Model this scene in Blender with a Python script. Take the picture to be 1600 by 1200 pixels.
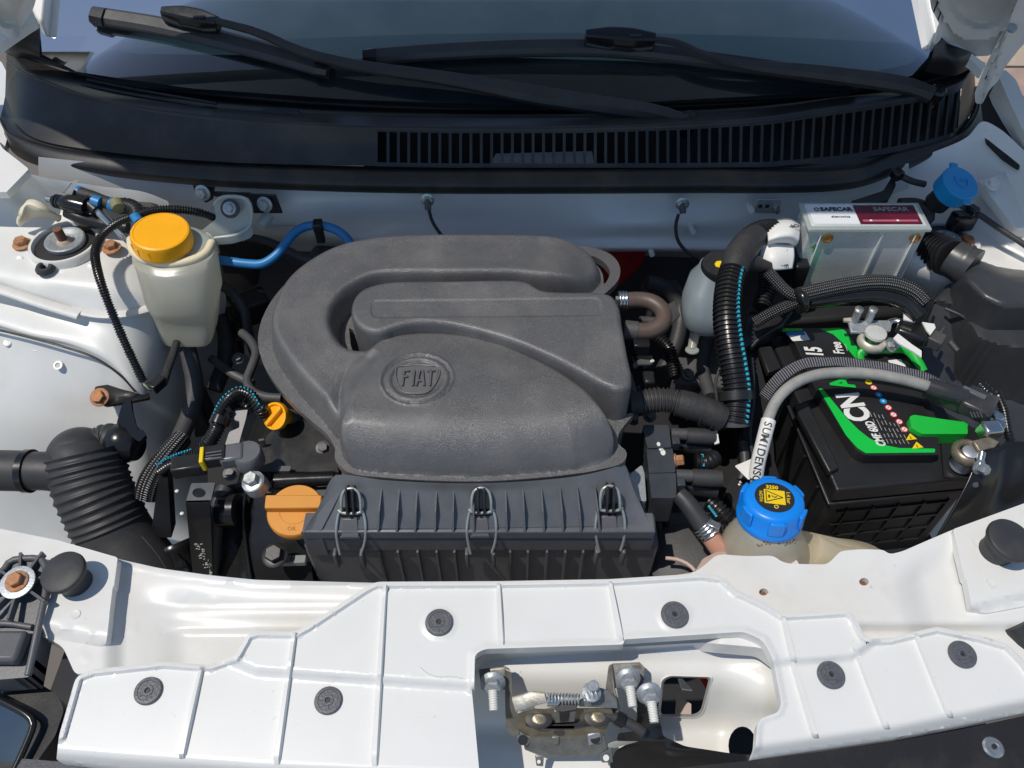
import bpy, bmesh, math, random
import numpy as np
from mathutils import Vector, Matrix
from mathutils.geometry import delaunay_2d_cdt
random.seed(4); rng = np.random.default_rng(4)
R = math.radians
for o in list(bpy.data.objects): bpy.data.objects.remove(o)
scene = bpy.context.scene
COL = scene.collection

# ---------------------------------------------------------------- camera
CAM = Vector((0.0, -0.372, 0.75)); PITCH = R(50.0); FPX = 1256.0
cd = bpy.data.cameras.new('camera'); cam = bpy.data.objects.new('camera', cd); COL.objects.link(cam)
cam.location = CAM; cam.rotation_euler = (R(90) - PITCH, 0, 0)
cd.sensor_width = 36.0; cd.lens = 36.0 * FPX / 1600.0; cd.clip_start = 0.01; cd.clip_end = 500
scene.camera = cam
scene.render.resolution_x = 1024; scene.render.resolution_y = 768
# ---------------------------------------------------------------- sky, sun, exposure
SUN_FROM = Vector((-0.40, -0.13, 1.0)).normalized()
elev = math.asin(SUN_FROM.z); azim = math.atan2(SUN_FROM.x, SUN_FROM.y)
w = bpy.data.worlds.new('World'); scene.world = w; w.use_nodes = True
nt = w.node_tree; nt.nodes.clear()
sky = nt.nodes.new('ShaderNodeTexSky'); sky.sky_type = 'NISHITA'; sky.sun_disc = False
sky.sun_elevation = elev; sky.sun_rotation = azim; sky.air_density = 1.0; sky.dust_density = 0.15
bg = nt.nodes.new('ShaderNodeBackground'); bg.inputs['Strength'].default_value = 0.12
wo = nt.nodes.new('ShaderNodeOutputWorld')
nt.links.new(sky.outputs[0], bg.inputs[0]); nt.links.new(bg.outputs[0], wo.inputs[0])
sl = bpy.data.lights.new('sun', 'SUN'); sl.energy = 3.6; sl.angle = R(0.53); sl.color = (1.0, 0.93, 0.835)
so = bpy.data.objects.new('sun', sl); COL.objects.link(so)
so.rotation_euler = SUN_FROM.to_track_quat('Z', 'Y').to_euler(); so.location = (-1, -1, 3)
scene.view_settings.view_transform = 'Standard'; scene.view_settings.look = 'None'
scene.view_settings.exposure = -0.22; scene.view_settings.gamma = 1.0
scene.render.engine = 'CYCLES'
scene.cycles.max_bounces = 8; scene.cycles.transparent_max_bounces = 12

# ---------------------------------------------------------------- measuring: photograph position + height -> place
_f = np.array([0, math.cos(PITCH), -math.sin(PITCH)]); _u = np.array([0, math.sin(PITCH), math.cos(PITCH)])
CA = np.array(CAM)
def rays(px, py):
    px = np.asarray(px, float); py = np.asarray(py, float)
    return _f * FPX + np.stack([px - 800, px * 0, px * 0], -1) - (py - 600)[..., None] * _u
def WA(px, py, z):
    d = rays(px, py); t = (np.asarray(z, float) - CA[2]) / d[..., 2]
    return CA + d * t[..., None]
def W(px, py, z): return Vector(WA(px, py, z))
def WY(px, py, y):
    d = rays(px, py); return Vector(CA + d * ((y - CA[1]) / d[1]))
GT = 0.53
def WG(px, py, off=0.0):      # point on the plane of the windscreen, lifted by off
    n = np.array([0, -GT, 1.0]); n /= np.linalg.norm(n)
    p0 = np.array([0, 0.68, 0.13]) + n * off; d = rays(px, py)
    return Vector(CA + d * (np.dot(p0 - CA, n) / np.dot(d, n)))
def mpp(p): return float(np.dot(np.array(p) - CA, _f)) / FPX      # metres per photograph pixel at p
def V3(l): return [W(*p) for p in l]

# ---------------------------------------------------------------- objects
OFF = {}
def thing(name, label, cat, loc, group=None):
    o = bpy.data.objects.new(name, None); COL.objects.link(o); o.location = loc; o.empty_display_size = 0.02
    o['label'] = label; o['category'] = cat
    if group: o['group'] = group
    OFF[o.name] = Vector(loc); return o
def off(parent):
    return OFF.get(parent.name, Vector((0, 0, 0))) if parent else Vector((0, 0, 0))
def link(name, me, mat, parent=None, label=None, smooth=40, bevel=0, seg=2):
    if isinstance(mat, (list, tuple)):
        for m in mat: me.materials.append(m)
    elif mat: me.materials.append(mat)
    of = off(parent)
    if parent is not None: me.transform(Matrix.Translation(-of))
    if smooth:
        me.shade_smooth(); me.set_sharp_from_angle(angle=R(smooth))
    o = bpy.data.objects.new(name, me); COL.objects.link(o)
    if parent is not None: o.parent = parent; OFF[o.name] = of
    if label: o['label'] = label
    if bevel:
        b = o.modifiers.new('bevel', 'BEVEL'); b.width = bevel; b.segments = seg; b.limit_method = 'ANGLE'; b.angle_limit = R(35)
        b.harden_normals = False
    return o
def pymesh(vs, fs, name='m'):
    me = bpy.data.meshes.new(name); me.from_pydata([tuple(map(float, v)) for v in vs], [], fs); me.update(); return me
class MB:                                  # collects shapes into ONE mesh
    def __init__(s): s.v = []; s.f = []
    def add(s, v, f):
        n = len(s.v); s.v += [tuple(map(float, a)) for a in v]; s.f += [tuple(i + n for i in a) for a in f]; return s
    def box(s, c, size, rot=None):
        M = rot if rot is not None else Matrix.Identity(3)
        hx, hy, hz = [a / 2 for a in size]
        v = [Vector(c) + M @ Vector((x, y, z)) for x in (-hx, hx) for y in (-hy, hy) for z in (-hz, hz)]
        return s.add(v, [(0, 1, 3, 2), (4, 6, 7, 5), (0, 4, 5, 1), (2, 3, 7, 6), (0, 2, 6, 4), (1, 5, 7, 3)])
    def tube(s, *a, **k):
        v, f, uv = tube_geo(*a, **k); return s.add(v, f)
    def lathe(s, prof, origin, axis=(0, 0, 1), n=32, up=None, sx=1.0):
        v, f = lathe_geo(prof, origin, axis, n, up, sx); return s.add(v, f)
    def prism(s, top, depth, direc=(0, 0, -1)):
        n = len(top); d = Vector(direc) * depth
        v = [Vector(p) for p in top] + [Vector(p) + d for p in top]
        f = [tuple(range(n)), tuple(range(2 * n - 1, n - 1, -1))] + [(i, i + n, (i + 1) % n + n, (i + 1) % n) for i in range(n)]
        return s.add(v, f)
    def obj(s, name, mat, parent=None, **k):
        me = pymesh(s.v, s.f, name)
        bm = bmesh.new(); bm.from_mesh(me); bmesh.ops.recalc_face_normals(bm, faces=bm.faces); bm.to_mesh(me); bm.free()
        return link(name, me, mat, parent, **k)
def frame(axis, up=None):
    z = Vector(axis).normalized(); u = Vector(up) if up is not None else (Vector((0, 0, 1)) if abs(z.z) < 0.9 else Vector((1, 0, 0)))
    x = u.cross(z)
    if x.length < 1e-6: x = Vector((1, 0, 0)).cross(z)
    x.normalize(); y = z.cross(x); return Matrix((x, y, z)).transposed()
def lathe_geo(prof, origin, axis=(0, 0, 1), n=32, up=None, sx=1.0):
    M = frame(axis, up); o = Vector(origin); v = []; f = []
    for r, h in prof:
        for k in range(n):
            a = 2 * math.pi * k / n; v.append(o + M @ Vector((r * sx * math.cos(a), r * math.sin(a), h)))
    for i in range(len(prof) - 1):
        for k in range(n):
            k2 = (k + 1) % n; f.append((i * n + k, i * n + k2, (i + 1) * n + k2, (i + 1) * n + k))
    f.append(tuple(range(n))[::-1]); f.append(tuple(range((len(prof) - 1) * n, len(prof) * n))); return v, f
def crom(P, n, closed=False):
    P = np.array([tuple(p) for p in P], float)
    if len(P) < 3 and not closed:
        t = np.linspace(0, 1, n)[:, None]; return P[0] * (1 - t) + P[-1] * t
    if closed: Q = np.vstack([P[-1], P, P[0], P[1]]); m = len(P)
    else: Q = np.vstack([2 * P[0] - P[1], P, 2 * P[-1] - P[-2]]); m = len(P) - 1
    out = []
    for i in range(m):
        p0, p1, p2, p3 = Q[i:i + 4]; t = np.linspace(0, 1, 24, endpoint=False)[:, None]
        # centripetal-like tangents
        d1 = max(np.linalg.norm(p1 - p0), 1e-9) ** .5; d2 = max(np.linalg.norm(p2 - p1), 1e-9) ** .5; d3 = max(np.linalg.norm(p3 - p2), 1e-9) ** .5
        m1 = ((p1 - p0) / d1 - (p2 - p0) / (d1 + d2) + (p2 - p1) / d2) * d2; m2 = ((p2 - p1) / d2 - (p3 - p1) / (d2 + d3) + (p3 - p2) / d3) * d2
        out.append((2 * t**3 - 3 * t**2 + 1) * p1 + (t**3 - 2 * t**2 + t) * m1 + (-2 * t**3 + 3 * t**2) * p2 + (t**3 - t**2) * m2)
    out = np.vstack(out + ([P[:1]] if closed else [P[-1:]]))
    L = np.r_[0, np.cumsum(np.linalg.norm(np.diff(out, axis=0), axis=1))]
    s = np.linspace(0, L[-1], n + (1 if closed else 0))
    r = np.stack([np.interp(s, L, out[:, k]) for k in range(out.shape[1])], 1)
    return r[:-1] if closed else r
def length(P):
    P = np.array([tuple(p) for p in P]); return float(np.linalg.norm(np.diff(P, axis=0), axis=1).sum())
def tube_geo(pts, r, sides=14, pitch=None, amp=0.0, step=0.006, closed=False, flat=1.0, prof='ring'):
    """r: number or list along the path. pitch/amp: ring ridges."""
    L = length(pts) * 1.03
    n = max(4, int(L / (pitch / 5.0 if pitch else step))) + 1
    C = crom(pts, n, closed); n = len(C)
    T = np.gradient(C, axis=0) if not closed else (np.roll(C, -1, 0) - np.roll(C, 1, 0)); T /= np.linalg.norm(T, axis=1)[:, None] + 1e-12
    up = np.array([0, 0, 1.0]) if abs(T[0][2]) < .8 else np.array([1.0, 0, 0])
    N = up - T[0] * np.dot(up, T[0]); N /= np.linalg.norm(N); v = []; uv = []
    s = np.r_[0, np.cumsum(np.linalg.norm(np.diff(C, axis=0), axis=1))]
    rr = np.interp(np.linspace(0, 1, n), np.linspace(0, 1, len(r)), r) if isinstance(r, (list, tuple)) else np.full(n, r)
    for i in range(n):
        N = N - T[i] * np.dot(N, T[i]); N /= np.linalg.norm(N); B = np.cross(T[i], N)
        q = rr[i]
        if pitch:
            ph = (s[i] / pitch) % 1.0; q += amp * (1.0 if 0.15 < ph < 0.62 else -1.0)
        for k in range(sides):
            a = 2 * math.pi * k / sides; v.append(C[i] + q * (math.cos(a) * N * flat + math.sin(a) * B)); uv.append((k / sides, s[i]))
    f = []
    for i in range(n if closed else n - 1):
        j = (i + 1) % n
        for k in range(sides):
            k2 = (k + 1) % sides; f.append((i * sides + k, i * sides + k2, j * sides + k2, j * sides + k))
    if not closed: f.append(tuple(range(sides))[::-1]); f.append(tuple(range((n - 1) * sides, n * sides)))
    return v, f, uv
def tube(name, pts, r, mat, parent=None, label=None, smooth=60, **k):
    v, f, uv = tube_geo(pts, r, **k); me = pymesh(v, f, name)
    ul = me.uv_layers.new(name='uv'); idx = np.zeros(len(me.loops), dtype=np.int32); me.loops.foreach_get('vertex_index', idx)
    U = np.array(uv, np.float32)[idx]; sides = k.get('sides', 14)
    # fix the seam: loops of the last strip that wrap to 0
    lp = 0
    fl = np.array([len(p) for p in f]); st = np.r_[0, np.cumsum(fl)[:-1]]
    for a, c in zip(st, fl):
        if c == 4:
            u = U[a:a + 4, 0]
            if u.max() - u.min() > .5: U[a:a + 4, 0] = np.where(u < .5, u + 1, u)
    ul.data.foreach_set('uv', U.ravel())
    return link(name, me, mat, parent, label=label, smooth=smooth)
def dashes(name, pts, r, dirv, mat, parent, pitch, w, duty=.6):      # broken stripe printed along a loom
    L = length(pts); n = max(8, int(L / pitch)); C = crom(pts, n * 4 + 1); mb = MB(); d = Vector(dirv).normalized()
    for i in range(n):
        a = Vector(C[i * 4]); b = Vector(C[i * 4 + 2]); t = (b - a).normalized(); dd = (d - t * d.dot(t)).normalized(); x = t.cross(dd)
        c = (a + b) / 2 + dd * (r - w * .25)
        mb.box(c, (w, pitch * duty, w), Matrix((x, t, dd)).transposed())
    return mb.obj(name, mat, parent)
def patch(name, rows, mat, parent=None, nu=60, nv=8, label=None, thick=0, world=False, smooth=50, close=False):
    """smooth surface through rows of (px,py,z) control points (or world points)."""
    RW = []
    for r in rows:
        r = [W(*p) if not world else Vector(p) for p in r]; RW.append(crom(r, nu))
    RW = np.array(RW)
    m = (len(rows) - 1) * nv + 1; G = np.zeros((m, nu, 3))
    for j in range(nu):
        c = RW[:, j]; 
        Q = np.vstack([2 * c[0] - c[1], c, 2 * c[-1] - c[-2]])
        for i in range(len(rows) - 1):
            t = np.linspace(0, 1, nv, endpoint=False)[:, None]; p0, p1, p2, p3 = Q[i:i + 4]
            d1 = max(np.linalg.norm(p1 - p0), 1e-9) ** .5; d2 = max(np.linalg.norm(p2 - p1), 1e-9) ** .5; d3 = max(np.linalg.norm(p3 - p2), 1e-9) ** .5
            m1 = ((p1 - p0) / d1 - (p2 - p0) / (d1 + d2) + (p2 - p1) / d2) * d2; m2 = ((p2 - p1) / d2 - (p3 - p1) / (d2 + d3) + (p3 - p2) / d3) * d2
            G[i * nv:(i + 1) * nv, j] = (2 * t**3 - 3 * t**2 + 1) * p1 + (t**3 - 2 * t**2 + t) * m1 + (-2 * t**3 + 3 * t**2) * p2 + (t**3 - t**2) * m2
        G[-1, j] = c[-1]
    f = [(i * nu + j, i * nu + j + 1, (i + 1) * nu + j + 1, (i + 1) * nu + j) for i in range(m - 1) for j in range(nu - 1)]
    me = pymesh(G.reshape(-1, 3), f, name)
    o = link(name, me, mat, parent, label=label, smooth=smooth)
    if thick:
        s = o.modifiers.new('s', 'SOLIDIFY'); s.thickness = thick; s.offset = 0
    return o
def fillet(pts, r=6, n=5):
    out = []; m = len(pts)
    for i in range(m):
        p = np.array(pts[i][:2], float); q = pts[i][2] if len(pts[i]) > 2 else r
        a = np.array(pts[i - 1][:2], float); b = np.array(pts[(i + 1) % m][:2], float)
        da = np.linalg.norm(a - p); db = np.linalg.norm(b - p); q = min(q, da * .48, db * .48)
        if q < .01: out.append(p); continue
        s = p + (a - p) / da * q; e = p + (b - p) / db * q
        for t in np.linspace(0, 1, n): out.append((1 - t)**2 * s + 2 * t * (1 - t) * p + t * t * e)
    return np.array(out)
def inside(P, poly):
    x, y = P[:, 0], P[:, 1]; c = np.zeros(len(P), bool); n = len(poly)
    for i in range(n):
        x1, y1 = poly[i]; x2, y2 = poly[(i + 1) % n]
        if y1 == y2: continue
        k = (y1 > y) != (y2 > y); c ^= k & (x < (x2 - x1) * (y - y1) / (y2 - y1) + x1)
    return c
def contour(line, dists, s):      # sample points on parallel curves of an open line
    L = densify(np.asarray(line, float), s)[:-1]; T = np.gradient(L, axis=0); T /= np.linalg.norm(T, axis=1)[:, None] + 1e-12; N = np.c_[-T[:, 1], T[:, 0]]
    return np.vstack([L + N * d for d in dists])
def pdist(P, poly, closed=True):
    d = np.full(len(P), 1e9); n = len(poly)
    for i in range(n if closed else n - 1):
        a = poly[i]; b = poly[(i + 1) % n]; ab = b - a; L = max(np.dot(ab, ab), 1e-12)
        t = np.clip(((P - a) @ ab) / L, 0, 1); d = np.minimum(d, np.hypot(*(P - a - t[:, None] * ab).T))
    return d
def sdf(P, poly):
    d = pdist(P, poly); return np.where(inside(P, poly), d, -d)      # + inside
def sstep(x, a, b):
    t = np.clip((x - a) / (b - a), 0, 1); return t * t * (3 - 2 * t)
def densify(poly, s):
    out = []; n = len(poly)
    for i in range(n):
        a = poly[i]; b = poly[(i + 1) % n]; k = max(1, int(np.linalg.norm(b - a) / s))
        for j in range(k): out.append(a + (b - a) * j / k)
    return np.array(out)
def sheet(name, outline, lift, spacing, mat, parent=None, holes=(), skirt=0.0, pts=None, label=None, smooth=40, bottom=False, extra=None):
    """surface inside an outline: lift(uv array)->xyz array. rings: extra contour distances for crisp steps."""
    outline = densify(np.asarray(outline, float), spacing); holes = [densify(np.asarray(h, float), spacing) for h in holes]
    lo = outline.min(0); hi = outline.max(0)
    gx, gy = np.meshgrid(np.arange(lo[0] + spacing / 2, hi[0], spacing), np.arange(lo[1] + spacing / 2, hi[1], spacing * .9))
    gx[::2] += spacing / 2; G = np.stack([gx.ravel(), gy.ravel()], 1)
    ok = sdf(G, outline) > spacing * .45
    for h in holes: ok &= sdf(G, h) < -spacing * .45
    G = G[ok]
    if pts is not None:
        ok = sdf(pts, outline) > spacing * .4
        for h in holes: ok &= sdf(pts, h) < -spacing * .4
        pts = pts[ok]; ins = []
        for q in pts:
            if not ins or min(np.hypot(*(np.array(ins[-400:]) - q).T)) > spacing * .35: ins.append(q)
        pts = np.array(ins); keep = np.ones(len(G), bool)
        for i in range(0, len(pts), 200):
            dd = np.hypot(G[:, None, 0] - pts[None, i:i + 200, 0], G[:, None, 1] - pts[None, i:i + 200, 1]).min(1); keep &= dd > spacing * .55
        G = np.vstack([G[keep], pts])
    V = [tuple(p) for p in outline]; E = [(i, (i + 1) % len(outline)) for i in range(len(outline))]
    for h in holes:
        b = len(V); V += [tuple(p) for p in h]; E += [(b + i, b + (i + 1) % len(h)) for i in range(len(h))]
    nb = len(V)
    V += [tuple(p) for p in G]
    r = delaunay_2d_cdt([Vector(p) for p in V], E, [], 0, 1e-7)
    P = np.array([tuple(p) for p in r[0]]); F = np.array([list(t) for t in r[2]])
    c = P[F].mean(1); ok = inside(c, outline)
    for h in holes: ok &= ~inside(c, h)
    F = F[ok]; X = np.array(lift(P)); 
    # orientation: normals up
    n = np.cross(X[F[:, 1]] - X[F[:, 0]], X[F[:, 2]] - X[F[:, 0]]); F[n[:, 2] < 0] = F[n[:, 2] < 0][:, ::-1]
    fs = [tuple(int(i) for i in t) for t in F]; vs = [tuple(x) for x in X]
    if skirt:
        ec = {}
        for t in fs:
            for a, b in ((t[0], t[1]), (t[1], t[2]), (t[2], t[0])): ec[(a, b)] = 1
        low = {}
        for (a, b) in list(ec):
            if (b, a) not in ec:
                for q in (a, b):
                    if q not in low: low[q] = len(vs); vs.append((vs[q][0], vs[q][1], vs[q][2] - skirt))
                fs.append((b, a, low[a], low[b]))
    me = pymesh(vs, fs, name)
    return link(name, me, mat, parent, label=label, smooth=smooth)
_tc = {}
def text_mesh(body, size, depth=.0004, weight=0.0):
    c = bpy.data.curves.new('txt', 'FONT'); c.body = body; c.size = size; c.extrude = depth; c.offset = weight; c.resolution_u = 3
    c.align_x = 'CENTER'; c.align_y = 'CENTER'
    o = bpy.data.objects.new('txt', c); COL.objects.link(o); dg = bpy.context.evaluated_depsgraph_get()
    me = bpy.data.meshes.new_from_object(o.evaluated_get(dg)); bpy.data.objects.remove(o); me.materials.clear(); return me
def text(name, body, size, centre, xdir, normal, mat, parent, sx=1.0, depth=.0003, weight=0.0, shear=0.0):
    me = text_mesh(body, size, depth, weight)
    z = Vector(normal).normalized(); x = Vector(xdir); x = (x - z * x.dot(z)).normalized(); y = z.cross(x)
    M = Matrix((x * sx, y + x * shear, z)).transposed().to_4x4(); M.translation = Vector(centre)
    me.transform(M); return link(name, me, mat, parent, smooth=0)
def loft(name, rings, mat, parent=None, n=40, label=None, cap=True, smooth=50, world=True):
    """rings: (centre, rx, ry, exponent) horizontal superellipses, bottom to top"""
    v = []; f = []
    for c, rx, ry, e in rings:
        for k in range(n):
            a = 2 * math.pi * k / n; ca, sa = math.cos(a), math.sin(a)
            v.append(Vector(c) + Vector((rx * math.copysign(abs(ca) ** (2 / e), ca), ry * math.copysign(abs(sa) ** (2 / e), sa), 0)))
    for i in range(len(rings) - 1):
        for k in range(n):
            k2 = (k + 1) % n; f.append((i * n + k, i * n + k2, (i + 1) * n + k2, (i + 1) * n + k))
    if cap: f.append(tuple(range(n))[::-1]); f.append(tuple(range((len(rings) - 1) * n, len(rings) * n)))
    return link(name, pymesh(v, f, name), mat, parent, label=label, smooth=smooth)
def hexbolt(name, p, axis, r, mat, parent, h=None, washer=1.45, label=None):
    h = h or r * .8; mb = MB()
    mb.lathe([(r * washer, 0), (r * washer, r * .18), (r * 1.05, r * .34)], p, axis, 24)
    mb.lathe([(r, r * .3), (r, r * .3 + h * .85), (r * .88, r * .3 + h)], p, axis, 6)
    return mb.obj(name, mat, parent, smooth=25, label=label)

# ---------------------------------------------------------------- materials
def mat(name, col, rough=.5, metal=0.0, coat=0.0, var=0.0, vscale=30, bump=0.0, bscale=300, spec=None, dirt=None, dirtamt=.0, dscale=12, rvar=0.0, trans=0, sss=0, croug=.08, detail=6, specks=None, spamt=.5, spscale=260, spthr=.68):
    m = bpy.data.materials.new(name); m.use_nodes = True; t = m.node_tree; b = t.nodes['Principled BSDF']; L = t.links.new
    b.inputs['Base Color'].default_value = (*col, 1); b.inputs['Roughness'].default_value = rough; b.inputs['Metallic'].default_value = metal
    b.inputs['Coat Weight'].default_value = coat; b.inputs['Coat Roughness'].default_value = croug
    if spec is not None: b.inputs['Specular IOR Level'].default_value = spec
    if trans: b.inputs['Transmission Weight'].default_value = trans
    if sss: b.inputs['Subsurface Weight'].default_value = sss; b.inputs['Subsurface Radius'].default_value = (.02, .018, .014); b.inputs['Subsurface Scale'].default_value = 1.0
    tc = t.nodes.new('ShaderNodeTexCoord'); src = tc.outputs['Object']; cur = None
    def noise(sc, det=detail, ro=.6):
        n = t.nodes.new('ShaderNodeTexNoise'); n.inputs['Scale'].default_value = sc; n.inputs['Detail'].default_value = det; n.inputs['Roughness'].default_value = ro; L(src, n.inputs['Vector']); return n
    if var:
        n = noise(vscale); mr = t.nodes.new('ShaderNodeMapRange'); L(n.outputs['Fac'], mr.inputs[0]); mr.inputs[1].default_value = .3; mr.inputs[2].default_value = .7
        mr.inputs[3].default_value = 1 - var; mr.inputs[4].default_value = 1 + var
        mx = t.nodes.new('ShaderNodeVectorMath'); mx.operation = 'SCALE'; mx.inputs[0].default_value = col; L(mr.outputs[0], mx.inputs['Scale']); cur = mx.outputs[0]
    if dirt:
        n = noise(dscale, 8, .65); mr = t.nodes.new('ShaderNodeMapRange'); L(n.outputs['Fac'], mr.inputs[0]); mr.inputs[1].default_value = .48; mr.inputs[2].default_value = .75
        mr.inputs[3].default_value = 0; mr.inputs[4].default_value = dirtamt
        mx = t.nodes.new('ShaderNodeMix'); mx.data_type = 'RGBA'; L(mr.outputs[0], mx.inputs[0])
        if cur: L(cur, mx.inputs[6])
        else: mx.inputs[6].default_value = (*col, 1)
        mx.inputs[7].default_value = (*dirt, 1); cur = mx.outputs[2]
    if specks:
        n = noise(spscale, 2, .5); mr = t.nodes.new('ShaderNodeMapRange'); L(n.outputs['Fac'], mr.inputs[0]); mr.inputs[1].default_value = spthr; mr.inputs[2].default_value = spthr + .05
        mr.inputs[3].default_value = 0; mr.inputs[4].default_value = spamt
        mx = t.nodes.new('ShaderNodeMix'); mx.data_type = 'RGBA'; L(mr.outputs[0], mx.inputs[0])
        if cur: L(cur, mx.inputs[6])
        else: mx.inputs[6].default_value = (*col, 1)
        mx.inputs[7].default_value = (*specks, 1); cur = mx.outputs[2]
    if cur: L(cur, b.inputs['Base Color'])
    if rvar:
        n = noise(vscale * .7 + 3, 5); mr = t.nodes.new('ShaderNodeMapRange'); L(n.outputs['Fac'], mr.inputs[0]); mr.inputs[1].default_value = .3; mr.inputs[2].default_value = .7
        mr.inputs[3].default_value = max(.02, rough - rvar); mr.inputs[4].default_value = min(1, rough + rvar); L(mr.outputs[0], b.inputs['Roughness'])
    if bump:
        n = noise(bscale, 3); bp = t.nodes.new('ShaderNodeBump'); bp.inputs['Strength'].default_value = bump; bp.inputs['Distance'].default_value = .001
        L(n.outputs['Fac'], bp.inputs['Height']); L(bp.outputs[0], b.inputs['Normal'])
    return m
M = {}
M['white'] = mat('white_paint', (.745, .745, .715), .36, coat=.5, var=.02, vscale=6, specks=(.35, .30, .22), spamt=.45, spthr=.735, spscale=170, dirt=(.52, .45, .33), dirtamt=.30, dscale=9, bump=.06, bscale=60)
M['whitep'] = mat('white_plastic', (.735, .74, .72), .32, coat=.35, var=.02, vscale=8, specks=(.40, .38, .34), spamt=.35, spthr=.73, spscale=210, bump=.04, bscale=40, dirt=(.58, .55, .48), dirtamt=.14)
M['inner'] = mat('white_inner_panel', (.74, .745, .72), .38, coat=.3, var=.03, vscale=5, dirt=(.40, .34, .26), dirtamt=.22, dscale=9, bump=.08, bscale=50)
M['seam'] = mat('seam_sealer', (.72, .72, .69), .5, bump=.5, bscale=120, var=.03)
M['cover'] = mat('textured_grey_plastic', (.098, .098, .101), .28, bump=.8, bscale=900, coat=.12, croug=.25, specks=(.26, .25, .24), spamt=.4, spthr=.70, spscale=330, var=.10, vscale=25, spec=.8, rvar=.07, dirt=(.21, .20, .19), dirtamt=.45, dscale=14)
M['coversm'] = mat('smooth_grey_plastic', (.13, .13, .132), .38, bump=.12, bscale=300, var=.08, vscale=30, spec=.6)
M['box'] = mat('filter_box_plastic', (.115, .121, .132), .36, bump=.1, bscale=120, var=.16, vscale=35, spec=.65, rvar=.08, dirt=(.11, .11, .105), dirtamt=.5, dscale=30)
M['black'] = mat('black_plastic', (.014, .0145, .016), .38, bump=.1, bscale=200, var=.15, vscale=40, rvar=.08, dirt=(.05, .047, .043), dirtamt=.3, dscale=25)
M['blackg'] = mat('gloss_black_plastic', (.012, .012, .013), .22, bump=.08, bscale=120, rvar=.06, vscale=30)
M['cowl'] = mat('cowl_plastic', (.017, .0165, .0165), .36, bump=.2, bscale=500, var=.1, vscale=20, dirt=(.075, .066, .055), dirtamt=.5, dscale=10)
M['seal'] = mat('seal_rubber', (.020, .020, .021), .42, bump=.15, bscale=90, var=.12, vscale=15, dirt=(.13, .095, .06), dirtamt=.45, dscale=9)
M['pin'] = mat('grey_clip_plastic', (.095, .10, .115), .42, bump=.5, bscale=500, var=.15, vscale=200, specks=(.25, .25, .26), spthr=.64, spscale=600)
M['rubber'] = mat('black_rubber', (.036, .037, .040), .52, bump=.2, bscale=200, var=.15, vscale=30, rvar=.08, dirt=(.07, .065, .06), dirtamt=.4, dscale=22)
M['hose'] = mat('grey_hose_rubber', (.065, .065, .068), .55, bump=.4, bscale=350, var=.15, vscale=40)
M['brown'] = mat('brown_hose_rubber', (.10, .070, .058), .45, bump=.15, bscale=200, var=.12, vscale=30)
M['loom'] = mat('loom_plastic', (.014, .014, .015), .30, var=.1)
M['tape'] = mat('cloth_tape', (.030, .029, .029), .6, bump=1.0, bscale=170, var=.25, vscale=60)
M['zinc'] = mat('zinc_steel', (.50, .52, .51), .36, metal=.85, var=.18, vscale=90, bump=.2, bscale=250, rvar=.1)
M['wire'] = mat('bright_wire', (.40, .43, .41), .33, metal=.5, var=.1, vscale=90)
M['steel'] = mat('bright_steel', (.62, .63, .62), .25, metal=1, var=.1, vscale=80, bump=.1, bscale=200)
M['galv'] = mat('galvanised_steel', (.42, .45, .47), .48, metal=.6, var=.18, vscale=260, bump=.25, bscale=500)
M['alu'] = mat('cast_aluminium', (.78, .80, .77), .30, metal=.35, var=.06, vscale=25, bump=.12, bscale=150, rvar=.1)
M['rust'] = mat('rust', (.20, .09, .055), .85, var=.35, vscale=300, bump=.9, bscale=700)
M['orust'] = mat('orange_rusty_zinc', (.42, .18, .07), .6, metal=.2, var=.25, vscale=250, bump=.5, bscale=500, dirt=(.35, .33, .28), dirtamt=.8, dscale=120)
M['goldz'] = mat('yellow_zinc', (.28, .245, .18), .38, metal=.6, var=.3, vscale=70, bump=.3, bscale=200, dirt=(.16, .11, .06), dirtamt=.8, dscale=60)
M['orange'] = mat('orange_plastic', (.90, .33, .012), .40, var=.05, vscale=40, bump=.06, bscale=200, sss=.05)
M['yorange'] = mat('yellow_orange_plastic', (.98, .44, .004), .38, var=.04, vscale=40, bump=.06, bscale=200)
M['ochre'] = mat('matt_orange_plastic', (.68, .29, .040), .55, var=.05, vscale=40, bump=.2, bscale=700)
M['blue'] = mat('blue_plastic', (.004, .235, .80), .34, var=.04, vscale=40, bump=.05, bscale=200)
M['bluehose'] = mat('blue_tube', (.02, .20, .48), .42, var=.08, vscale=60)
M['bluecap'] = mat('light_blue_plastic', (.01, .27, .62), .4, var=.04, vscale=40)
M['cyan'] = mat('cyan_print', (.03, .42, .58), .4)
M['green'] = mat('green_print', (.005, .52, .06), .35)
M['greenp'] = mat('green_plastic', (.01, .46, .045), .38, var=.05, vscale=40)
M['yellow'] = mat('yellow_print', (.85, .60, .01), .4)
M['red'] = mat('red_print', (.75, .04, .05), .4)
M['redp'] = mat('red_plastic', (.35, .008, .008), .4)
M['maroon'] = mat('dark_red_label', (.10, .008, .025), .3, var=.4, vscale=20)
M['ink'] = mat('black_ink', (.02, .02, .022), .5)
M['label'] = mat('white_label', (.78, .78, .75), .45, var=.03, vscale=30, dirt=(.5, .46, .4), dirtamt=.25, dscale=30)
M['cream'] = mat('cream_putty', (.72, .66, .50), .55, bump=.5, bscale=80, var=.05)
M['greycable'] = mat('grey_cable_sleeve', (.30, .295, .28), .6, bump=.5, bscale=150, var=.2, vscale=50)
M['brass'] = mat('brass', (.65, .36, .12), .35, metal=.8, var=.2, vscale=200)
M['void'] = mat('engine_bay_dark', (.012, .012, .014), .7, var=.3, vscale=12, bump=.3, bscale=30)
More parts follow.
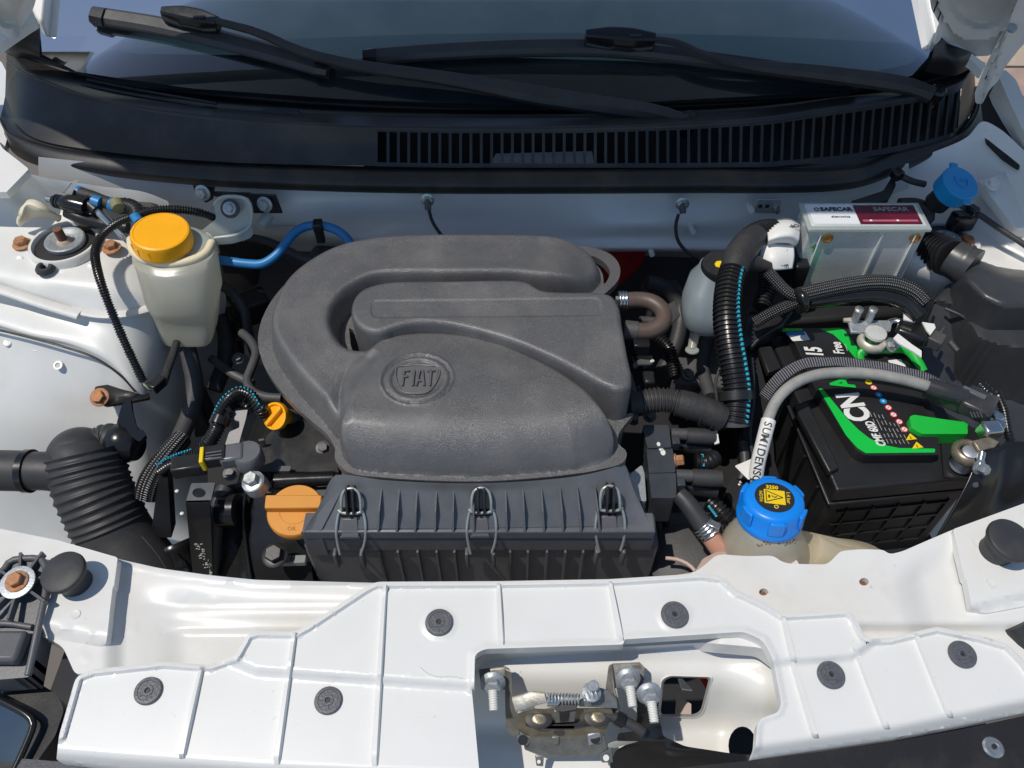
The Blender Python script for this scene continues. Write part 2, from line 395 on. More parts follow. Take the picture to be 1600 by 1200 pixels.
M['ribb'] = mat('battery_case_plastic', (.017, .0175, .019), .36, bump=.25, bscale=350, var=.12, vscale=30, rvar=.06, dirt=(.045, .043, .04), dirtamt=.3, dscale=16)
M['pboard'] = mat('speckled_grey_plastic', (.06, .063, .075), .5, bump=.5, bscale=500, var=.3, vscale=400)
M['dash'] = mat('dashboard_vinyl', (.035, .055, .062), .5, bump=.3, bscale=300, var=.1)
M['lamp'] = mat('headlamp_glass', (.02, .05, .09), .06, coat=1.0, var=.1)
# translucent tank plastics
def tank(name, col, mixt=.55):
    m = mat(name, col, .38, var=.06, vscale=25, bump=.12, bscale=60, sss=.0); t = m.node_tree; b = t.nodes['Principled BSDF']; o = t.nodes['Material Output']
    tl = t.nodes.new('ShaderNodeBsdfTranslucent'); tl.inputs[0].default_value = (*col, 1); mx = t.nodes.new('ShaderNodeMixShader'); mx.inputs[0].default_value = mixt
    g = t.nodes.new('ShaderNodeBsdfGlossy'); g.inputs['Roughness'].default_value = .25; mx2 = t.nodes.new('ShaderNodeMixShader'); mx2.inputs[0].default_value = .06
    t.links.new(b.outputs[0], mx.inputs[1]); t.links.new(tl.outputs[0], mx.inputs[2]); t.links.new(mx.outputs[0], mx2.inputs[1]); t.links.new(g.outputs[0], mx2.inputs[2]); t.links.new(mx2.outputs[0], o.inputs[0]); return m
M['tank'] = tank('translucent_white_plastic', (.66, .72, .70))
M['tanky'] = tank('yellowed_tank_plastic', (.93, .87, .72), .72)
M['tankb'] = tank('bluish_tank_plastic', (.82, .81, .72), .68)
M['tankd'] = tank('shade_toned_bottle_plastic', (.36, .43, .46), .4)  # tank plastic darkened: the shade on the brake bottle is in the colour
M['fluid'] = mat('dark_fluid', (.10, .16, .20), .3)
def glassmat(name, tint=(.75, .85, .85), refl=.08, rough=.02, dust=.0):
    m = bpy.data.materials.new(name); m.use_nodes = True; t = m.node_tree; t.nodes.clear(); o = t.nodes.new('ShaderNodeOutputMaterial')
    a = t.nodes.new('ShaderNodeBsdfTransparent'); a.inputs[0].default_value = (*tint, 1); g = t.nodes.new('ShaderNodeBsdfGlossy'); g.inputs['Roughness'].default_value = rough
    fr = t.nodes.new('ShaderNodeFresnel'); fr.inputs[0].default_value = 1.5; mx = t.nodes.new('ShaderNodeMixShader'); t.links.new(fr.outputs[0], mx.inputs[0]); t.links.new(a.outputs[0], mx.inputs[1]); t.links.new(g.outputs[0], mx.inputs[2])
    if dust:
        d = t.nodes.new('ShaderNodeBsdfDiffuse'); d.inputs[0].default_value = (.45, .55, .62, 1); m2 = t.nodes.new('ShaderNodeMixShader'); m2.inputs[0].default_value = dust
        n = t.nodes.new('ShaderNodeTexNoise'); n.inputs['Scale'].default_value = 14; n.inputs['Detail'].default_value = 8; tc = t.nodes.new('ShaderNodeTexCoord'); t.links.new(tc.outputs['Object'], n.inputs['Vector'])
        mr = t.nodes.new('ShaderNodeMapRange'); t.links.new(n.outputs[0], mr.inputs[0]); mr.inputs[1].default_value = .3; mr.inputs[2].default_value = .75; mr.inputs[3].default_value = dust * .6; mr.inputs[4].default_value = dust * 1.5
        t.links.new(mr.outputs[0], m2.inputs[0]); t.links.new(mx.outputs[0], m2.inputs[1]); t.links.new(d.outputs[0], m2.inputs[2]); t.links.new(m2.outputs[0], o.inputs[0])
    else: t.links.new(mx.outputs[0], o.inputs[0])
    return m
M['glass'] = glassmat('windscreen_glass', tint=(.45,.58,.60), dust=.03)
# woven sleeves: threads from the sleeve's own UV, braid dots coloured as their glints
def braid(name, base, dot, su, sv, thr=.55):
    m = mat(name, base, .35); t = m.node_tree; b = t.nodes['Principled BSDF']; L = t.links.new
    uv = t.nodes.new('ShaderNodeUVMap'); sp = t.nodes.new('ShaderNodeSeparateXYZ'); L(uv.outputs[0], sp.inputs[0])
    def mth(op, a, b2=None):
        n = t.nodes.new('ShaderNodeMath'); n.operation = op
        for i, q in enumerate((a, b2)):
            if q is None: continue
            if isinstance(q, (int, float)): n.inputs[i].default_value = q
            else: L(q, n.inputs[i])
        return n.outputs[0]
    u = mth('MULTIPLY', sp.outputs[0], su); v = mth('MULTIPLY', sp.outputs[1], sv)
    a = mth('SINE', mth('MULTIPLY', mth('ADD', u, v), 6.2832)); c = mth('SINE', mth('MULTIPLY', mth('SUBTRACT', u, v), 6.2832))
    f = mth('GREATER_THAN', mth('MULTIPLY', a, c), thr)
    mx = t.nodes.new('ShaderNodeMix'); mx.data_type = 'RGBA'; L(f, mx.inputs[0]); mx.inputs[6].default_value = (*base, 1); mx.inputs[7].default_value = (*dot, 1); L(mx.outputs[2], b.inputs['Base Color'])
    bp = t.nodes.new('ShaderNodeBump'); bp.inputs['Distance'].default_value = .0008; bp.inputs['Strength'].default_value = .8; L(mth('MULTIPLY', a, c), bp.inputs['Height']); L(bp.outputs[0], b.inputs['Normal'])
    return m
M['braid'] = braid('braided_sleeve', (.012, .012, .013), (.42, .42, .42), 8, 190, .84)  # pale dots put the glints of the threads into the colour
M['strap'] = braid('woven_strap', (.022, .022, .028), (.42, .43, .48), 5, 170, .30)
# ================================================================ ground
def structure(o): o['kind'] = 'structure'; return o
gm = mat('ground_concrete', (.16, .14, .125), .85, var=.12, vscale=3, bump=.4, bscale=30)
g = MB().add([(-40, -40, -.752), (40, -40, -.752), (40, 40, -.752), (-40, 40, -.752)], [(0, 1, 2, 3)]).obj('ground', gm, smooth=0); structure(g)
pvm = [mat('paver_a', (.36, .255, .21), .85, var=.15, vscale=18, bump=.5, bscale=90), mat('paver_b', (.42, .33, .25), .85, var=.15, vscale=18, bump=.5, bscale=90)]
pm = []
for m_ in pvm:
    q = MB().box((0, 0, 0), (.385, .185, .05)).obj('paver', m_, g, bevel=.006); pm.append(q.data); bpy.data.objects.remove(q)
for i in range(8):
    for j in range(12):
        o = bpy.data.objects.new('paver', random.choice(pm)); COL.objects.link(o); o.parent = g
        o.location = (1.3 + .4 * i + (.2 if j % 2 else 0), 1.6 + .2 * j, -.722 + random.uniform(-.003, .003))
# ================================================================ car body
CB = thing('car_body', 'white painted car body surrounding the open engine bay', 'car', (0, .3, -.5))
# --- upper crossmember (slam panel)
topedge = [(-40, 818), (0, 827), (60, 838), (120, 853), (183, 873), (250, 888), (330, 899), (400, 906), (600, 911), (760, 911), (950, 908), (1040, 901), (1085, 894), (1100, 884), (1118, 868),
           (1130, 866), (1150, 868), (1173, 869), (1208, 868), (1222, 878), (1236, 881), (1292, 882), (1303, 872), (1313, 861), (1345, 858), (1380, 859), (1390, 866), (1409, 862), (1450, 844), (1490, 827), (1560, 803), (1640, 770)]
so_ = fillet(topedge + [(1640, 1100, 0), (1250, 1060, 0), (1190, 1012), (1100, 1004), (960, 1012), (760, 1020), (735, 1040), (600, 1100), (300, 1085), (160, 1045), (118, 1055), (98, 1010), (60, 990), (-40, 990, 0)], 10)
te = np.array(topedge, float)
def slamz(P):
    x, y = P[:, 0], P[:, 1]; d = y - np.interp(x, te[:, 0], te[:, 1])
    z = np.zeros(len(x))
    z -= .004 * sstep(d, 0, 7) * (x < 1085)                                  # rolled rear edge: falls to the trough
    tl = sstep(x, 190, 300) * (1 - sstep(x, 1085, 1130))
    z -= .016 * tl * sstep(d, 14, 80)
    z += .004 * tl * (sstep(y, 949, 955) - 0) * (1 - sstep(x, 620, 700)) * (y > 0)
    z -= .004 * tl * sstep(y, 982, 990) * sstep(x, 240, 290)
    # right: flat seat, then hollow before the end pad
    tr = sstep(x, 1385 - (y - 880) * -.25, 1440 - (y - 880) * -.25)
    z -= .010 * tr * (1 - sstep(x, 1480, 1540) * .5) * sstep(d, 6, 60)
    z -= .012 * sstep(y, 968, 992) * sstep(x, 1190, 1240)
    # left hollow beyond the pad
    z -= .006 * sstep(x, 172, 196) * (1 - sstep(x, 196, 330))
    z -= .004 * sstep(x, 160, 180) * (x < 700) * 1.0
    for cx, cy in ((281, 935), (334, 936), (206, 980), (130, 1025), (1375, 893), (1377, 925), (1232, 917)): # spot welds
        r = np.hypot(x - cx, (y - cy) * 1.2); z += .0009 * (1 - sstep(r, 5.5, 8.0)) - .0012 * (1 - sstep(r, 2.0, 5.0))
    return z
def slamlift(P): return WA(P[:, 0], P[:, 1], slamz(P))
holes = [[(cx + r * math.cos(a), cy + r * .8 * math.sin(a)) for a in np.linspace(0, 2 * math.pi, 14, endpoint=False)] for cx, cy, r in ((1193, 925, 7), (1350, 909, 7.5))]
slam = sheet('slam_panel', so_, slamlift, 7, M['white'], CB, holes=holes, skirt=.022, smooth=50)
for cx, cy in ((1193, 925), (1350, 909)):
    MB().lathe([(.0056, -.006), (.0058, -.0055)], W(cx, cy, -.001), (0, 0, 1), 16).obj('hole_rust', M['rust'], CB)
def plate(name, pts, z, r, mat_, parent, skirt=.008, sp=10, zf=None, holes=(), smooth=40):
    def lift(P): return WA(P[:, 0], P[:, 1], (zf(P) if zf else z))
    return sheet(name, fillet(pts, r), lift, sp, mat_, parent, holes=holes, skirt=skirt, smooth=smooth)
plate('end_plate', [(-40, 816, 0), (0, 826, 0), (90, 844, 0), (184, 871, 4), (178, 915, 1), (176, 918, 1), (171, 958, 1), (171, 962, 1), (165, 1012, 12), (69, 996, 14), (61, 975, 6), (70, 920, 3), (20, 905, 3), (-40, 905, 0)], .006, 3, M['white'], CB, .011,
      zf=lambda P: .006 - .010 * sstep(P[:, 1] - .22 * P[:, 0], 958, 978))
plate('end_plate', [(1489, 827, 3), (1640, 772, 0), (1640, 940, 0), (1537, 959, 9), (1519, 952, 6), (1510, 905, 1), (1507, 902, 1)], .006, 3, M['white'], CB, .011,
      zf=lambda P: .006 - .008 * sstep(P[:, 1] + .25 * P[:, 0], 1322, 1340))
for cx, cy in ((118, 960), (1525, 848), (1548, 912)): MB().lathe([(.005, 0), (.0045, .0006), (.003, .0003)], W(cx, cy, .0062), n=18).obj('spot_weld', M['white'], CB)
# --- panel behind the latch
def recess(P):
    x, y = P[:, 0], P[:, 1]
    z = -.030 - .014 * sstep(y, 1000, 1042) - .066 * sstep(y, 1040, 1150) - .004 * sstep(y, 1150, 1240)
    z += .010 * sstep(x, 1120, 1210) * (1 - sstep(y, 1040, 1130)) + .030 * sstep(x, 1120, 1200) * sstep(y, 1040, 1110)
    return z
ho1 = fillet([(1034, 1062), (1046, 1056), (1112, 1058), (1098, 1113), (1088, 1120), (1028, 1120)], 6)
ho2 = [(1160 + 22 * math.cos(a), 1165 + 30 * math.sin(a)) for a in np.linspace(0, 2 * math.pi, 20, endpoint=False)]
sheet('latch_panel', [(700, 985), (1235, 985), (1235, 1260), (700, 1260)], lambda P: WA(P[:, 0], P[:, 1], recess(P)), 9, M['white'], CB, holes=[ho1, ho2], smooth=60)
_c = np.array(ho1); mb = MB(); n_ = len(_c); a_ = WA(_c[:, 0], _c[:, 1], recess(_c)); cc = _c.mean(0); i_ = cc + (_c - cc) * .90; i_[:, 1] -= 1
b_ = WA(i_[:, 0], i_[:, 1], recess(_c) - .010); o_ = cc + (_c - cc) * 1.07; e_ = WA(o_[:, 0], o_[:, 1], recess(o_) + .0016); e2 = WA(_c[:, 0], _c[:, 1], recess(_c) + .003)
mb.add(list(e_) + list(e2) + list(b_), [(k, (k + 1) % n_, n_ + (k + 1) % n_, n_ + k) for k in range(n_)] + [(n_ + k, n_ + (k + 1) % n_, 2 * n_ + (k + 1) % n_, 2 * n_ + k) for k in range(n_)])
mb.obj('hole_flange', M['white'], CB, smooth=60)
# things seen dimly through the hole: condenser, pink-grey deflector
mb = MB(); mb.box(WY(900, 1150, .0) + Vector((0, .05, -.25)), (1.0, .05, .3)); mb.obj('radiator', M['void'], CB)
mb = MB(); mb.prism([W(1058, 1082, -.16), W(1072, 1095, -.16), W(1080, 1100, -.16), W(1080, 1125, -.16), W(1055, 1125, -.16)], .004); mb.obj('deflector', mat('pinkish_plastic', (.5, .4, .36), .5), CB)
mb = MB(); mb.prism([W(1060, 1060, -.17), W(1066, 1060, -.17), W(1082, 1078, -.17), W(1066, 1076, -.17)], .004); mb.obj('condenser_tab', M['white'], CB)
mb = MB(); mb.prism([W(1094, 1058, -.17), W(1116, 1058, -.17), W(1104, 1075, -.17)], .004); mb.obj('red_tab', M['redp'], CB)

# --- left inner wing with strut tower
patch('inner_wing', [
 [(-90, 150, .13), (-10, 215, .12), (22, 262, .11), (60, 275, .105), (150, 290, .09), (225, 300, .087), (262, 314, .078)],
 [(-90, 250, .085), (-10, 290, .075), (40, 310, .060), (90, 320, .055), (170, 335, .05), (238, 345, .045), (285, 368, .02)],
 [(-90, 330, .055), (-10, 345, .045), (50, 350, .042), (110, 355, .040), (190, 372, .038), (260, 400, .015), (350, 450, -.06)],
 [(-90, 410, .045), (-10, 420, .040), (50, 430, .038), (110, 440, .035), (185, 445, .028), (245, 470, -.005), (345, 520, -.14)],
 [(-90, 428, .038), (-10, 438, .032), (50, 456, .026), (110, 466, .020), (185, 480, .010), (240, 500, -.025), (340, 560, -.18)],
 [(-90, 442, .020), (-10, 452, .014), (50, 476, .008), (110, 492, .002), (185, 510, -.010), (240, 540, -.050), (335, 600, -.21)],
 [(-90, 490, .006), (-10, 505, .000), (50, 523, -.006), (110, 536, -.014), (170, 562, -.030), (222, 610, -.070), (330, 670, -.25)],
 [(-90, 496, -.006), (-10, 512, -.010), (50, 530, -.016), (110, 544, -.024), (165, 572, -.042), (215, 625, -.088), (325, 700, -.28)],
 [(-90, 620, -.085), (-10, 640, -.095), (50, 655, -.105), (110, 670, -.12), (160, 690, -.14), (220, 720, -.17), (325, 780, -.33)],
 [(-90, 780, -.22), (-10, 790, -.24), (50, 800, -.26), (110, 810, -.28), (160, 820, -.30), (220, 850, -.33), (325, 900, -.40)],
 [(-90, 980, -.38), (-10, 980, -.40), (50, 980, -.42), (110, 990, -.44), (160, 990, -.46), (220, 990, -.48), (325, 1000, -.5)]],
 M['inner'], CB, nu=110, nv=9, smooth=75)
# sealer bead along the tower foot, with torn end
tube('sealer_bead', V3([(-40, 441, .038), (10, 455, .031), (60, 472, .022), (112, 488, .012), (125, 492, .010)]), .0085, M['seam'], CB, sides=10, flat=.45)
tube('sealer_bead', V3([(112, 484, .013), (160, 492, .006), (205, 489, .003), (245, 478, -.008)]), .0065, M['seam'], CB, sides=10, flat=.4)
tube('panel_joint', V3([(-40, 507, -.002), (30, 523, -.004), (100, 542, -.014), (150, 560, -.026), (190, 588, -.048), (212, 612, -.070)]), .0016, M['rubber'], CB, sides=6)
# strut mount (raised ring, cup, washer, stud)
T0 = W(104, 385, .040)
SM = thing('strut_mount', 'strut top mount with rusty stud and round grey washer on the left tower', 'strut mount', T0)
MB().lathe([(.046, -.010), (.046, .007), (.044, .0095), (.041, .0095), (.0392, .006), (.039, -.006), (.030, -.007)], T0, (.0, .02, 1), 48).obj('mount_ring', M['white'], SM)
MB().lathe([(.039, -.004), (.039, .0035), (.036, .0040)], T0, (0, 0, 1), 40).obj('mount_cup', M['ink'], SM)
MB().lathe([(.0255, .001), (.026, .0065), (.0245, .0078), (.019, .0074), (.015, .005), (.008, .005)], T0 + Vector((.001, .002, .004)), (0, 0, 1), 40).obj('washer', M['galv'], SM)
MB().lathe([(.011, 0), (.010, .003), (.007, .006)], T0 + Vector((.001, .0, .007)), (0, 0, 1), 20).obj('stud_nut', mat('pale_rusty_rubber', (.45, .36, .28), .8, var=.2, vscale=150, bump=.5), SM)
tube('stud', [T0 + Vector((.0, .0, .008)), T0 + Vector((.0, .0, .030))], .0056, M['rust'], SM, pitch=.0016, amp=.0004, sides=14)
for px, py in ((35, 382), (175, 388)):
    hexbolt('tower_bolt', W(px, py, .0425), (0, 0, 1), .0085, M['orust'], CB, h=.007)
MB().lathe([(.0125, 0), (.0125, .003), (.010, .0065), (.006, .0065), (.004, .003), (.004, 0)], W(72, 421, .0425), (0, 0, 1), 24).obj('grommet', M['rubber'], CB)
MB().lathe([(.006, 0), (.006, .0012), (.0035, .0012), (.0035, 0)], W(91, 571, -.042), (0, -.5, 1), 16).obj('drain_hole', M['white'], CB)
for px, py, z in ((12, 535, -.024), (57, 543, -.028)): MB().lathe([(.006, 0), (.005, .0012), (.002, .0008)], W(px, py, z), (0, -.5, 1), 18).obj('dimple', M['inner'], CB)
for k_, (px, py, z) in enumerate(((30, 405, .0405), (140, 418, .0385))): MB().lathe([(.0055, -.0006), (.0045, .0007), (.003, .0003)], W(px, py, z), (0, -.35, 1), 18).obj('spot_weld', M['inner'], CB)
# folded cream pad stuffed behind the tower
patch('putty_lump', [[(28, 352, .055), (50, 338, .062), (75, 338, .060), (92, 344, .050)], [(30, 340, .075), (45, 320, .088), (65, 326, .083), (95, 340, .060)], [(36, 320, .085), (48, 314, .085), (62, 318, .085), (88, 336, .062)]], M['cream'], CB, nu=20, nv=6, thick=.006)
# --- firewall
fy = lambda px, py, y: WY(px, py, y)
patch('firewall', [
 [fy(60, 245, .57), fy(220, 262, .565), fy(400, 285, .56), fy(700, 290, .555), fy(1000, 290, .555), fy(1300, 280, .56), fy(1420, 255, .57)],
 [fy(60, 290, .565), fy(220, 300, .560), fy(400, 312, .548), fy(700, 318, .545), fy(1000, 318, .545), fy(1300, 310, .548), fy(1420, 290, .565)],
 [fy(60, 335, .57), fy(220, 335, .565), fy(400, 350, .545), fy(700, 345, .54), fy(880, 352, .535), fy(1000, 350, .528), fy(1300, 335, .545), fy(1420, 320, .56)],
 [fy(60, 370, .57), fy(220, 370, .56), fy(400, 352, .55), fy(700, 372, .53), fy(1000, 372, .53), fy(1300, 372, .535), fy(1420, 350, .55)],
 [fy(60, 385, .57), fy(220, 385, .56), fy(400, 366, .555), fy(700, 390, .52), fy(1000, 388, .52), fy(1300, 390, .525), fy(1420, 370, .55)],
 [fy(60, 400, .59), fy(220, 400, .59), fy(400, 382, .585), fy(700, 398, .57), fy(1000, 394, .57), fy(1300, 400, .57), fy(1420, 380, .58)],
 [fy(60, 410, .60), fy(220, 410, .60), fy(400, 392, .60), fy(700, 404, .60), fy(1000, 400, .60), fy(1300, 410, .60), fy(1420, 400, .60)]],
 M['inner'], CB, nu=80, nv=7, world=True, smooth=60)
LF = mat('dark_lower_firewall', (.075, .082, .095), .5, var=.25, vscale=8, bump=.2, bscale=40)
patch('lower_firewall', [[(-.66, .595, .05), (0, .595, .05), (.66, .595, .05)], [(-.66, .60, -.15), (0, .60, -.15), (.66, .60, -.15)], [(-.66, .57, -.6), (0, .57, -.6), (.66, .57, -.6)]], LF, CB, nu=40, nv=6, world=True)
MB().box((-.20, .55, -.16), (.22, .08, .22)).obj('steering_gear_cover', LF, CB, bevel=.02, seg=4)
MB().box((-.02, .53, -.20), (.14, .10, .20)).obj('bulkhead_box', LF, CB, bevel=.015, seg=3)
# insulation behind the reservoir
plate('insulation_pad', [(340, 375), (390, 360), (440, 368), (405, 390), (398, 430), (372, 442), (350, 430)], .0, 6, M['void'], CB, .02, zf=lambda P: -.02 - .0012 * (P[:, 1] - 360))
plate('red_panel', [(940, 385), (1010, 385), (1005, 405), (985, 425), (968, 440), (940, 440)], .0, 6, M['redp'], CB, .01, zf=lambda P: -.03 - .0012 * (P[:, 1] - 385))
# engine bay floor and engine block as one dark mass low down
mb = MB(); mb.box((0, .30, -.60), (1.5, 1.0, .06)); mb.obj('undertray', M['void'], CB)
# --- right inner wing
patch('inner_wing', [
 [(1385, 270, .075), (1440, 245, .095), (1510, 215, .125), (1535, 190, .14), (1560, 200, .14), (1600, 235, .13), (1700, 330, .11)],
 [(1375, 300, .055), (1430, 290, .065), (1500, 270, .085), (1530, 262, .095), (1560, 300, .085), (1600, 350, .075), (1700, 440, .06)],
 [(1370, 325, .045), (1430, 325, .050), (1490, 330, .050), (1530, 345, .050), (1570, 380, .045), (1610, 400, .045), (1700, 460, .045)],
 [(1370, 350, .040), (1430, 355, .042), (1490, 360, .042), (1540, 375, .042), (1580, 400, .040), (1620, 420, .040), (1700, 480, .040)],
 [(1370, 400, .030), (1430, 410, .034), (1490, 420, .036), (1540, 425, .036), (1580, 440, .034), (1620, 460, .034), (1700, 500, .034)],
 [(1370, 500, -.15), (1430, 520, -.12), (1490, 540, -.10), (1540, 560, -.10), (1580, 580, -.08), (1620, 600, -.08), (1700, 640, -.08)],
 [(1370, 900, -.50), (1430, 900, -.46), (1490, 900, -.42), (1540, 900, -.4), (1580, 900, -.38), (1620, 900, -.36), (1700, 900, -.34)]],
 M['white'], CB, nu=80, nv=8, smooth=75)
T1 = W(1478, 378, .044)
SM2 = thing('strut_mount', 'shaded strut mount in the right tower behind the aluminium box', 'strut mount', T1)
MB().lathe([(.044, -.010), (.044, .002), (.042, .004), (.036, .003), (.035, -.006), (.034, -.010)], T1, (0, 0, 1), 40).obj('mount_ring', M['white'], SM2)
MB().lathe([(.035, -.001), (.03, .0035), (.028, .001)], T1, (0, 0, 1), 32).obj('mount_cup', M['rubber'], SM2)
MB().lathe([(.018, .0), (.018, .006), (.010, .007), (.006, .013)], T1, (0, 0, 1), 32).obj('washer', M['galv'], SM2)
hexbolt('tower_bolt', W(1511, 377, .044), (0, 0, 1), .008, M['orust'], CB, h=.004)
# hinge bracket plate at the right edge
plate('hinge_plate', [(1529, 282, 4), (1552, 276, 6), (1590, 262, 4), (1640, 300, 0), (1640, 360, 0), (1588, 358, 6)], .09, 3, M['white'], CB, .012, zf=lambda P: .105 - .00035 * (P[:, 1] - 270))
hexbolt('hinge_bolt', W(1550, 289, .103), (0, -.2, 1), .007, M['white'], CB)
plate('wing_gap', [(1532, 160, 0), (1545, 128, 4), (1570, 120, 4), (1599, 215, 3), (1592, 268, 6), (1565, 250, 4), (1540, 225, 4)], .14, 3, M['void'], CB, .0, zf=lambda P: .145 - .0002 * (P[:, 1] - 120))
# wing rail and outer wings
plate('front_wing', [(1560, 118, 3), (1578, 160, 3), (1604, 215, 3), (1640, 330, 0), (1650, 330, 0), (1625, 215, 4), (1588, 125, 6), (1570, 108, 4)], .16, 3, M['white'], CB, .03, zf=lambda P: .17 - .0003 * (P[:, 1] - 120))
plate('front_wing', [(1471, 25, 3), (1480, 60, 3), (1508, 76, 0), (1535, 96, 3), (1541, 98, 3), (1535, 112, 5), (1520, 95, 4), (1500, 83, 4), (1463, 54, 3)], .2, 3, M['white'], CB, .012, zf=lambda P: .235 - .0006 * (P[:, 1] - 20))
plate('front_wing', [(-60, -40, 0), (46, -40, 0), (44, 0, 3), (56, 30, 3), (40, 40, 3), (14, 58, 3), (0, 68, 3), (-60, 95, 0)], .2, 3, M['white'], CB, .012, zf=lambda P: .235 - .0006 * (P[:, 1] - 20))
plate('front_wing', [(-70, 215, 0), (-2, 222, 0), (4, 232, 4), (30, 252, 4), (45, 264, 3), (10, 300, 0), (-70, 300, 0)], .12, 3, M['white'], CB, .01, zf=lambda P: .135 - .0002 * (P[:, 1] - 150))
plate('front_wing', [(-70, 80, 0), (2, 96, 3), (14, 120, 3), (14, 205, 3), (6, 235, 3), (-70, 235, 0)], .12, 3, M['white'], CB, .01, zf=lambda P: .088 + .0*P[:, 1])
# A pillars
def pillar(pts, o0, o1):
    mb = MB(); mb.prism([WG(x, y, o0) for x, y in pts], o1 - 0, (0, 0, -1)); return mb.obj('a_pillar', M['white'], CB, bevel=.004)
pillar([(1436, -60), (1458, -60), (1472, 40), (1470, 50), (1461, 56)], .022, .03)
pillar([(75, -60), (44, -60), (46, 5), (54, 24), (62, 34), (66, 30)], .022, .03)
# windscreen glass, dashboard behind
mb = MB()
gp = [WG(x, y, .002) for x, y in ((62, -140), (62, 40), (66, 85), (120, 112), (210, 126), (300, 138), (550, 156), (800, 164), (1000, 160), (1180, 150), (1320, 142), (1425, 118), (1450, 90), (1462, 55), (1440, -140))]
mb.add(gp, [tuple(range(len(gp)))]); mb.obj('windscreen', M['glass'], CB, smooth=0)
frit = MB()
frit.add([WG(x, y, -.003) for x, y in ((50, -140), (62, 90), (210, 135), (800, 172), (1320, 150), (1475, 100), (1460, -140), (1424, -140), (1452, 40), (1443, 84), (1420, 101), (1320, 120), (1200, 112), (1000, 96), (800, 90), (560, 92), (380, 86), (220, 84), (128, 76), (100, 60), (98, 30), (110, -140))],
         [tuple(range(22))])
frit.obj('windscreen_frit', mat('black_glass_band', (.01, .013, .014), .6, spec=.15), CB, smooth=0)
mb = MB(); mb.add([(-.69, .66, .07), (.69, .66, .07), (.66, 1.15, .17), (-.66, 1.15, .17)], [(0, 1, 2, 3)]); mb.obj('dashboard', M['dash'], CB, smooth=0)
# bonnet (open): panel standing up and leaning over the bay, turned-in corners
def hoodpt(s, t):           # s across -1..1, t 0 (hinge) .. 1 (front edge)
    hw = .93 - .20 * t - .10 * max(0, t - .8) ** 1.3 * 3  # stretched wider than a real bonnet so its shadow covers the cowl
    back = .05 * (1 - s * s) * (1 - t)                 # rear edge bows back and up
    return Vector((s * hw, .70 + back - .335 * t + .03 * math.sin(math.pi * t), .31 + back + .57 * t))
rows = [[hoodpt(s, t) for s in np.linspace(-1, 1, 15)] for t in (0, .04, .1, .25, .5, .75, .9, 1)]
HD = thing('bonnet', 'open white bonnet whose grey inner corners hang over both windscreen pillars', 'bonnet', (0, .69, .25))
patch('outer_skin', rows, M['white'], HD, nu=60, nv=3, world=True)
nrm = Vector((0, -.9, -.42)).normalized()
rows2 = [[hoodpt(s * .97, t) + nrm * .016 for s in np.linspace(-1, 1, 15)] for t in (.01, .04, .1, .25, .5, .75, .9, .99)]
patch('inner_skin', rows2, M['inner'], HD, nu=60, nv=3, world=True)
# turned corners seen beside the pillars
for sg, P_ in ((1, [(1455, -60, 0), (1462, -4, 3), (1478, 28, 4), (1496, 62, 8), (1508, 74, 8), (1556, 72, 8), (1574, 42, 6), (1600, -20, 3), (1610, -60, 0)]), (-1, [(60, -60, 0), (44, -2, 6), (30, 20, 6), (20, 44, 6), (8, 46, 6), (-12, 30, 5), (-40, 10, 0), (-40, -60, 0)])):
    cx = sum(p[0] for p in P_) / len(P_)
    plate('inner_corner', P_, .3, 3, M['inner'], HD, .014, sp=5, zf=lambda P, c=cx: .27 - .0012 * P[:, 1] + .012 * sstep(np.hypot(P[:, 0] - c - 8, (P[:, 1] + 20) * .9), 48, 62), smooth=50)
HG = HD
plate('hinge_arm', [(1640, -60, 0), (1600, -20, 3), (1580, 30, 3), (1560, 62, 4), (1543, 96, 4), (1529, 132, 4), (1530, 149, 4), (1541, 150, 4), (1552, 128, 4), (1567, 112, 3), (1572, 98, 3), (1600, 62, 3), (1640, 20, 0)], .2, 3, M['white'], HG, .012, sp=6, zf=lambda P: .165 + .0009 * (150 - P[:, 1]) + .006 * sstep(P[:, 0] - .3 * (150 - P[:, 1]), 1535, 1543))
MB().lathe([(.006, 0), (.006, .003), (.004, .004)], W(1580, 45, .268), (0, -.6, 1), 18).obj('hinge_rivet', M['galv'], HG)
# headlamp side, left: black frame, rubber stop, bolt
# ================================================================ white radiator cover
RC = thing('radiator_cover', 'white ribbed plastic radiator cover across the front with black clips', 'plastic cover', W(650, 1050, .0))
cov = [(88, 1188, 4), (92, 1150, 8), (119, 1056, 12), (145, 1046, 6), (255, 1034, 8), (327, 1039, 4), (366, 1026, 6), (387, 990, 8), (402, 986, 4), (462, 987, 10), (486, 973, 8), (571, 917, 8), (588, 909, 8), (780, 908, 2), (950, 905, 2), (1095, 896, 6), (1128, 900, 10), (1152, 922, 8),
       (1200, 945, 8), (1221, 959, 8), (1270, 956, 3), (1323, 953, 5), (1335, 960, 6), (1350, 992, 8), (1362, 998, 3), (1389, 997, 6), (1464, 979, 8), (1530, 993, 10), (1575, 1006, 10), (1602, 1034, 10), (1640, 1090, 0), (1640, 1105, 0), (1500, 1133, 0), (1400, 1152, 0), (1200, 1181, 0), (1173, 1186, 2),
       (1181, 1166, 4), (1183, 1132, 8), (1190, 1122, 8), (1216, 1113, 8), (1221, 1100, 6), (1208, 1030, 12), (1192, 1000, 12), (1162, 987, 8), (976, 999, 1), (974, 1007, 4), (757, 1014, 12), (742, 1022, 10), (741, 1074, 0), (737, 1076, 0), (742, 1130, 0), (752, 1240, 0), (560, 1240, 0), (400, 1215, 0), (180, 1200, 3)]
covp = fillet(cov, 4)
